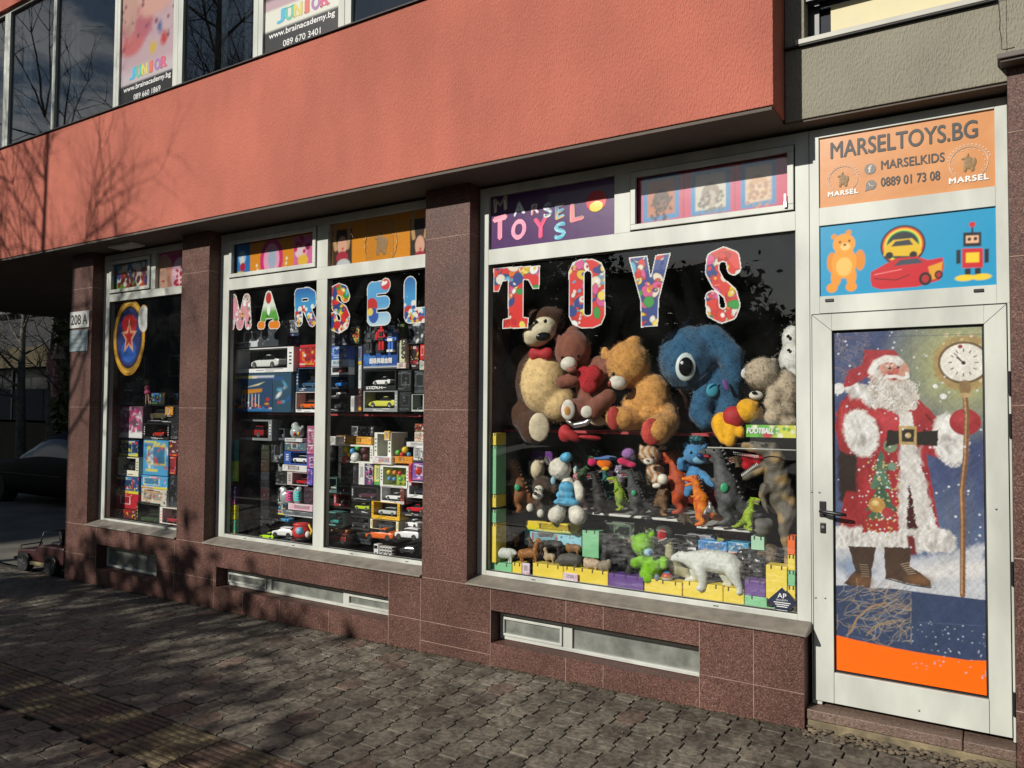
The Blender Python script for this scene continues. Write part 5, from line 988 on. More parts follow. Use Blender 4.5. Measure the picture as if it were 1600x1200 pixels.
# alarm sticker
a = at(1222, 940, .1495)[[0, 2]]; t = thing('alarm_sticker', 'dark blue diamond security sticker in the lower right corner of the window', 'sticker', (a[0], .148, a[1])); mb = MB(); mb.prism([(-.078, 0), (0, .078), (.078, 0), (0, -.078)], 0, .0012); mb.build('diamond', mat('navy_print', (.012, .018, .05), .4), t); mb = MB(); mb.prism([(-.03, -.046), (.03, -.046), (0, -.074)], -.0008, -.0001); mb.build('white_corner', WHITE, t); mb = MB(); mb.box(-.012, .012, -.0016, -.0009, -.062, -.05); mb.build('code_mark', PRG, t) if False else None
text('lettering', 'AP', -.024, .02, .048, .026, -.0006, WHITE, t, bold=.01); text('lettering', 'SECURITY', -.032, .004, .064, .009, -.0006, WHITE, t); text('lettering', 'SOT', -.02, -.024, .04, .01, -.0006, WHITE, t) if False else None
for k in range(3): mb = MB(); mb.box(-.045+.008*k, .045-.008*k, -.0005, 0, -.008-.011*k, -.0035-.011*k); mb.build('small_print', WHITE, t)
# ------------------------------------------------------------------ posters in the upper windows
def kids(p, dim=.62):  # dim darkens the whole print, standing in for tree shade on it
    p.c[:] = srgb('d8b8c0'); h = (p.Z-p.Z.min())/(p.Z.max()-p.Z.min()); p.put((p.noise(5, 2)-.1)*.6, 'c090a0'); X0, X1 = p.X.min(), p.X.max(); W_ = X1-X0; z = 4.46
    for x, zz, rx, rz, c in ((.35, 1.05, .30, .30, '9a5c50'), (.42, 1.02, .22, .2, 'e8b8a8'), (.72, 1.2, .2, .2, '7a4a38'), (.74, 1.15, .16, .15, 'e8b8a8'), (.3, .72, .3, .18, 'c86878'), (.62, .85, .3, .1, 'e8b0a0'), (.2, .55, .22, .10, 'd87070'), (.15, .95, .15, .3, 'd8a898'), (.6, .45, .06, .05, 'e8c020'), (.8, .5, .06, .06, 'd03030'), (.72, .62, .04, .05, '3060a0')): p.disc(X0+x*W_, z+zz, rx*W_, rz, c, soft=.05, rag=.015)
    p.dots(30, .008, .03, '884858', 5, alpha=.6, box=(X0, X1, z+.5, z+1.3)); p.put((.36-(p.Z-z))*9, 'e4d8dc'); p.put((.19-(p.Z-z))*80, '1c1e20'); p.c *= dim
def junior(t, x0, x1, z, y, phone):
    W_ = (x1-x0)
    for k, (ch, c) in enumerate(zip('JUNIOR', ((.05, .35, .55), (.10, .42, .30), (.55, .48, .10), (.55, .12, .08), (.32, .14, .35), (.5, .08, .16)))):
        wd = .13 if ch != 'I' else .06; m_ = mat('letter_'+ch+str(k), c, .5); xx = x0+W_*(.17+k*.118)+(.03*W_ if ch == 'I' else 0); text('lettering', ch, xx, z+.225, wd*W_*.78, .10, y, m_, t, bold=.06)
        mb = MB()
        if ch in 'NIRU': mb.box(xx-.01, xx+wd*W_*.78+.01, y-.0012, y, z+.225, z+.235) if ch != 'U' else mb.box(xx-.012, xx+wd*W_*.78+.012, y-.0012, y, z+.318, z+.327); mb.build('serif', m_, t)
    text('lettering', 'www.brainacademy.bg', x0+W_*.06, z+.105, W_*.88, .06, y, WHITE, t, bold=.02); text('lettering', phone, x0+W_*.26, z+.02, W_*.5, .05, y, WHITE, t, bold=.01)
t = board('window_poster', 'pink children poster with JUNIOR and web address in the upper windows', 'poster', -6.985, -6.16, 4.462, 5.93, -.1938, .012, paint=kids); junior(t, -6.985, -6.16, 4.462, -.1942, '089 660 1869')
def kids2(p): kids(p, .7); p.put((.36-(p.Z-4.46))*60, 'd8d8cc'); p.put((.19-(p.Z-4.46))*80, '1c1e20'); p.put(((p.Z-4.46)-.42)*30, '4a3c40'); p.dots(30, .02, .06, '9a6a60', 5, box=(p.X.min(), p.X.max(), 4.95, 5.9))
t = board('window_poster', 'darker children poster with JUNIOR, right one of the two upstairs', 'poster', -4.965, -4.135, 4.462, 5.93, -.1938, .012, paint=kids2); junior(t, -4.965, -4.135, 4.462, -.1942, '089 670 3401')
# ================================================================== toys: tools
def mpp(P): return float((np.array(P)-CAM) @ _F)/F_PX
CY, SY = math.cos(YAW), math.sin(YAW)
class Frame:
    'reads positions and sizes off an enlarged part of the photograph; everything gets its own real depth y'
    def __init__(s, ox, oy, sc): s.ox, s.oy, s.s = ox, oy, sc
    def p(s, x, y, Y): return at(s.ox+x/s.s, s.oy+y/s.s, Y)
    def e(s, x, y, rx, ry, Y, rot=0, rd=None):
        P = s.p(x, y, Y); k = mpp(P)/s.s; rd = rd*k if rd else (rx+ry)/2*k*.9
        return arr(Matrix.Translation(Vector(P)) @ Euler((0, 0, YAW)).to_matrix().to_4x4() @ Euler((0, rad(rot), 0)).to_matrix().to_4x4() @ Matrix.Diagonal((rx*k, rd, ry*k, 1)))
    def c(s, pts, Y):
        o = []
        for (x0, y0, r0, *d0), (x1, y1, r1, *d1) in zip(pts[:-1], pts[1:]):
            a, b = (d0[0] if d0 else 0), (d1[0] if d1 else 0); n = max(2, int(math.hypot(x1-x0, y1-y0)/(.4*min(r0, r1))))
            for j in range(n+1): t = j/n; r_ = r0+(r1-r0)*t; o.append(s.e(x0+(x1-x0)*t, y0+(y1-y0)*t, r_, r_, Y+a+(b-a)*t))
        return o
def shift(E, loc): 
    E = [m.copy() for m in E]
    for m in E: m[:3, 3] -= loc
    return E
def plush(n, c=(.2, .2, .2), c2=None): return mat('plush_'+n, c, .95, var=.18, vs=26, sheen=.25, bump=.5, bs=160, spec=.1, col2=c2)
def vinyl(n, c=(.2, .2, .2), c2=None, vs=18): return mat('vinyl_'+n, c, .5, var=.2, vs=vs, bump=.5, bs=140, spec=.35, col2=c2)
mat('red_mouth', (.45, .012, .02), .4); EYE = mat('glossy_black', (.008, .008, .009), .12); RED = mat('red_cloth', (.42, .02, .025), .7, var=.15, vs=40); CREAM = plush('cream', (.74, .64, .45)); IVORY = plush('ivory', (.76, .72, .62))
TOYS = 0
def toy(name, label, cat, fr, base, Y, parts, group=None, vox=None, fur=0, lump=0.):
    'parts: (part name, material, ellipsoids) - one ellipsoid stays a smooth ball, several grow into one skin'
    global TOYS; TOYS += 1
    loc = fr.p(base[0], base[1], Y); t = thing(name, label, cat, tuple(loc), group=group)
    for pn, m, E, *o in parts:
        o = o[0] if o else {}
        E = shift(E, loc)
        ext = max(np.linalg.norm(E[i][:3, 3]-E[0][:3, 3]) for i in range(len(E)))+2*np.linalg.norm(E[0][:3, 0]) if len(E) > 1 else 2*np.linalg.norm(E[0][:3, 0])
        if len(E) == 1 and not o.get('fur'): mesh_obj(pn, ICO3[0]@E[0][:3, :3].T+E[0][:3, 3], ICO3[1], m, t, True)
        else: blob(pn, E, m, t, vox=o.get('vox', vox or ext/38), smooth=o.get('smooth', 3), lump=o.get('lump', lump), fur=o.get('fur', fur), furlen=o.get('furlen', .012), colour=o.get('colour'), seed=TOYS)
    return t
# ================================================================== big plush toys on the red shelf
K = Frame(740, 370, 3.077); e, c = K.e, K.c; YB_ = .42
BRN = plush('brown', (.075, .034, .02)); MAU = plush('mauve', (.25, .095, .065)); TAN = plush('tan', (.62, .31, .09)); BLU = plush('blue', (.036, .11, .205)); BEI = plush('beige', (.5, .41, .30)); YEL = plush('yellow', (.82, .42, .02)); BEL = plush('belly', (.78, .56, .27)); WHT = plush('white', (.68, .68, .64))
REDP = mat('red_pad', (.42, .045, .035), .8, var=.25, vs=60, bump=.4, bs=90)
BG = 'large plush toys on the upper red shelf'
toy('plush_bear', 'largest dark brown plush bear with beige belly and red bow tie', 'plush toy', K, (300, 950), YB_+.04, [
    ('body', BRN, [e(330, 700, 135, 170, .480), e(230, 700, 85, 170, .520), e(280, 860, 125, 90, .460)]+c([(235, 570, 55), (165, 700, 60, -.02), (150, 830, 62, -.05), (165, 860, 50, -.08)], .490)+c([(270, 880, 75, -.1), (290, 930, 72, -.2)], .490)+[e(355, 410, 90, 78, .370), e(405, 368, 40, 34, .390), e(300, 375, 38, 28, .430)]+c([(560, 860, 40), (600, 880, 42)], .440), dict(fur=16000)),
    ('belly', BEL, [e(345, 705, 122, 160, .410, rd=120), e(410, 800, 90, 90, .410)], dict(fur=9000)),
    ('snout', CREAM, [e(318, 462, 80, 52, .275, -8), e(345, 425, 60, 45, .305), e(300, 495, 60, 34, .275)], dict(fur=2500, furlen=.007)), ('nose', EYE, [e(335, 480, 36, 22, .196, -8, 14)]),
    ('eye', EYE, [e(345, 405, 9, 10, .208)]), ('eye', EYE, [e(300, 410, 9, 10, .222)]),
    ('bow_tie', RED, [e(296, 562, 34, 36, .300, 20, 22), e(352, 562, 38, 32, .300, -15, 22), e(322, 562, 16, 20, .280)]),
    ('foot_sole', CREAM, [e(315, 915, 52, 72, .232, 0, 14)], dict(fur=1500, furlen=.006, vox=.008)), ('foot_sole', CREAM, [e(592, 882, 44, 26, .340, 15, 16)])], group=BG, vox=.014)
toy('plush_bear', 'mauve plush bear hugging a red sequined heart', 'plush toy', K, (560, 880), YB_, [
    ('body', MAU, [e(478, 545, 92, 100, .34), e(575, 720, 88, 120, .42), e(480, 452, 34, 26, .36), e(403, 490, 18, 28, .34)]+c([(540, 660, 36, -.08), (470, 690, 38, -.14), (428, 700, 34, -.16)], .42)+c([(600, 610, 40), (635, 620, 38, -.05), (600, 690, 26, -.1)], .40)+c([(570, 810, 55, -.04), (500, 830, 56, -.14), (462, 832, 52, -.18)], .42)+c([(640, 770, 48, -.05), (570, 840, 46, -.16)], .42), dict(fur=14000, furlen=.008)),
    ('muzzle', IVORY, [e(458, 612, 40, 36, .215, rd=30)]), ('nose', MAU, [e(472, 640, 26, 16, .175)]), ('eye', EYE, [e(428, 582, 8, 9, .22)]), ('eye', EYE, [e(505, 575, 8, 9, .22)]),
    ('heart', mat('red_sequins', (.55, .02, .03), .3, var=.5, vs=120, bump=1, bs=200), [e(530, 660, 36, 42, .25, 20, 22), e(580, 655, 34, 42, .25, -20, 22), e(555, 705, 46, 50, .255, 0, 22)]),
    ('foot_sole', IVORY, [e(455, 832, 34, 50, .178, 0, 12)]), ('paw_print', TAN, [e(452, 836, 18, 26, .168, 0, 8)]), ('foot_sole', IVORY, [e(545, 842, 30, 30, .205, 0, 12)])], group=BG, vox=.011)
toy('plush_bear', 'tan plush bear with white muzzle and red foot soles', 'plush toy', K, (840, 900), YB_, [
    ('body', TAN, [e(745, 612, 112, 118, .36), e(770, 508, 44, 34, .36, -15), e(632, 565, 22, 42, .36), e(855, 770, 98, 120, .42), e(790, 810, 80, 70, .4)]+c([(840, 690, 50, .02), (880, 800, 45, -.06), (840, 850, 38, -.08)], .42)+c([(790, 870, 62, -.05), (720, 875, 62, -.14), (690, 872, 58, -.16)], .42)+c([(920, 830, 60, .03), (930, 890, 64, -.08), (880, 930, 74, -.18)], .42), dict(fur=17000)),
    ('muzzle', IVORY, [e(694, 702, 44, 34, .215, 15, 30)]), ('nose', mat('brown_nose', (.2, .03, .02), .4), [e(657, 706, 13, 18, .185)]), ('eye', EYE, [e(672, 660, 9, 10, .205)]),
    ('foot_sole', REDP, [e(673, 872, 32, 58, .205, 0, 14)]), ('foot_sole', REDP, [e(856, 938, 50, 66, .175, 0, 14)])], group=BG, vox=.012)
toy('plush_bear', 'dark brown plush bear half hidden behind the tan bear', 'plush toy', K, (990, 910), .6, [('body', BRN, [e(985, 830, 60, 100, .62), e(960, 760, 50, 60, .66), e(1000, 900, 55, 50, .58)], dict(fur=2500))], group=BG, vox=.014)
toy('plush_puppy', 'huge blue round headed plush puppy with one big dark eye and floppy ear', 'plush toy', K, (1130, 910), YB_, [
    ('body', BLU, [e(1035, 585, 148, 162, .44, rd=150), e(1120, 520, 110, 100, .46), e(1185, 730, 105, 140, .52)]+c([(1150, 490, 70), (1235, 570, 66), (1255, 680, 46), (1262, 750, 26, .03)], .42)+c([(1110, 760, 58, -.06), (1085, 850, 52, -.12), (1115, 885, 48, -.12)], .46)+c([(1230, 800, 60), (1210, 860, 50, -.05)], .46)+c([(1015, 425, 14), (1035, 395, 9), (1048, 365, 5)], .46), dict(fur=20000)),
    ('eye_white', mat('eye_white', (.6, .68, .68), .4), [e(1020, 626, 50, 70, .253, 4, 14)]), ('eye', EYE, [e(1020, 624, 34, 46, .238, 4, 12)]), ('eye_glint', WHITE, [e(1003, 607, 8, 11, .222)]),
    ('ear_lining', mat('violet_cloth', (.16, .06, .26), .8), [e(1212, 712, 12, 30, .34, -20, 6)]), ('chest_patch', mat('cyan_cloth', (.04, .3, .42), .8), [e(1148, 738, 30, 34, .36, 10, 12)]), ('mouth', mat('dark_blue_thread', (.01, .03, .07), .8), [e(1105, 672, 30, 4, .262, -40, 4)])], group=BG, vox=.013)
toy('plush_bear', 'beige grey plush bear leaning left with a small white ear label', 'plush toy', K, (1470, 900), YB_, [
    ('body', BEI, [e(1388, 660, 88, 84, .36), e(1318, 640, 20, 26, .36), e(1440, 600, 26, 20, .4), e(1495, 750, 82, 110, .42)]+c([(1490, 680, 46), (1450, 760, 44, -.08), (1430, 800, 38, -.1)], .42)+c([(1500, 850, 56, -.05), (1440, 865, 44, -.14)], .42)+[e(1510, 895, 60, 26, .32)], dict(fur=10000)),
    ('muzzle', IVORY, [e(1358, 762, 34, 22, .275, 0, 20)]), ('nose', EYE, [e(1350, 750, 13, 8, .245)]), ('eye', EYE, [e(1352, 740, 6, 6, .27)]), ('ear_label', WHITE, [e(1302, 655, 16, 24, .31, 10, 3)])], group=BG, vox=.011)
toy('plush_dog', 'white plush dog cut off by the right window frame', 'plush toy', K, (1540, 700), .5, [('body', WHT, [e(1545, 590, 75, 90, .56), e(1530, 490, 46, 66, .54), e(1560, 690, 80, 60, .55)], dict(fur=2500)), ('eye', EYE, [e(1512, 478, 8, 9, .46)]), ('nose', EYE, [e(1515, 545, 9, 7, .46)])], group=BG, vox=.012)
toy('plush_duckling', 'yellow plush duckling in a red vest lying over the shelf edge', 'plush toy', K, (1230, 940), .3, [
    ('body', YEL, [e(1315, 835, 56, 60, .29), e(1195, 900, 54, 60, .29)]+c([(1190, 930, 38), (1205, 975, 26, -.03)], .27)+c([(1235, 920, 34), (1232, 985, 28, -.04)], .26)+[e(1283, 938, 20, 32, .25), e(1255, 870, 40, 45, .29), e(1355, 800, 18, 20, .3)], dict(fur=5000, furlen=.007)),
    ('vest', RED, [e(1253, 868, 54, 56, .28, -38, 50)])], group=BG, vox=.009)
def rect_thing(name, label, cat, fr, x0, y0, x1, y1, Y, d, m, group=None, bevel=.004, part=None):
    a, b = fr.p(x0, (y0+y1)/2, Y), fr.p(x1, (y0+y1)/2, Y); lo, hi = fr.p((x0+x1)/2, y1, Y), fr.p((x0+x1)/2, y0, Y)
    w_, h = b[0]-a[0], hi[2]-lo[2]; loc = (a[0], Y, lo[2])
    if part: t = thing(name, label, cat, loc, group=group); mb = MB(); mb.box(0, w_, 0, d, 0, h); mb.build(part, m, t, bevel=bevel); return t, w_, h
    mb = MB(); mb.box(0, w_, 0, d, 0, h); o = mb.build(name, m, None, bevel=bevel, loc=loc); return tag(o, label, cat, group), w_, h
def shelf(label, fr, x0, x1, y, Y, d, th, m, X=None):
    a, b = fr.p(x0, y, Y), fr.p(x1, y, Y); mb = MB(); X0, X1 = X or (a[0], b[0]); mb.box(X0, X1, 0, d, -th, 0); o = mb.build('display_shelf', m, None, bevel=.002, loc=(0, Y, (a[2]+b[2])/2)); return tag(o, label, 'shelf', 'display shelves behind the glass')
RSH = mat('red_shelf', (.42, .04, .045), .45); WSH = mat('white_shelf_edge', (.6, .6, .57), .3)
shelf('red shelf board under the big plush toys in the right window', K, 120, 1140, 934, .45, .6, .018, RSH, X=(-3.1, -.95))
P_ = Frame(0, 0, 1)
shelf('red shelf board halfway up the middle window', P_, 420, 660, 647, .42, .6, .014, RSH, X=(-5.85, -3.5))
WB = shelf('white edged glass shelf carrying the dinosaurs', P_, 930, 1050, 806, .45, .5, .014, WSH, X=(-2.5, -1.62))
shelf('white edged shelf on the right, a little lower, under the grey dinosaur', P_, 1108, 1172, 826, .36, .4, .014, WSH, X=(-1.58, -1.22))
shelf('black shelf under the blue dressed bear in the left part', P_, 790, 905, 822, .44, .5, .02, BLK, X=(-3.0, -2.35))
t = thing('football_box', 'flat green and yellow toy box printed FOOTBALL at the right edge', 'toy box', tuple(K.p(1310, 962, .26)))
a, b, h = K.p(1310, 930, .26), K.p(1560, 930, .26), K.p(1420, 903, .26)[2]-K.p(1420, 962, .26)[2]; W_ = b[0]-a[0]; mb = MB(); mb.box(0, W_, .003, .18, 0, h); mb.build('carton', mat('lime_card', (.35, .5, .06), .5), t)
p = Paint(0, W_, 0, h, .006, '6cc040'); p.put((p.X/W_-.45)*4, 'e0e050'); p.dots(14, .006, .02, '48a838', 3); p.dots(8, .006, .016, 'f4f4d0', 4); p.disc(W_*.42, .012, .03, .016, 'd02840'); p.build('printed_sheet', -.001, PRINT, t); text('lettering', 'FOOTBALL', .006, .022, W_*.52, .032, -.003, WHITE, t, bold=.06, shear=.2)
toy('party_hat', 'red felt hat with a silver ribbon at the shelf edge', 'hat', K, (460, 975), .28, [('brim', RED, [e(440, 945, 34, 44, .30, 0, 20), e(470, 955, 50, 26, .30, 25, 24), e(560, 965, 60, 12, .30, 5, 24)], dict(vox=.008)), ('ribbon', mat('silver_foil', (.6, .6, .6), .25, .9), c([(450, 885, 10), (490, 905, 17), (540, 895, 16), (565, 875, 10)], .24), dict(vox=.006))])
# ================================================================== middle rows of the right window
A6, C7, C8, L9 = Frame(750, 660, 6.316), Frame(1000, 660, 6.316), Frame(900, 800, 4.571), Frame(740, 640, 3.077)
e, c = A6.e, A6.c; ODI = vinyl('orange_dino', (.36, .13, .035), (.12, .05, .02)); GRY = vinyl('grey_dino', (.085, .09, .09), (.04, .04, .042)); DKD = vinyl('dark_dino', (.035, .033, .03), (.015, .013, .012)); BDI = vinyl('brown_dino', (.12, .07, .035), (.04, .03, .02)); BADGE = mat('green_badge', (.05, .4, .18), .4)
def spikes(t, fr, pts, Y, ln, m, name='back_spikes', n=9, side=(1, -.3)):
    'row of little horns along the drawn back line'
    mb = MB(); loc = np.array(t.location)
    for k in range(n):
        q = k/(n-1)*(len(pts)-1); i = min(len(pts)-2, int(q)); x = pts[i][0]+(pts[i+1][0]-pts[i][0])*(q-i); y = pts[i][1]+(pts[i+1][1]-pts[i][1])*(q-i); dx, dy = pts[i+1][0]-pts[i][0], pts[i+1][1]-pts[i][1]; L_ = math.hypot(dx, dy)+1e-6; nx, ny = -dy/L_*side[0], dx/L_*side[0]
        a, b = fr.p(x-nx*ln*.3, y-ny*ln*.3, Y)-loc, fr.p(x+nx*ln, y+ny*ln, Y)-loc; r_ = mpp(a+loc)/fr.s*ln*.42; mb.tube([a, b], [r_, r_*.1], 5)
    return mb.build(name, m, t)
def dino(fr, x, y, s, Y, label, m, face=-1, lean=0., belly=None, mouth=True, sp=None, badge=False, tail=1, vox=None):
    'upright toy dinosaur, s = its height in frame units, (x, y) = between its feet'
    X = lambda q: x-face*q*s*-1; F_ = lambda q, v: (X(face*0+q*face), y-v*s)
    c, e = fr.c, fr.e; g = lambda q, v, r_, d=0: (x+face*q*s, y-v*s, r_*s, d)
    E = c([g(.02, .34, .15), g(.04, .5, .15), g(.10, .66, .095), g(.12, .80, .07), g(.16, .88, .078)], Y)+c([g(.16, .90, .07), g(.27, .90, .052), g(.37, .885, .036)], Y)+c([g(.17, .83, .045), g(.26, .785, .034), g(.33, .765, .022)], Y)
    E += c([g(.02, .32, .12, -.02), g(.09, .18, .065, -.03), g(.0, .09, .045, -.03), g(.05, .03, .042, -.03), g(.13, .02, .03, -.035)], Y)+c([g(.0, .32, .11, .03), g(-.03, .2, .06, .04), g(-.08, .1, .04, .04), g(.0, .03, .035, .04), g(.06, .02, .025, .03)], Y)
    E += c([g(.12, .60, .035, -.03), g(.2, .54, .022, -.04), g(.24, .58, .014, -.04)], Y)+c([g(-.05, .32, .12, .02), g(-.2, .2, .075, .04), g(-.34*tail, .12, .045, .06), g(-.46*tail, .12, .02, .07)], Y)
    parts = [('body', m, E, dict(lump=.002))]
    if mouth: parts.append(('mouth', mat('red_mouth'), [e(x+face*.24*s, y-.838*s, .09*s, .022*s, Y-.0, face*-8, .05*s)]))
    parts.append(('eye', EYE, [e(x+face*.19*s, y-.925*s, .014*s, .014*s, Y-mpp(fr.p(x, y, Y))/fr.s*.065*s)]))
    if badge: parts.append(('badge', BADGE, [e(x+face*.06*s, y-.46*s, .05*s, .06*s, Y-mpp(fr.p(x, y, Y))/fr.s*.155*s, 0, .02*s)]))
    t = toy('toy_dinosaur', label, 'toy dinosaur', fr, (x, y), Y, parts, group=DG, vox=vox or mpp(fr.p(x, y, Y))/fr.s*s/62)
    spikes(t, fr, [g(.10, .96, 0)[:2], g(.04, .86, 0)[:2], g(.0, .7, 0)[:2], g(-.1, .52, 0)[:2], g(-.14, .36, 0)[:2], g(-.3, .22, 0)[:2]], Y, .055*s, sp or m, n=13, side=(-face, 0))
    loc = np.array(t.location); mb = MB()
    for k in range(6):
        for q0, q1, v0, v1 in ((.2, .035, .858, -.022), (.2, .03, .80, .02)):
            a = fr.p(x+face*(q0+k*.027)*s, y-(v0-.001*k+(.022 if v1 > 0 and k > 3 else 0))*s, Y-.012)-loc; b = a+np.array((0, 0, v1*mpp(a+loc)/fr.s*s)); mb.tube([a, b], [.0022, .0003], 4)
    if mouth: mb.build('teeth', WHITE, t)
    return t
DG = 'toy dinosaurs on the middle shelf'
dino(A6, 400, 895, 550, .38, 'orange brown standing toy dinosaur with a round green badge', ODI, badge=True)
dino(A6, 255, 830, 480, .52, 'dim brown toy dinosaur at the far left end behind the orange one', BDI)
t, w_, h = rect_thing('purple_box', 'purple toy carton standing behind the cream plush toys', 'toy box', A6, 505, 285, 715, 480, .62, .08, mat('purple_card', (.11, .03, .16), .5), part='carton'); p = Paint(0.004, w_-.004, .004, h-.004, .008, '6a2a88'); p.dots(16, .006, .016, 'b890c8', 3, box=(w_*.4, w_*.9, h*.4, h*.75)); p.build('printed_sheet', -.002, PRINT, t)
toy('plush_bear', 'cream plush seen from behind between monkey and blue dressed bear', 'plush toy', A6, (570, 640), .52, [('body', CREAM, [e(560, 465, 82, 95, .52), e(590, 590, 80, 80, .55), e(500, 400, 24, 22, .52), e(615, 395, 24, 22, .54)], dict(fur=4000, furlen=.009))], vox=.008)
DBR = plush('dark_brown', (.075, .045, .03))
toy('plush_monkey', 'dark brown plush monkey with a white face', 'plush toy', A6, (590, 930), .4, [('body', DBR, [e(625, 640, 108, 110, .42), e(610, 790, 92, 90, .44), e(740, 660, 26, 46, .42)]+c([(560, 820, 40, -.05), (510, 840, 38, -.08)], .42)+c([(600, 850, 40, -.05), (600, 890, 38, -.09)], .42), dict(fur=6000, furlen=.009)), ('face', IVORY, [e(582, 655, 48, 36, .335, 0, 30), e(572, 718, 56, 48, .335, 0, 36)]), ('nose', mat('dark_nose', (.05, .025, .015), .4), [e(545, 702, 20, 18, .29)]), ('eye', EYE, [e(549, 656, 8, 9, .302)]), ('eye', EYE, [e(592, 662, 8, 9, .30)]), ('paw', IVORY, [e(494, 842, 36, 42, .315)]), ('paw', IVORY, [e(598, 898, 36, 42, .30)])], vox=.008)
BD = mat('blue_satin_dress', (.09, .36, .58), .5, var=.5, vs=24, stretch=(1, 1, .12), bump=.6, bs=40)
toy('plush_bear', 'cream plush bear wearing a blue dress and blue cap', 'plush toy', A6, (870, 1000), .33, [('body', IVORY, [e(790, 455, 118, 112, .34), e(945, 465, 26, 52, .36), e(870, 620, 72, 90, .36)]+c([(960, 610, 42, -.01), (985, 680, 54, -.03), (985, 730, 48, -.06)], .35)+c([(800, 860, 60, .0), (755, 915, 88, -.06)], .34)+c([(930, 860, 60, .0), (965, 925, 92, -.06)], .34), dict(fur=9000, furlen=.007)), ('dress', BD, [e(850, 640, 78, 62, .31), e(845, 715, 98, 50, .31), e(858, 785, 138, 40, .31)], dict(smooth=5)), ('cap', BD, [e(852, 345, 66, 50, .29, -15)]), ('muzzle', mat('pale_blue_plush', (.3, .52, .58), .9), [e(722, 575, 26, 40, .235, 0, 18)]), ('eye', EYE, [e(765, 517, 8, 9, .232)]), ('ear_lining', mat('pale_blue_plush'), [e(945, 462, 14, 34, .32, 0, 14)])], vox=.0075)
toy('plush_frog', 'dark green fuzzy plush lying behind the middle row', 'plush toy', A6, (1030, 360), .7, [('body', plush('dark_green', (.04, .085, .035)), [e(1040, 295, 100, 52, .7), e(960, 350, 55, 60, .7), e(1120, 270, 40, 30, .68)], dict(fur=3500, furlen=.02))], vox=.012)
toy('plush_caterpillar', 'rainbow coloured plush in pink, orange and blue', 'plush toy', A6, (1200, 480), .55, [('head', plush('hot_pink', (.6, .02, .14)), [e(1110, 395, 48, 40, .52)]), ('body', plush('orange', (.75, .16, .01)), [e(1240, 415, 72, 48, .54), e(1190, 400, 40, 36, .53)]), ('back', plush('sky', (.10, .22, .5)), [e(1240, 352, 118, 26, .56)]), ('belly', plush('rainbow_yellow', (.75, .45, .03)), [e(1240, 458, 40, 22, .50)])], vox=.009)
toy('plush_parrot', 'magenta and lilac plush bird left of the tabby cat', 'plush toy', A6, (1440, 440), .48, [('body', plush('magenta', (.6, .03, .12)), [e(1430, 392, 82, 42, .48, 15), e(1500, 420, 50, 30, .48)]), ('head', plush('lilac', (.36, .18, .46)), [e(1465, 310, 68, 56, .47)], dict(fur=800, furlen=.008, vox=.008)), ('mask', vinyl('dark_mask', (.04, .03, .05)), [e(1515, 350, 36, 40, .42)])], vox=.009)
dino(A6, 1190, 905, 440, .42, 'dark charcoal toy dinosaur beside the blue dressed bear', DKD)
dino(A6, 1060, 880, 400, .6, 'dusky pink grey toy dinosaur in the rear, left of the charcoal one', vinyl('dusky', (.11, .05, .055), (.04, .02, .03)), face=1)
LIM = vinyl('lime', (.36, .45, .03), (.10, .22, .03))
dino(A6, 1390, 870, 350, .37, 'slim yellow green toy dinosaur between the dark ones', LIM)
dino(A6, 1545, 912, 470, .35, 'striped grey toy dinosaur with a green badge left of the cat', GRY, badge=True)
e, c = C7.e, C7.c
def tabby(P):
    s = np.sin(P[:, 0]*150+2*np.sin(P[:, 2]*60)+P[:, 1]*60); w_ = np.clip((s+.1)*3, 0, 1)[:, None]; return np.array((.5, .24, .09))*w_+np.array((.64, .55, .44))*(1-w_)
TAB = vmat('tabby_fur', .95, bump=.5, bs=150, spec=.1)
toy('plush_cat', 'orange and white striped tabby plush cat', 'plush toy', C7, (150, 650), .36, [('body', TAB, [e(95, 325, 112, 98, .38), e(150, 480, 90, 80, .40), e(175, 560, 70, 70, .39)]+c([(15, 250, 26), (0, 225, 12)], .38)+c([(215, 250, 26), (255, 245, 12)], .38), dict(fur=6000, furlen=.009, colour=tabby)), ('muzzle', IVORY, [e(85, 385, 52, 34, .285, 0, 22)]), ('nose', mat('pink_nose', (.5, .2, .2), .5), [e(70, 372, 14, 9, .262)]), ('eye', EYE, [e(25, 358, 10, 8, .29)]), ('eye', EYE, [e(132, 345, 10, 8, .282)]), ('paw', IVORY, [e(225, 562, 54, 54, .32)]), ('paw', IVORY, [e(165, 625, 44, 26, .32)])], vox=.008)
def teeth_part(fr, pts, Y, ln, parent_t, loc):
    mb = MB()
    for (x0, y0), (dx, dy) in pts:
        a, b = fr.p(x0, y0, Y)-loc, fr.p(x0+dx, y0+dy, Y)-loc; mb.tube([a, b], [ln, ln*.1], 5)
    return mb.build('teeth', WHITE, parent_t)
dino(C7, 410, 900, 640, .44, 'orange toy dinosaur with its red mouth gaping, behind the cat', vinyl('orange_red', (.55, .09, .02), (.25, .03, .015)))
dino(C7, 210, 925, 430, .45, 'tan legged toy dinosaur standing under the tabby cat', vinyl('tan_dino', (.26, .13, .05), (.08, .05, .03)), face=1, tail=.5)
dino(C7, 40, 900, 430, .5, 'black grey toy dinosaur in the rear below the cat', DKD, tail=.6)
B2 = plush('small_blue', (.08, .27, .52)); 
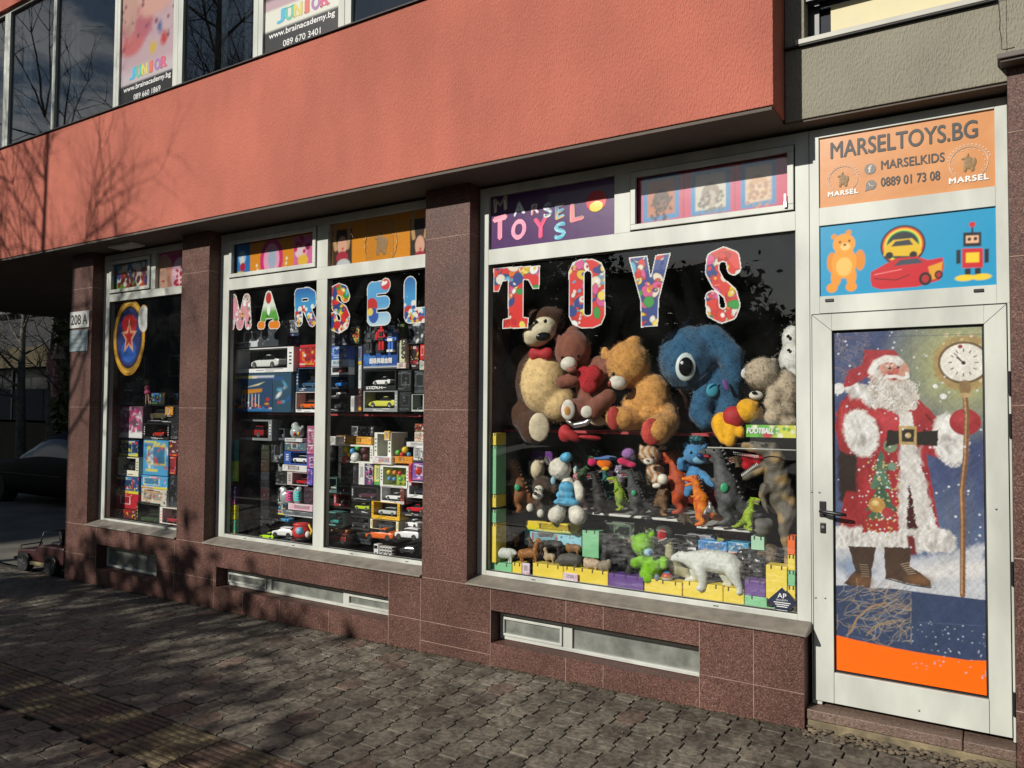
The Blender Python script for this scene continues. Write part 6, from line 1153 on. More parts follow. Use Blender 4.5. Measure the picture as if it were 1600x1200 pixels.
toy('plush_bear', 'small bright blue plush bear with a teal tuft and navy nose', 'plush toy', C7, (540, 700), .36, [('body', B2, [e(545, 310, 118, 108, .38), e(545, 560, 100, 140, .42), e(455, 225, 34, 34, .4), e(640, 225, 30, 30, .4)]+c([(450, 420, 46), (405, 440, 42, -.04), (400, 380, 36, -.05)], .40)+c([(620, 520, 46), (680, 580, 42, -.04), (720, 610, 38, -.05)], .40)+c([(480, 660, 46), (470, 700, 40, -.04)], .40), dict(fur=7000, furlen=.007)), ('tuft', plush('teal', (.08, .32, .36)), [e(560, 170, 60, 30, .37)], dict(fur=900, furlen=.02, vox=.009)), ('nose', mat('navy_nose', (.015, .04, .16), .45), [e(592, 330, 34, 30, .262)]), ('eye', EYE, [e(505, 300, 14, 17, .268)]), ('eye', EYE, [e(640, 292, 13, 16, .275)]), ('muzzle', plush('light_blue', (.2, .42, .6)), [e(590, 372, 70, 40, .29, 0, 30)])], vox=.008)
dino(C7, 620, 1020, 520, .31, 'yellow and orange spiky toy dinosaur before the small blue bear', vinyl('flame', (.85, .30, .01), (.55, .05, .02), 30), sp=vinyl('maned', (.20, .06, .02)))
dino(C7, 880, 1012, 800, .34, 'large ridged grey toy dinosaur with a green badge at the shelf end', vinyl('ridged_grey', (.12, .125, .125), (.05, .052, .055), 40), badge=True)
def trexc(P):
    n_ = np.sin(P[:, 0]*38+3*np.sin(P[:, 2]*17))+np.sin(P[:, 2]*55+P[:, 0]*20)*.7; w_ = np.clip(n_*1.2-.4, 0, 1)[:, None]; return np.array((.115, .10, .075))*(1-w_)+np.array((.30, .20, .085))*w_
t = toy('toy_dinosaur', 'biggest toy dinosaur with red gaping jaws and white teeth at the right', 'toy dinosaur', C7, (1450, 1420), .3, [('body', vmat('trex_skin', .5, bump=.6, bs=120), c([(905, 262, 26, -.05), (960, 245, 42, -.04), (1060, 235, 56, -.02), (1180, 245, 76), (1290, 280, 96), (1340, 380, 104), (1350, 500, 118, .02), (1360, 620, 150, .03), (1400, 760, 160, .05)], .33)+c([(1220, 440, 66), (1140, 490, 50, -.03), (1060, 535, 36, -.05), (1025, 555, 24, -.06)], .33)+c([(1230, 650, 50, -.08), (1200, 740, 36, -.1), (1240, 830, 30, -.11), (1260, 890, 24, -.12)], .36)+c([(1440, 800, 120), (1450, 930, 92, -.04), (1420, 1050, 66, -.06), (1440, 1180, 52, -.06), (1465, 1300, 46, -.06), (1460, 1400, 40, -.07), (1430, 1430, 26, -.1)], .36)+[e(1215, 215, 46, 26, .27)], dict(lump=.005, colour=trexc)), ('mouth', mat('red_mouth'), [e(1090, 355, 110, 46, .33, 12, 46), e(1060, 420, 60, 60, .33, 50, 40), e(1180, 370, 70, 60, .34, 0, 50)]), ('eye', EYE, [e(1112, 205, 14, 10, .222)])], group=DG, vox=.010)
teeth_part(C7, [((925+k*17, 290+k*2.5), (4, 30)) for k in range(15)]+[((1010+k*15, 530-k*11), (-12, -26)) for k in range(11)], .262, .0048, t, np.array(t.location))
dino(C7, 1060, 1068, 340, .27, 'small bright lime green toy dinosaur at the right shelf end', vinyl('bright_lime', (.42, .55, .02), (.16, .30, .02), 50), face=1)
toy('toy_rock', 'smooth grey stone shaped foot block below the lime dinosaur', 'toy', C7, (1200, 1120), .27, [('block', vinyl('stone_grey', (.17, .17, .15), (.11, .11, .10)), [e(1200, 1010, 96, 66, .31), e(1190, 1070, 92, 56, .31), e(1260, 1000, 60, 60, .33)])], vox=.008)
toy('toy_dinosaur', 'small green grey reptile crouching on the shelf by the flame coloured one', 'toy dinosaur', C7, (430, 1010), .4, [('body', BDI, [e(430, 930, 60, 40, .40), e(390, 960, 36, 26, .38)]+c([(470, 950, 30), (520, 1000, 14)], .4)+c([(430, 960, 22), (440, 1010, 12)], .38), dict(lump=.004))], group=DG, vox=.007)
toy('toy_soldier', 'tiny grey knight figure under the flame coloured dinosaur', 'toy figure', C7, (690, 930), .25, [('body', mat('pewter', (.3, .3, .29), .4, .5, var=.4, vs=60), [e(690, 850, 34, 44, .25), e(690, 800, 22, 22, .25)]+c([(660, 840, 16), (640, 900, 12)], .25)+c([(720, 840, 14), (740, 900, 12)], .25), dict(lump=.004))], vox=.005)
e, c = A6.e, A6.c
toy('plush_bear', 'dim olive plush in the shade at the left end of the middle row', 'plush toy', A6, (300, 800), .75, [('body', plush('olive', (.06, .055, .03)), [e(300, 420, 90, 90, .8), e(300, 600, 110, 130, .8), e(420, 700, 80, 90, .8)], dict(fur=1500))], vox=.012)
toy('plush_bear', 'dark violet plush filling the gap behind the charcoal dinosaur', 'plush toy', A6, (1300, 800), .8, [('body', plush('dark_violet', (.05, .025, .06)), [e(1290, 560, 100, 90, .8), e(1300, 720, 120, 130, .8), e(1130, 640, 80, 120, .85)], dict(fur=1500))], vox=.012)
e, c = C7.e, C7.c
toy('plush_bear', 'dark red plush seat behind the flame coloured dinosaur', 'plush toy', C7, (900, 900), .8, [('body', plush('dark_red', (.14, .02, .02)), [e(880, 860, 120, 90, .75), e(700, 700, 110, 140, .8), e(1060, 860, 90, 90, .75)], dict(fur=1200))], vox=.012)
# ================================================================== bottom of the right window
e, c = C8.e, C8.c; GRN = plush('grass_green', (.22, .52, .02)); GOR = vinyl('black_rubber', (.028, .028, .03), (.012, .012, .013))
toy('plush_bear', 'bright green plush bear sitting at the front of the window', 'plush toy', C8, (530, 500), .24, [('body', GRN, [e(478, 232, 82, 84, .26), e(415, 190, 26, 26, .27), e(545, 160, 26, 24, .28), e(540, 400, 84, 92, .28)]+c([(480, 350, 40, -.02), (425, 365, 40, -.05)], .27)+c([(600, 350, 38), (630, 350, 34, -.03), (625, 385, 28, -.05)], .27)+c([(500, 450, 50, -.03), (520, 475, 42, -.06)], .27), dict(fur=9000, furlen=.009)), ('muzzle', mat('pale_blue_plush'), [e(520, 288, 36, 28, .188, 0, 24)]), ('nose', mat('blue_nose', (.03, .06, .3), .4), [e(532, 290, 15, 13, .166)]), ('eye', EYE, [e(477, 270, 6, 7, .185)]), ('eye', EYE, [e(546, 257, 6, 7, .19)]), ('foot_sole', mat('grey_blue_cloth', (.2, .26, .3), .9), [e(578, 468, 18, 26, .19, 0, 10)])], vox=.006)
def ballc(P):
    k = np.floor((P[:, 2]-P[:, 2].min())*80).astype(int) % 4; return np.array([(.5, .05, .03), (.05, .2, .45), (.6, .5, .35), (.45, .12, .03)])[k]
toy('toy_ball', 'small striped ball beside the green bear', 'ball', C8, (650, 508), .2, [('ball', vmat('ball_rubber', .4), [e(650, 465, 40, 42, .22), e(650, 466, 39, 41, .22)], dict(colour=ballc, smooth=1))], vox=.004)
t = toy('toy_dinosaur', 'white bellied green toy dinosaur roaring over the polar bear', 'toy dinosaur', C8, (740, 470), .3, [('body', vinyl('pale_dino', (.45, .40, .24), (.22, .22, .12)), c([(665, 230, 34), (670, 300, 38), (690, 370, 50), (730, 410, 52), (790, 430, 44), (830, 470, 26), (800, 480, 14, -.03)], .32), dict(lump=.003)), ('head', vinyl('green_dino', (.08, .10, .075), (.035, .05, .035)), [e(635, 150, 66, 52, .32, 15), e(650, 205, 46, 34, .32)]+c([(655, 200, 34), (700, 260, 24, .03)], .33), dict(lump=.004)), ('mouth', mat('red_mouth'), [e(615, 165, 36, 44, .265, 10, 12)])], group=DG, vox=.007)
teeth_part(C8, [((578+k*8, 125+k*1.5), (2, 12)) for k in range(9)]+[((590+k*8, 212-k*3), (1, -11)) for k in range(8)], .245, .003, t, np.array(t.location))
PBW = vinyl('polar_white', (.66, .68, .62), (.50, .52, .48), 50)
toy('toy_polar_bear', 'large white walking polar bear figure at the front', 'toy animal', C8, (1000, 570), .2, [('body', PBW, c([(688, 334, 16, -.01), (712, 326, 28), (745, 318, 38), (790, 330, 46), (850, 345, 70), (930, 345, 80), (1020, 355, 86), (1090, 370, 84), (1130, 395, 66)], .225)+c([(880, 400, 56, -.03), (900, 450, 40, -.04), (905, 500, 32, -.04), (895, 538, 28, -.045), (878, 546, 22, -.055)], .225)+c([(860, 420, 50, .03), (855, 465, 34, .03), (825, 485, 26, .02), (795, 490, 20, .01)], .225)+c([(1120, 420, 62, -.03), (1145, 480, 40, -.035), (1165, 530, 27, -.035), (1172, 570, 24, -.04), (1155, 578, 16, -.05)], .225)+c([(1070, 430, 56, .03), (1080, 480, 36, .03), (1095, 518, 26, .03), (1055, 524, 18, .02)], .225)+[e(757, 285, 9, 9, .215), e(735, 282, 8, 8, .245)], dict(lump=.0015, smooth=4)), ('nose', EYE, [e(680, 330, 9, 8, .212)]), ('eye', EYE, [e(722, 312, 4, 4, .186)])], group='toy animals at the front of the window', vox=.005)
toy('toy_gorilla', 'black toy gorilla crouching left of the green bear', 'toy animal', C8, (300, 450), .3, [('body', GOR, [e(245, 190, 52, 46, .32), e(290, 270, 84, 80, .34), e(310, 370, 80, 70, .34), e(215, 215, 26, 22, .28)]+c([(220, 250, 38, -.04), (200, 330, 32, -.07), (240, 420, 28, -.1)], .34)+c([(360, 280, 40), (400, 340, 34, -.04), (380, 430, 30, -.08)], .34)+c([(280, 420, 36, -.06), (270, 450, 28, -.1)], .34), dict(lump=.006, fur=2500, furlen=.012))], vox=.008)
toy('toy_gorilla', 'shiny black toy beast behind the polar bear hindquarters', 'toy animal', C8, (1270, 480), .34, [('body', mat('glossy_rubber', (.02, .022, .025), .25, bump=.4, bs=60), [e(1250, 330, 66, 70, .38), e(1190, 300, 46, 50, .36), e(1290, 420, 80, 66, .38)]+c([(1200, 340, 34), (1190, 440, 30), (1220, 490, 22)], .34)+c([(1310, 360, 40), (1340, 470, 30)], .36), dict(lump=.005))], group='toy animals at the front of the window', vox=.008)
toy('toy_dinosaur', 'brown wrinkled three toed foot of a toy beast on the yellow block', 'toy dinosaur', C8, (1400, 380), .3, [('body', vinyl('wrinkled', (.15, .11, .07), (.06, .045, .03), 60), [e(1400, 280, 50, 60, .34), e(1400, 340, 44, 40, .32)]+c([(1370, 300, 26, -.03), (1310, 300, 18, -.05)], .34), dict(lump=.008))], vox=.006)
def quad(label, fr, x0, x1, y0, y1, Y, m, neck=.3, head=1, fat=.3, group='toy animals at the front of the window', name='toy_animal'):
    'small four legged animal; head side = -1 (left) or 1'
    w_, h = x1-x0, y1-y0; X = (lambda q: x0+w_*q) if head < 0 else (lambda q: x1-w_*q); r_ = h*fat*.5; yb = y0+h*(.38+neck*.25); E = fr.c([(X(.3), yb, r_), (X(.6), yb-r_*.1, r_*1.05), (X(.84), yb, r_*.9)], Y)
    E += fr.c([(X(.3), yb-r_*.2, r_*.7), (X(.17), y0+h*(.30-neck*.3)+r_*.4, r_*.5), (X(.07), y0+h*(.34-neck*.3)+r_*.5, r_*.34)], Y)
    for q, dy in ((.28, -.012), (.36, .014), (.8, -.012), (.88, .014)): E += fr.c([(X(q), yb+r_*.4, r_*.42, dy), (X(q-.02), y1-h*.18, r_*.24, dy), (X(q-.01), y1-h*.03, r_*.24, dy)], Y)
    E += fr.c([(X(.9), yb-r_*.3, r_*.22), (X(1.0), yb+r_*.9, r_*.12)], Y)
    return toy(name, label, 'toy animal', fr, ((x0+x1)/2, y1), Y, [('body', m, E, dict(lump=.001))], group=group, vox=.0035)
quad('small white polar bear figure at the far left front', L9, 98, 210, 655, 738, .22, PBW, .25, 1, .62)
quad('orange giraffe like figure with a long raised neck', L9, 212, 330, 612, 745, .24, vinyl('giraffe', (.45, .19, .05), (.12, .05, .02), 70), .9, 1, .36)
quad('slim brown and white foal figure', L9, 335, 392, 655, 748, .24, vinyl('foal', (.3, .2, .1), (.5, .42, .3), 60), .8, -1, .36)
quad('fat dark grey buffalo figure on the yellow block', L9, 392, 520, 690, 772, .22, vinyl('buffalo', (.13, .12, .11), (.07, .065, .06)), .1, -1, .74)
quad('brown and white calf figure right of the buffalo', L9, 528, 604, 698, 785, .22, vinyl('calf', (.42, .26, .13), (.6, .5, .38), 60), .5, -1, .55)
quad('pale tan lamb figure beside the gorilla', L9, 604, 660, 708, 792, .22, vinyl('lamb', (.36, .3, .22), (.2, .17, .12), 60), .5, 1, .55)
quad('dark brown horse figure in the back row of animals', L9, 250, 345, 600, 700, .36, vinyl('dark_horse', (.07, .04, .025), (.03, .02, .012)), .7, -1, .4)
quad('dark bull figure in the back row of animals', L9, 320, 430, 610, 700, .38, vinyl('bull', (.04, .035, .03), (.02, .018, .015)), .3, -1, .5)
quad('tan lioness figure in the back row by the green block', L9, 440, 515, 628, 710, .36, vinyl('lioness', (.3, .15, .05), (.2, .1, .04)), .4, -1, .5)
quad('orange brown fox like figure on the left block', L9, 150, 215, 580, 660, .4, vinyl('foxy', (.3, .12, .04), (.1, .05, .02)), .5, -1, .5)
# cards and cartons among them
def br(h, k=1.7): return tuple(min(.85, v*k+.004) for v in srgb(h))
def card(label, fr, x0, y0, x1, y1, Y, d, cols, bgc, seed, words=None, group=None, name='toy_carton', n=26):
    t, w_, h = rect_thing(name, label, 'toy box', fr, x0, y0, x1, y1, Y, d, mat('card_'+bgc, br(bgc), .42, var=.1, coat=.2), group=group, part='carton'); p = Paint(.003, w_-.003, .003, h-.003, max(.0045, min(w_, h)/26), bgc)
    s_ = min(w_, h); r = random.Random(seed); p.c[:] = br(bgc); cols = [br(c_, 1.35) for c_ in cols]
    a_, b_ = sorted((r.uniform(.05, .4), r.uniform(.55, .95))); p.poly([(w_*a_, h*.3), (w_*b_, h*.3), (w_*b_, h*.86), (w_*a_, h*.86)], r.choice(cols)); p.poly([(w_*(a_+.03), h*.34), (w_*(b_-.03), h*.34), (w_*(b_-.03), h*.82), (w_*(a_+.03), h*.82)], tuple(v*.55 for v in br(bgc)))
    if r.random() < .6: p.poly([(0, 0), (w_, 0), (w_, h*r.uniform(.12, .24)), (0, h*.16)], r.choice(cols))
    for _ in range(int(n/2)): x, z, u = r.uniform(0, w_), r.uniform(h*.1, h*.9), s_*r.uniform(.03, .12); p.poly([(x, z), (x+u*1.6, z+u*.1), (x+u*1.5, z+u*.6), (x, z+u*.5)], r.choice(cols))
    for _ in range(n): p.disc(r.uniform(0, w_), r.uniform(h*.15, h*.9), s_*r.uniform(.03, .12), s_*r.uniform(.02, .07), r.choice(cols), rot=r.uniform(0, 180))
    for _ in range(6): z = r.choice([h*.08, h*.9, h*.85, h*.14, h*.95]); x = r.uniform(0, w_*.5); p.line([(x, z), (x+w_*r.uniform(.2, .45), z)], s_*.05, r.choice(cols))
    p.build('printed_sheet', -.002, PRINT, t)
    if words: text('lettering', words, w_*.12, h*.08, w_*.7, h*.16, -.003, WHITE, t, bold=.05)
    return t
card('blue picture card with a yellow top edge behind the small animals', L9, 245, 590, 520, 665, .46, .05, ['c8d8d8', '386048', 'd0b080', '8a4838', '285878'], '78a8b8', 4)
card('yellow edged farm play box above the animal cards', L9, 250, 545, 505, 592, .44, .05, ['e8c020', '2a8a58', 'c83820', 'e8e8d8', '302018'], 'c8a818', 5)
card('black carton with lime stripe and tiny print behind the gorilla', C8, 200, 70, 420, 240, .5, .08, ['303c38', '586860', '101410', '6a7a68'], '141a16', 6)
card('black carton with a white label right of the roaring dinosaur', C8, 700, 165, 860, 270, .46, .08, ['e0e0d8', '202020', '484848'], '0c0c0e', 7, n=6)
card('blue and white shark print box behind the polar bear', C8, 872, 210, 1080, 280, .42, .08, ['d8e4ec', '1860a0', '88b8d8', '102840', 'c04030'], '2878b0', 8)
card('second blue toy box, right of the shark box', C8, 1085, 218, 1235, 300, .40, .08, ['d8e4ec', '1860a0', 'd89080', '102840'], '287898', 9)
card('narrow white and black box on the rear shelf', C8, 790, 165, 990, 205, .5, .06, ['303030', 'c04848', '88a8b8'], '787c80', 10, n=10)
card('mauve price card on the left yellow block', L9, 234, 738, 270, 796, .17, .004, ['a07088', 'f0e0e8'], 'd8a8b8', 11, n=8, name='price_card')
card('mauve price card on the second yellow block', L9, 430, 786, 500, 824, .17, .004, ['a07088', 'f0e0e8'], 'd0a0b0', 12, n=8, name='price_card')
# crowd in the rear rows
e, c = A6.e, A6.c
dino(A6, 700, 560, 230, .62, 'small olive toy dinosaur peeping over the monkey', vinyl('olive_dino', (.10, .11, .04), (.04, .05, .02)))
dino(A6, 1010, 640, 330, .62, 'moss green toy dinosaur in the rear beside the blue cap', vinyl('moss', (.05, .12, .04), (.02, .05, .02)), face=1)
dino(A6, 1270, 760, 340, .58, 'teal and black toy dinosaur behind the lime one', vinyl('teal_dino', (.02, .18, .16), (.02, .02, .02), 40))
dino(A6, 1640, 760, 330, .58, 'sandy striped toy dinosaur behind the cat', vinyl('sandy', (.3, .22, .1), (.07, .05, .03), 50), face=1)
dino(C7, 720, 900, 300, .46, 'small crimson toy dinosaur behind the flame coloured one', vinyl('crimson', (.35, .02, .03), (.10, .01, .01), 40), face=1)
dino(C7, 1010, 700, 380, .6, 'charcoal brown toy dinosaur behind the ridged grey one', BDI)
dino(C8, 420, 330, 150, .44, 'tiny tan toy dinosaur on the rear floor by the black carton', vinyl('tan_dino'))
dino(C8, 1000, 330, 150, .44, 'tiny lime toy dinosaur behind the polar bear back', LIM, face=1)
toy('plush_bear', 'small lilac plush bear squeezed behind the two dinosaurs', 'plush toy', A6, (1380, 520), .6, [('body', plush('pale_lilac', (.42, .34, .5)), [e(1365, 470, 46, 44, .6), e(1380, 560, 52, 60, .6), e(1335, 430, 16, 15, .6), e(1395, 428, 16, 15, .6)], dict(fur=900)), ('eye', EYE, [e(1350, 468, 5, 6, .535)]), ('muzzle', IVORY, [e(1364, 490, 18, 14, .54)])], vox=.008)
toy('plush_bear', 'small pink plush bear left of the parrot, in the rear', 'plush toy', A6, (960, 520), .66, [('body', plush('pale_pink', (.6, .25, .3)), [e(960, 450, 46, 44, .66), e(970, 540, 52, 60, .66), e(930, 412, 16, 15, .66), e(992, 410, 16, 15, .66)], dict(fur=900)), ('eye', EYE, [e(946, 448, 5, 6, .60)]), ('muzzle', IVORY, [e(960, 470, 18, 14, .60)])], vox=.008)
quad('grey elephant calf figure behind the foal', L9, 300, 400, 560, 640, .48, vinyl('elephant', (.16, .16, .165), (.1, .1, .1)), .2, -1, .6)
quad('sandy camel figure beside the green block, rear row', L9, 455, 525, 545, 625, .5, vinyl('camel', (.38, .26, .12), (.2, .13, .06)), .7, 1, .45)
quad('black bull figure right of the purple block, rear', L9, 670, 760, 610, 690, .5, vinyl('bull'), .2, 1, .55)
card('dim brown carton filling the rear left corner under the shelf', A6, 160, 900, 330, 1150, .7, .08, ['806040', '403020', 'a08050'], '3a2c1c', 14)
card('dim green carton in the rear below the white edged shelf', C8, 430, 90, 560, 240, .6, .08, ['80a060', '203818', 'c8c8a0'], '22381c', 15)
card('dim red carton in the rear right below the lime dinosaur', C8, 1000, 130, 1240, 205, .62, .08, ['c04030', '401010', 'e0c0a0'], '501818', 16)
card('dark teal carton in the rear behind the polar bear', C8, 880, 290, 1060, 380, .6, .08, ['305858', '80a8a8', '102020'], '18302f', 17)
# foam blocks along the front and sides
FY, FP, FG, FO = (mat('block_'+n, c_, .55, var=.06, vs=5, bump=.15, bs=60) for n, c_ in (('yellow', (.78, .60, .06)), ('purple', (.13, .06, .26)), ('green', (.20, .52, .27)), ('orange', (.8, .14, .02))))
def block(label, fr, x0, y0, x1, y1, Y, d, m):
    t, w_, h = rect_thing('foam_block', label, 'foam block', fr, x0, y0, x1, y1, Y, d, m, group='coloured foam blocks', bevel=.004, part='block'); mb = MB(); n = max(2, int(w_/.07))
    for k in range(n): x = w_*(k+.5)/n; mb.box(x-.004, x+.004, -.0008, .012, h-.02, h+.0008)
    mb.build('slot', mat('slot_dark', (.05, .04, .03), .8), t); return t
Bk = [('yellow block below the calf figure', C8, 8, 415, 228, 530, FY), ('purple block between two yellow blocks at the front', C8, 230, 452, 480, 572, FP), ('yellow block under the green bear', C8, 488, 490, 756, 606, FY), ('yellow block under the polar bear front legs', C8, 764, 512, 1048, 655, FY), ('narrow yellow block under the polar bear hind leg', C8, 1052, 545, 1200, 672, FY), ('green block at the front right, lowest in the row', C8, 1204, 606, 1420, 700, FG), ('purple block left of the tall yellow block', C8, 1204, 490, 1352, 604, FP), ('tall pale yellow block behind the security sticker', C8, 1356, 385, 1508, 690, FY), ('yellow block left of the buffalo, nearest the left end', L9, 186, 738, 232, 790, FY), ('yellow block under the foal and buffalo', L9, 284, 746, 430, 812, FY), ('yellow block with a price card below the buffalo', L9, 432, 758, 500, 830, FY), ('green block under the small white bear', L9, 84, 738, 184, 790, FG)]
for lb, fr, x0, y0, x1, y1, m in Bk: block(lb, fr, x0, y0, x1, y1, .19, .1, m)
for lb, fr, x0, y0, x1, y1, m in (('orange block on top of the right hand stack', C8, 1510, 175, 1565, 305, FO), ('yellow block in the right hand stack under the orange one', C8, 1512, 308, 1565, 418, FY), ('green block in the right hand stack', C8, 1514, 420, 1565, 528, FG), ('lowest yellow block in the right hand stack', C8, 1510, 530, 1566, 690, FY)): block(lb, fr, x0, y0, x1, y1, .2, .09, m)
for lb, y0, y1, m in (('top yellow block of the left hand column', 112, 172, FY), ('long green block in the left hand column', 174, 408, FG), ('yellow block in the middle of the left hand column', 410, 470, FY), ('green block in the lower left hand column', 482, 545, FG), ('lowest long yellow block of the left hand column', 547, 736, FY)): block(lb, L9, 84, y0, 108, y1, .17, .13, m)
block('green block standing between the animals and the gorilla', L9, 522, 582, 602, 712, .34, .08, FG); block('pale green house shaped block near the right stack', C8, 1250, 175, 1345, 272, .3, .06, mat('block_pale', (.35, .6, .42), .5))
mb = MB(); a, b = P_.p(1105, 699, .2), P_.p(1262, 703, .2); mb.tube([tuple(a), (b[0], .2, a[2])], .004, 8); tag(mb.build('rail_reflection', mat('reflection_streak', (.5, .5, .46), .2), None, smooth=True), 'thin bar standing in for a shelf rail reflection above the big dinosaur', 'reflection')  # pale bar modelled in place of a shelf rail's reflection in the glass
# ================================================================== boxed toys in the left and middle windows
GA, GB, GC = 'toy boxes stacked in the left window', 'toy boxes in the middle window, left pane', 'toy boxes in the middle window, right pane'
M3, M4, M5, M6, WA = Frame(340, 480, 6), Frame(500, 480, 6.667), Frame(500, 650, 5), Frame(340, 650, 5.455), Frame(150, 600, 4)
def cm(h): return mat('box_'+h, br(h, 1.45), .38, var=.08, coat=.2)
def paintm(h): return mat('toy_paint_'+h, br(h, 1.2), .25, coat=.5)
def carbox(label, fr, x0, y0, x1, y1, Y, frame, inner, car, kind='sedan', b=(.06, .06, .2, .06), d=.11, words=None, wcol=None, group=None, cs=.8):
    'carton with a window and a model car inside; b = widths of the left, right, bottom and top strips'
    p0, p1 = fr.p(x0, (y0+y1)/2, Y), fr.p(x1, (y0+y1)/2, Y); lo, hi = fr.p((x0+x1)/2, y1, Y), fr.p((x0+x1)/2, y0, Y); w_, h = p1[0]-p0[0], hi[2]-lo[2]-.002
    t = thing('boxed_toy_car', label, 'toy box', (p0[0], Y, lo[2]), group=group); l_, r_, bt, tp = b[0]*w_, b[1]*w_, b[2]*h, b[3]*h
    mb = MB(); mb.box(0, l_, 0, d, 0, h); mb.box(w_-r_, w_, 0, d, 0, h); mb.box(l_, w_-r_, 0, d, 0, bt); mb.box(l_, w_-r_, 0, d, h-tp, h); mb.box(l_, w_-r_, d-.004, d, bt, h-tp, 1); mb.box(l_, w_-r_, .004, d-.004, bt, bt+.001, 1)
    mb.build('carton', [cm(frame), cm(inner)], t, bevel=.0015)
    L_ = (w_-l_-r_)*cs; H_ = min((h-bt-tp)*.72, L_*.36); W_ = min(d*.72, L_*.42); L_ = min(L_, H_*3.1)
    mini_car(t, L_, W_, H_, paintm(car), kind, ((l_+w_-r_)/2, d*.48, bt+.002), rz=random.Random(int(x0+y0)).uniform(-.12, .12))
    c_ = wcol or ('d8d8d0' if sum(srgb(frame)) < .9 else '303030'); q = random.Random(int(x0*3+y1)); sm = MB()
    if bt > .012:
        for k in range(3): xx = w_*q.uniform(.05, .6); ww = w_*q.uniform(.08, .3); zz = bt*(.25+.25*k); sm.box(xx, min(w_*.97, xx+ww), -.0009, 0, zz, zz+bt*.12)
    if l_ > .02: 
        for k in range(4): sm.box(l_*.3, l_*.7, -.0009, 0, h*(.3+.14*k), h*(.36+.14*k))
    if r_ > .02: 
        for k in range(4): sm.box(w_-r_*.7, w_-r_*.3, -.0009, 0, h*(.3+.14*k), h*(.36+.14*k))
    if sm.f: sm.build('small_print', cm(c_), t)
    if words: text('lettering', words, w_*.1, bt*.2 if bt > .02 else h*.1, w_*.5, max(bt*.6, .016), -.002, cm(c_), t, bold=.04)
    return t
S_, P2, U_ = 'sport', 'sedan', 'suv'
PAL = dict(blue=['1c4c90', '58a8d8', 'e8e8f0', 'c83028', 'e8c030'], red=['c01c1c', 'f0e0d0', 'e8a020', '301010', '801010'], dark=['202428', '383c40', '50585c', '181818', '606468'], multi=['e8b020', '30a050', 'c03028', '3068b0', 'f0f0e8'], pink=['d070a0', 'f0d0e0', '8a3878', 'ffffff', 'c83070'], grey=['909498', 'd0d4d4', '50545a', '282828', '707880'])
def pc_(label, fr, x0, y0, x1, y1, Y, pal, bgc, g, words=None, d=.1, n=34, name='toy_carton'): return card(label, fr, x0, y0, x1, y1, Y, d, PAL[pal], bgc, int(x0+y0*3), words, g, name, n)
# ---- middle window, left pane
t = pc_('grey black carton printed X-REMOTE on top of the left stack', M3, 105, 205, 572, 378, .30, 'grey', '30343a', GB, n=20); text('lettering', 'X-REMOTE', .05, .012, .26, .03, -.004, cm('0c0c0c'), t, bold=.05)
mb = MB(); mb.box(.03, .4, -.0028, -.0022, .006, .055); mb.build('pale_band', cm('a8acb0'), t)
t = carbox('white framed long box with a silver racing car, under the X-REMOTE one', M3, 110, 381, 710, 612, .30, 'd8dad4', '101214', 'c8ccc8', S_, (.14, .09, .16, .04), .14, group=GB)
t = pc_('blue playset box with orange garage, biggest on the shelf at left', M3, 100, 618, 692, 985, .30, 'blue', '1c3c50', GB, d=.16, n=20)
w_, h = .45, .26; p = Paint(.03, .60, .01, .30, .006, '28486a'); r = random.Random(4)
for _ in range(40): p.disc(r.uniform(.03, .6), r.uniform(.02, .12), r.uniform(.01, .03), r.uniform(.006, .016), r.choice(['c03030', 'e8e8e0', '3878b8', '802028', 'd8a830']))
p.poly([(.2, .16), (.46, .18), (.47, .21), (.2, .2)], 'd08820'); p.poly([(.24, .22), (.5, .27), (.42, .24)], 'e8e0b0'); p.put((.04-p.Z)*60, '2a70b0'); [p.line([(.2+k*.045, .05), (.2+k*.045, .16)], .008, 'e8e8e0') for k in range(6)]; p.build('printed_sheet', -.005, PRINT, t)
pc_('small red fire engine box behind the white mullion', M3, 770, 352, 935, 562, .34, 'red', 'a81c20', GB, n=14)
carbox('black box with blue edge and a small blue bike, by the mullion', M3, 738, 566, 936, 788, .34, '24405c', '0c0e10', '305878', U_, (.1, .05, .15, .04), group=GB)
carbox('white tray with an orange lorry at the right end of the red shelf', M3, 727, 792, 936, 985, .34, 'd0d4cc', '2c3030', 'e86018', U_, (.05, .05, .14, .03), group=GB)
carbox('dim grey box with red cars under the red shelf at far left', M6, 92, 28, 462, 205, .34, '6a6e70', '141214', '8a1c20', U_, (.09, .08, .12, .08), group=GB)
for k, (y0, y1, lb) in enumerate(((225, 290, 'olive flat carton, top one of the dark left stack'), (292, 365, 'khaki flat carton, second from the top of the dark stack'), (367, 470, 'brown carton with faint tracks, third in the dark stack'), (472, 545, 'grey flat carton, fourth in the dark stack'), (547, 610, 'black flat carton just above the maroon one'), (612, 720, 'maroon carton in the middle of the dark stack'), (722, 790, 'black flat carton just below the maroon one'), (792, 870, 'charcoal carton with pale print low in the dark stack'), (872, 945, 'second lowest black carton in the dark stack'), (947, 1010, 'lowest black carton in the dark stack'))):
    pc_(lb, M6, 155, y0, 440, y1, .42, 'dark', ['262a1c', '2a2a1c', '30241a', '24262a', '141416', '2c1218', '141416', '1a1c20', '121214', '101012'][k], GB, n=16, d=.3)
pc_('tall teal carton standing in the left corner', M6, 72, 200, 152, 380, .2, 'blue', '1c5c5c', GB, n=10, d=.04); pc_('lime green carton below the teal one in the left corner', M6, 70, 382, 150, 555, .2, 'multi', '7a9830', GB, n=8, d=.04); pc_('purple and white carton in the left corner', M6, 70, 600, 150, 752, .2, 'pink', '302048', GB, n=12, d=.04)
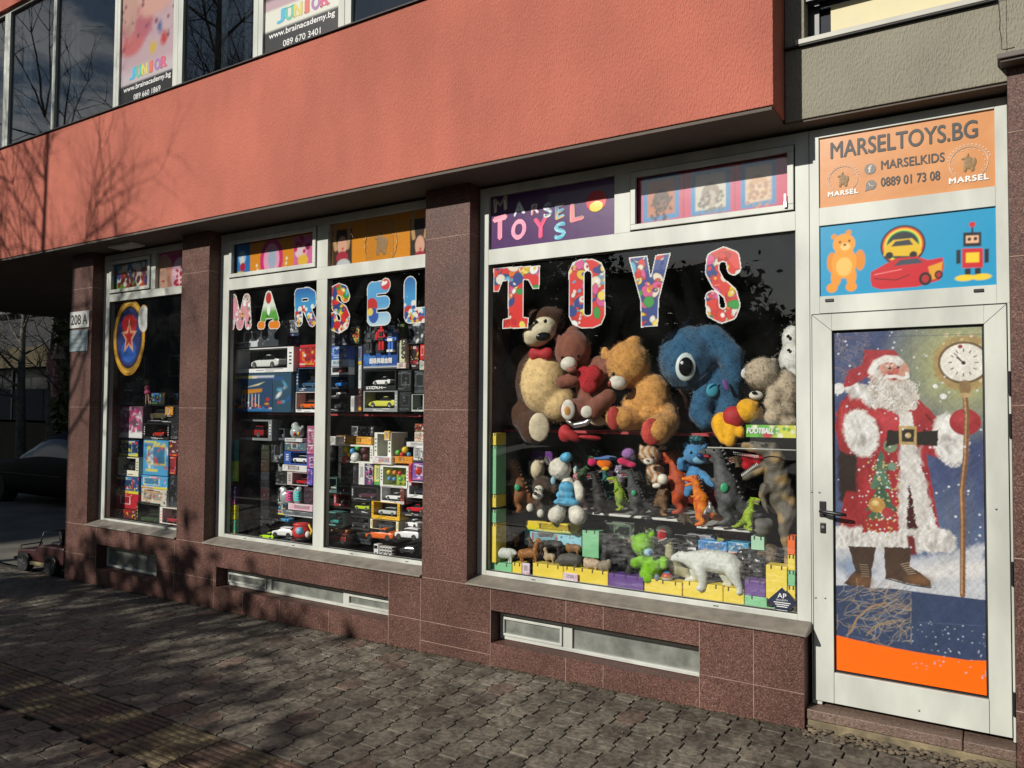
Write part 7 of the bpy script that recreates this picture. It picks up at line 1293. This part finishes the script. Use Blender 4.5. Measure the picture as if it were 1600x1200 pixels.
pc_('yellow carton with black stripes in the left corner', M6, 66, 755, 150, 880, .2, 'red', 'd8b818', GB, n=8, d=.04); pc_('green and teal carton, lowest in the left corner', M6, 66, 885, 150, 1015, .2, 'multi', '3a9070', GB, n=8, d=.04)
carbox('dim grey box with a dark car, top of the second stack', M6, 455, 105, 570, 205, .4, '44484c', '101010', '707478', P2, group=GB); pc_('black box with a white pistol print under the dim car', M6, 455, 210, 560, 400, .42, 'grey', '16181a', GB, n=10)
pc_('dark box with a yellow lower edge left of the red one', M6, 495, 475, 590, 590, .4, 'dark', '1c1a14', GB, n=8)
e, c = M6.e, M6.c; CLR = mat('clear_plastic', (.42, .48, .46), .15)
toy('bear_shaped_jar', 'clear bear shaped jar with small red and yellow pieces', 'jar', M6, (680, 192), .36, [('jar', CLR, [e(680, 140, 62, 56, .38), e(665, 85, 36, 34, .38), e(725, 95, 16, 16, .38)]), ('red_piece', mat('toy_red', (.6, .03, .03), .4), [e(655, 155, 12, 16, .33)]), ('yellow_piece', mat('toy_yellow', (.85, .55, .04), .4), [e(692, 150, 12, 16, .33)])], vox=.007)
pc_('pink patterned doll box beside the mullion', M6, 762, 85, 832, 330, .36, 'pink', '8a4868', GB, n=26); pc_('lilac box under the pink doll box', M6, 762, 335, 832, 445, .36, 'pink', '6a4a88', GB, n=14); pc_('violet blue box beside the mullion, third down', M6, 762, 450, 812, 590, .36, 'pink', '5048a0', GB, n=10); pc_('dark plum carton beside the mullion, lowest of four', M6, 735, 610, 815, 745, .38, 'dark', '38182c', GB, n=10)
pc_('flat white lid box under the bear shaped jar', M6, 572, 190, 722, 222, .36, 'grey', 'c4c8c4', GB, n=4); pc_('grey blue box under the white lid', M6, 572, 225, 760, 300, .38, 'blue', '405860', GB, n=10)
carbox('dark blue boxed train with white windows', M6, 565, 303, 762, 415, .37, '28488c', '101828', 'd8dce0', U_, (.3, .02, .1, .04), group=GB, cs=.95)
pc_('long white label box with small pictures', M6, 552, 420, 762, 475, .36, 'red', 'd0d0c8', GB, n=16); carbox('box with a red round buggy beside a white card', M6, 592, 478, 768, 592, .37, 'a89c9c', '141012', 'b01c1c', U_, (.25, .03, .06, .04), group=GB)
SIL = mat('silver_plastic', (.45, .47, .48), .35, .3)
t = toy('carry_case', 'silver carry case shaped like a bear head with coloured buttons', 'carry case', M6, (625, 765), .34, [('case', SIL, [e(570, 680, 42, 74, .38, 0, 20), e(680, 680, 42, 74, .38, 0, 20), e(625, 690, 90, 60, .38, 0, 20), e(555, 625, 30, 26, .38, 0, 16), e(695, 625, 30, 26, .38, 0, 16)]), ('handle', BLK, c([(590, 620, 8), (625, 600, 8), (665, 620, 8)], .37))], vox=.006)
loc = np.array(t.location)
for k in range(8):
    q = M6.p(600+(k % 2)*70, 650+(k//2)*22, .33)-loc; mb = MB(); mb.box(q[0]-.03, q[0]+.03, q[1]-.002, q[1]+.03, q[2]-.006, q[2]+.006); mb.build('button', cm(['c02878', '38b0b0'][k % 2]), t)
pc_('flat pink and white box under the carry case', M6, 600, 752, 812, 808, .36, 'pink', 'b8a0a8', GB, n=12); pc_('flat dark box with a pale lid near the bottom of the pane', M6, 560, 812, 812, 860, .38, 'grey', '50545a', GB, n=10)
def loose(label, fr, x0, y0, x1, y1, Y, col, kind, group='loose toy cars on the window floor', rz=0.):
    a, b = fr.p(x0, y1, Y), fr.p(x1, y1, Y); L_ = (b[0]-a[0]); hh = min((fr.p(x0, y0, Y)[2]-a[2]), L_*.45); z = (a[2]+b[2])/2
    t = thing('toy_car', label, 'toy car', ((a[0]+b[0])/2, Y, z), rz, group=group); V, Fc, mi = car_mesh(L_, L_*.44, hh, kind); o = mesh_obj('body', V, Fc, [paintm(col), CGL], t, True, mids=mi); md = o.modifiers.new('s', 'SUBSURF'); md.levels = 1; md.render_levels = 1
    r = hh*.25
    for sx in (-.31, .30):
        for sy in (-1, 1): wheel(t, sx*L_, sy*L_*.19, r, r, L_*.07, None, 12, False)
    for sy in (-1, 1): m2 = MB(); m2.ball((-.47*L_, sy*.15*L_, .44*hh), (.015*L_, .04*L_, .03*hh)); m2.build('headlight', WHITE, t)
    return t
loose('lime green toy racing car on the left of the window floor', M6, 380, 985, 505, 1050, .28, 'a8d820', S_); loose('white and black toy rally car beside the lime one', M6, 500, 935, 640, 1030, .28, 'dfe3e3', U_, rz=.3); loose('black toy car with silver wheels behind the lime one', M6, 385, 862, 510, 925, .4, '2a2c2e', S_)
loose('blue toy car with a pale roof behind the white rally car', M6, 540, 850, 640, 905, .36, '3888b8', S_, rz=-.2); loose('low black toy car with teal glass before the white rally car', M6, 520, 1030, 680, 1075, .24, '183038', S_)
e, c = M6.e, M6.c
toy('toy_spaceship', 'round red toy vehicle with a blue dome beside the mullion', 'toy vehicle', M6, (730, 1080), .27, [('body', mat('toy_red'), [e(720, 990, 86, 66, .32, 0, 50), e(720, 925, 80, 20, .32)], dict()), ('dome', mat('sky_dome', (.2, .5, .68), .2), [e(702, 980, 34, 34, .24)]), ('ring', mat('toy_yellow'), c([(780, 930, 12), (805, 980, 12), (780, 1040, 12)], .27)), ('base', BLK, [e(720, 1050, 80, 24, .31)]), ('white_panel', WHITE, [e(770, 1010, 24, 30, .26)])], vox=.007)
# ---- middle window, right pane, upper shelf
pc_('small blue fire engine box, top of the stack at the mullion', M4, 112, 405, 300, 542, .33, 'blue', '2858a8', GC, n=12); pc_('teal and pink bus box, second in the stack at the mullion', M4, 104, 545, 300, 620, .33, 'pink', '8ca8b8', GC, n=12); carbox('white and red framed bus box, third in the stack', M4, 104, 622, 300, 702, .33, 'e0dcd0', '205048', '902828', U_, (.12, .03, .28, .03), group=GC)
carbox('box with a bright blue bus, fourth in the stack', M4, 106, 706, 300, 848, .33, '30404c', '101820', '2878c8', U_, (.04, .04, .1, .1), group=GC); carbox('box with a white estate car, fifth in the stack', M4, 98, 850, 305, 935, .33, '302c30', '101014', 'e0dcd8', P2, (.02, .02, .22, .02), group=GC, cs=.95); carbox('charcoal box with a black car, lowest in the stack at the mullion', M4, 90, 938, 300, 1090, .33, '24282a', '0a0a0c', '303436', P2, (.05, .05, .2, .06), group=GC)
pc_('tall dark see-through box beside the blue stack', M4, 305, 400, 395, 905, .4, 'dark', '14181a', GC, n=14); pc_('white strip box with three black marks on the red shelf', M4, 318, 925, 358, 1090, .33, 'grey', 'c8ccc4', GC, n=5)
pc_('narrow purple and yellow spine box beside the robot box', M4, 400, 390, 438, 600, .33, 'multi', '585090', GC, n=12); pc_('narrow white spine box above the red one', M4, 400, 602, 432, 850, .33, 'grey', 'b8c0bc', GC, n=8); pc_('narrow dark red spine box by the yellow car', M4, 402, 852, 434, 1080, .33, 'red', '401c24', GC, n=10)
t = pc_('large robot box with red and blue robots and a blue banner', M4, 452, 150, 826, 650, .33, 'dark', '14181c', GC, n=50, d=.14); a = M4.p(452, 400, .33); b_ = M4.p(826, 400, .33); w_ = b_[0]-a[0]; h = M4.p(640, 150, .33)[2]-M4.p(640, 650, .33)[2]
p = Paint(.01, w_-.01, h*.04, h*.34, .006, '1c50a0'); p.dots(12, .01, .03, '3878c8', 3); p.put((h*.09-p.Z)*60, 'd0d4d0'); p.build('banner_print', -.006, PRINT, t); text('lettering', '超级英雄金刚', w_*.2, h*.13, w_*.62, h*.11, -.0085, WHITE, t, bold=.05)
for lb, cx, sc_, c1, c2 in (('red_robot', .58, 1., 'b01820', '202024'), ('blue_robot', .84, .9, '3868b8', 'c8ccd4'), ('black_robot', .26, .9, '26282c', '404448')):
    mb = MB(); x = w_*cx; z = h*.36; s_ = h*.6*sc_/1.0
    for x0, x1, z0, z1, mm in ((-.12, -.02, 0, .38, 0), (.02, .12, 0, .38, 0), (-.15, -.01, -.02, .07, 1), (.01, .15, -.02, .07, 1), (-.13, .13, .38, .50, 1), (-.17, .17, .5, .78, 0), (-.08, .08, .55, .70, 1), (-.28, -.18, .42, .76, 0), (.18, .28, .42, .76, 0), (-.3, -.17, .72, .84, 1), (.17, .3, .72, .84, 1), (-.06, .06, .79, .93, 0), (-.09, -.06, .84, 1.0, 1), (.06, .09, .84, 1.0, 1)): mb.box(x+x0*s_, x+x1*s_, -.035-(.01 if mm else 0), -.004, z+z0*s_, z+z1*s_, mm)
    mb.build(lb, [cm(c1), cm(c2)], t, bevel=.002)
t = pc_('yellow spine printed SORETU beside the robot box', M4, 828, 345, 886, 575, .33, 'grey', 'e0dc98', GC, n=2, d=.05); me = text('lettering', 'SORETU', 0, 0, .20, .05, 0, cm('303030'), t, bold=.05); me.rotation_euler = (0, rad(-90), 0); me.location = (.075, -.004, .03)
pc_('olive strip with tiny signs above the yellow spine', M4, 832, 150, 880, 342, .34, 'multi', '4a4a20', GC, n=10, d=.05); pc_('striped red and white strip box under the yellow spine', M4, 800, 578, 896, 640, .325, 'red', 'e0b0a8', GC, n=8, d=.04)
carbox('black box printed STORM with a white sports car', M4, 452, 656, 790, 862, .33, '0c1412', '101414', 'e8ecec', S_, (.03, .03, .22, .03), .13, words='STORM', wcol='e8e8e8', group=GC, cs=.62)
carbox('silver framed box with a yellow green race car on the red shelf', M4, 450, 868, 806, 1088, .33, '7c8080', '080a0a', 'c8c850', S_, (.05, .08, .17, .05), .13, group=GC, cs=.86)
pc_('big black carton right of the STORM box', M4, 812, 655, 952, 880, .35, 'dark', '0e0e10', GC, n=8); pc_('black carton on the red shelf right of the race car', M4, 822, 884, 950, 1088, .35, 'dark', '121416', GC, n=8); carbox('white edged dark box at the right end of the red shelf', M4, 955, 905, 1085, 1086, .34, 'a8b0a8', '0c0e10', '30343a', U_, (.06, .1, .1, .02), group=GC)
pc_('dark blister pack with a white figure behind the letter L', M4, 915, 150, 1092, 385, .36, 'grey', '101a20', GC, n=16); pc_('bright red carton touching the granite pier', M4, 1042, 390, 1096, 548, .3, 'red', 'c81414', GC, n=2); pc_('white flat carton under the bright red one', M4, 1036, 552, 1098, 655, .32, 'multi', 'a8a8a0', GC, n=8); pc_('tall dark carton with red marks right of the yellow spine', M4, 900, 390, 1030, 650, .38, 'red', '1c1418', GC, n=14); pc_('dark green carton by the pier, mid height', M4, 960, 660, 1090, 900, .38, 'dark', '14201c', GC, n=10)
# ---- middle window, right pane, below the shelf
pc_('small white upright carton at the mullion', M5, 65, 160, 122, 232, .33, 'grey', 'b8b8b4', GC, n=4); e, c = M5.e, M5.c
toy('toy_gorilla', 'dark round toy at the mullion under the white carton', 'toy animal', M5, (95, 370), .34, [('body', GOR, [e(95, 290, 40, 50, .36), e(95, 245, 30, 26, .36), e(85, 340, 44, 26, .35)], dict(lump=.003))], vox=.006)
pc_('flat orange card with red flowers above the ball toy', M5, 205, 162, 402, 222, .38, 'red', 'e88a30', GC, n=20, d=.03)
BC = dict(y=mat('ball_yellow', (.75, .55, .03), .3), g=mat('ball_green', (.12, .5, .1), .3), b=mat('ball_blue', (.08, .3, .6), .3), r=mat('ball_red', (.55, .05, .03), .3), o=mat('ball_orange', (.8, .25, .03), .3), k=mat('ball_brown', (.09, .02, .02), .5), w=WHITE)
def ball_tray(label, fr, x0, y0, x1, y1, Y, frame, inner, balls, group=GC):
    t = carbox(label, fr, x0, y0, x1, y1, Y, frame, inner, frame, U_, (.1, .08, .1, .08), .12, group=group, cs=.05); loc = np.array(t.location)
    for x, y, r_, k in balls: E_ = fr.e(x, y, r_, r_, Y+.02); E_[:3, 3] -= loc; mesh_obj('ball', ICO2[0]@E_[:3, :3].T+E_[:3, 3], ICO2[1], BC[k], t, True)
    return t
ball_tray('white tray holding big yellow, green, blue and red balls', M5, 145, 224, 412, 366, .33, 'd0ccc0', '787468', [(205, 262, 30, 'y'), (298, 245, 26, 'g'), (255, 275, 26, 'b'), (225, 300, 18, 'y'), (200, 342, 32, 'r'), (280, 325, 42, 'w'), (350, 270, 34, 'k'), (360, 320, 32, 'k'), (288, 330, 14, 'r')])
carbox('tall white framed carton with a green inside', M5, 425, 128, 556, 342, .34, 'd0ccc0', '203830', 'c8a030', U_, (.17, .2, .06, .05), .2, group=GC, cs=.5); pc_('wooden looking toy strip inside the stack above the white frame', M5, 500, 118, 545, 192, .33, 'multi', 'c89030', GC, n=8, d=.02)
pc_('pale flowered flat carton in front of the white frame', M5, 412, 316, 560, 378, .30, 'blue', 'c8d0d0', GC, n=16, d=.06)
t = pc_('orange base with a big yellow ball and little balloons', M5, 580, 318, 722, 372, .33, 'red', 'e8741c', GC, n=20); 
for x, y, r_, k in ((665, 265, 28, 'y'), (610, 285, 22, 'g'), (640, 300, 18, 'r'), (695, 300, 18, 'b')): E_ = M5.e(x, y, r_, r_, .37); E_[:3, 3] -= np.array(t.location); mesh_obj('ball', ICO2[0]@E_[:3, :3].T+E_[:3, 3], ICO2[1], BC[k], t, True)
pc_('pink letter patterned carton at the pier, topmost of the lower shelf', M5, 738, 125, 822, 202, .36, 'red', 'dcb8a8', GC, n=24); pc_('white flat carton under the pink letters', M5, 675, 204, 822, 245, .36, 'grey', 'd8dcd8', GC, n=4); pc_('white carton with black cow patches at the pier', M5, 730, 247, 822, 362, .33, 'dark', 'e4e4dc', GC, n=10)
pc_('dark see-through box under the ball tray', M5, 140, 370, 298, 530, .36, 'dark', '1c1a1a', GC, n=12); pc_('narrow white and red upright carton', M5, 302, 362, 350, 538, .33, 'red', 'd8d4c8', GC, n=6); pc_('violet mosaic carton under the dark balls', M5, 354, 372, 420, 542, .34, 'pink', '30284c', GC, n=30); pc_('lime and white upright carton', M5, 424, 385, 466, 540, .33, 'multi', 'b8c860', GC, n=10)
ball_tray('pink and white framed box with six coloured balls', M5, 470, 385, 690, 560, .32, 'e0d0c8', '7a8a20', [(540, 440, 20, 'y'), (585, 443, 20, 'o'), (625, 447, 20, 'r'), (543, 490, 18, 'b'), (583, 492, 18, 'b'), (630, 492, 20, 'g')])
pc_('red and pink side carton right of the six ball box', M5, 692, 368, 716, 545, .32, 'red', 'c02838', GC, n=8); t = pc_('purple toy phone box with a big red dial', M5, 722, 368, 822, 505, .33, 'pink', '6a4890', GC, n=8); E_ = M5.e(775, 430, 34, 32, .325, rd=8); E_[:3, 3] -= np.array(t.location); mesh_obj('dial', ICO2[0]@E_[:3, :3].T+E_[:3, 3], ICO2[1], BC['r'], t, True)
carbox('grey green box with a pale car, at the mullion', M5, 48, 480, 130, 600, .33, '3c5854', '182420', 'a8b8b0', U_, group=GC); carbox('dark box with a small maroon car near the mullion', M5, 134, 545, 238, 612, .36, '585c5c', '141214', '581828', P2, (.04, .04, .25, .05), group=GC); carbox('red cornered box left of the lime car', M5, 108, 614, 230, 705, .36, '8a1c24', '120e10', '281418', U_, (.15, .04, .2, .02), group=GC)
carbox('black box with silver outline and a plum car', M5, 244, 552, 448, 658, .33, '1c1c1e', '141012', '4a1c30', S_, (.1, .03, .12, .06), group=GC); carbox('white framed box with a white hatchback', M5, 474, 550, 652, 685, .32, 'd8d8d0', '101212', 'dcdcd8', P2, (.04, .06, .16, .03), group=GC); carbox('white framed box with a dark blue car by the pier', M5, 682, 512, 822, 640, .32, 'd8d8d0', '0c0e14', '1c2430', P2, (.1, .02, .2, .03), group=GC); pc_('brown figure card between the white framed boxes', M5, 625, 565, 660, 690, .315, 'red', '582c28', GC, n=14, d=.02)
carbox('black box with a lime car and white label', M5, 232, 662, 392, 765, .34, '202424', '0c1210', 'a8c030', P2, (.04, .04, .26, .03), wcol='e8e8e0', group=GC); carbox('yellow framed box with a silver off-road car', M5, 402, 672, 622, 808, .31, 'd89c14', '1c1c18', 'b8bcb8', U_, (.07, .08, .2, .02), group=GC, cs=.7); carbox('black box with a bright red car by the pier', M5, 640, 662, 820, 785, .33, '1c1c1c', '0c1010', 'c8182c', P2, (.02, .02, .22, .02), wcol='e0e0d8', group=GC)
carbox('teal car box with pale edges at the mullion', M5, 45, 752, 186, 858, .32, '50807c', '101c1c', '2a8a88', S_, (.04, .06, .1, .06), group=GC); carbox('black hexagon fronted box in the middle of the lower rows', M5, 190, 782, 384, 885, .34, '222224', '0a0a0c', '2c2c30', P2, (.1, .04, .1, .06), group=GC); carbox('pale yellow edged box under the yellow framed one', M5, 392, 812, 612, 888, .33, 'c8c4a0', '141816', '384448', U_, (.08, .08, .04, .02), group=GC); pc_('black carton at the bottom behind the orange sports car', M5, 245, 888, 400, 1000, .4, 'dark', '0e0e10', GC, n=8)
pc_('dark teal carton behind the white sports car', M5, 622, 788, 820, 900, .42, 'dark', '142024', GC, n=8)
loose('orange toy sports car on the floor of the middle window', M5, 388, 868, 590, 962, .27, 'f06018', S_, rz=.15); loose('white toy sports car by the granite pier', M5, 675, 800, 795, 870, .34, 'e4e8e8', S_, rz=-.2); loose('white toy patrol car with black doors near the pier', M5, 612, 868, 785, 962, .28, 'e0e4e4', U_, rz=.15); loose('bronze and cream toy sports car left on the floor', M5, 105, 862, 240, 912, .34, 'b06820', S_)
loose('dark red toy buggy below the bronze sports car', M5, 100, 912, 228, 990, .3, '801c18', U_); loose('black toy quad under the patrol car', M5, 640, 975, 745, 1070, .24, '2c3032', U_, rz=.2)
t = thing('toy_lorry', 'white framed toy lorry lying at the front of the floor', 'toy car', tuple(M5.p(420, 1085, .22)), 0); w_ = M5.p(560, 1080, .22)[0]-M5.p(420, 1080, .22)[0]; mb = MB(); mb.box(0, w_*.25, 0, .05, .012, .085); mb.box(w_*.02, w_*.2, -.002, 0, .05, .075, 1); mb.build('cab', [WHITE, CGL], t, bevel=.004); mb = MB()
for z in (.015, .04, .065): mb.box(w_*.3, w_, .0, .05, z, z+.008)
for k in range(5): mb.box(w_*(.32+k*.16), w_*(.34+k*.16), 0, .006, .015, .073)
mb.build('rack', WHITE, t)
for k in (.12, .5, .8): wheel(t, w_*k, .004, .012, .013, .01, None, 10, False)
# ---- left window
for lb, x0, y0, x1, y1, pal, bgc in (('dim grey carton, highest in the left window stack', 100, -60, 160, -10, 'grey', '303c44'), ('pale grey carton with letters under the highest one', 95, -8, 232, 45, 'grey', '3a3e40'), ('dull flat carton with a white tab, third from the top', 92, 47, 232, 132, 'dark', '24282a'), ('olive carton behind the standing doll', 325, 55, 430, 130, 'multi', '20221c')): pc_(lb, WA, x0, y0, x1, y1, .36, pal, bgc, GA, n=16)
pc_('pink and grey glitter carton, upper left of the left window', WA, 138, 140, 292, 338, .32, 'pink', '6a4a58', GA, n=40); carbox('black box with a yellow picture, upper right of the left window', WA, 300, 130, 515, 240, .36, '16181a', '0c0c0e', '504830', U_, (.04, .3, .12, .04), wcol='d8d8d0', group=GA); pc_('orange picture card leaning on the black box', WA, 432, 142, 482, 205, .34, 'red', 'b88028', GA, n=10, d=.01)
carbox('black box with a small red car in the left window', WA, 296, 245, 455, 348, .33, '1c1c1e', '0e0e10', 'b02418', S_, (.08, .05, .16, .05), wcol='d0d0c8', group=GA, cs=.55); pc_('dark carton right of the small red car', WA, 458, 245, 512, 345, .35, 'dark', '202022', GA, n=8)
pc_('dark blue carton with white spine in the left window', WA, 145, 350, 265, 452, .32, 'blue', '16345c', GA, n=18); carbox('cream framed box with a black jeep', WA, 134, 456, 266, 574, .31, 'c4c0ac', '141614', '2a2c28', U_, (.1, .14, .3, .05), group=GA); pc_('narrow dark carton with red corner at the left frame', WA, 78, 350, 132, 560, .34, 'red', '1c181a', GA, n=16)
t = pc_('tall light blue shark box in the left window', WA, 296, 352, 452, 572, .31, 'blue', '3a80a8', GA, n=18); pc_('narrow red carton at the second pier', WA, 455, 352, 514, 452, .32, 'red', '50282c', GA, n=10); pc_('red and white folded card by the second pier', WA, 455, 455, 500, 565, .33, 'red', '9a3038', GA, n=3); 
pc_('wide dark blue carton under the black jeep', WA, 74, 576, 268, 682, .30, 'blue', '1c4068', GA, n=30); pc_('flat light blue carton under the shark box', WA, 284, 576, 448, 656, .31, 'blue', '4088b0', GA, n=20); pc_('white topped carton with orange base in the left window', WA, 284, 658, 442, 758, .30, 'red', 'a8a49c', GA, n=24); pc_('dark carton at the second pier below the folded card', WA, 452, 570, 512, 765, .33, 'dark', '1a1c1e', GA, n=12)
pc_('crimson carton, second lowest at left in the left window', WA, 92, 684, 266, 776, .30, 'red', '9a1c28', GA, n=20); pc_('red and orange lowest left carton in the left window', WA, 92, 780, 252, 872, .29, 'red', '68181a', GA, n=30); carbox('black box with lime green corners and a monster car', WA, 254, 740, 396, 884, .29, '1c2018', '0c0e0c', '284020', U_, (.06, .05, .06, .06), wcol='60d020', group=GA); mb = MB()
carbox('white and red box with a red car, lowest right in the left window', WA, 398, 772, 512, 898, .28, 'c8c4bc', '201416', 'a02430', P2, (.14, .02, .22, .04), wcol='c02030', group=GA)
e, c = WA.e, WA.c
toy('toy_doll', 'small doll with a pink top standing on the stack in the left window', 'doll', WA, (322, 135), .34, [('figure', mat('doll_skin', (.4, .22, .15), .5), [e(322, -10, 12, 14, .34), e(322, 40, 10, 20, .34)]+c([(316, 60, 7), (312, 125, 5)], .34)+c([(328, 60, 7), (332, 125, 5)], .34)), ('top', mat('pink_cloth', (.5, .08, .16), .7), [e(322, 25, 18, 20, .34), e(324, 52, 22, 16, .34)]), ('hair', mat('doll_hair', (.3, .2, .08), .7), [e(322, -18, 15, 12, .345)])], vox=.0045)

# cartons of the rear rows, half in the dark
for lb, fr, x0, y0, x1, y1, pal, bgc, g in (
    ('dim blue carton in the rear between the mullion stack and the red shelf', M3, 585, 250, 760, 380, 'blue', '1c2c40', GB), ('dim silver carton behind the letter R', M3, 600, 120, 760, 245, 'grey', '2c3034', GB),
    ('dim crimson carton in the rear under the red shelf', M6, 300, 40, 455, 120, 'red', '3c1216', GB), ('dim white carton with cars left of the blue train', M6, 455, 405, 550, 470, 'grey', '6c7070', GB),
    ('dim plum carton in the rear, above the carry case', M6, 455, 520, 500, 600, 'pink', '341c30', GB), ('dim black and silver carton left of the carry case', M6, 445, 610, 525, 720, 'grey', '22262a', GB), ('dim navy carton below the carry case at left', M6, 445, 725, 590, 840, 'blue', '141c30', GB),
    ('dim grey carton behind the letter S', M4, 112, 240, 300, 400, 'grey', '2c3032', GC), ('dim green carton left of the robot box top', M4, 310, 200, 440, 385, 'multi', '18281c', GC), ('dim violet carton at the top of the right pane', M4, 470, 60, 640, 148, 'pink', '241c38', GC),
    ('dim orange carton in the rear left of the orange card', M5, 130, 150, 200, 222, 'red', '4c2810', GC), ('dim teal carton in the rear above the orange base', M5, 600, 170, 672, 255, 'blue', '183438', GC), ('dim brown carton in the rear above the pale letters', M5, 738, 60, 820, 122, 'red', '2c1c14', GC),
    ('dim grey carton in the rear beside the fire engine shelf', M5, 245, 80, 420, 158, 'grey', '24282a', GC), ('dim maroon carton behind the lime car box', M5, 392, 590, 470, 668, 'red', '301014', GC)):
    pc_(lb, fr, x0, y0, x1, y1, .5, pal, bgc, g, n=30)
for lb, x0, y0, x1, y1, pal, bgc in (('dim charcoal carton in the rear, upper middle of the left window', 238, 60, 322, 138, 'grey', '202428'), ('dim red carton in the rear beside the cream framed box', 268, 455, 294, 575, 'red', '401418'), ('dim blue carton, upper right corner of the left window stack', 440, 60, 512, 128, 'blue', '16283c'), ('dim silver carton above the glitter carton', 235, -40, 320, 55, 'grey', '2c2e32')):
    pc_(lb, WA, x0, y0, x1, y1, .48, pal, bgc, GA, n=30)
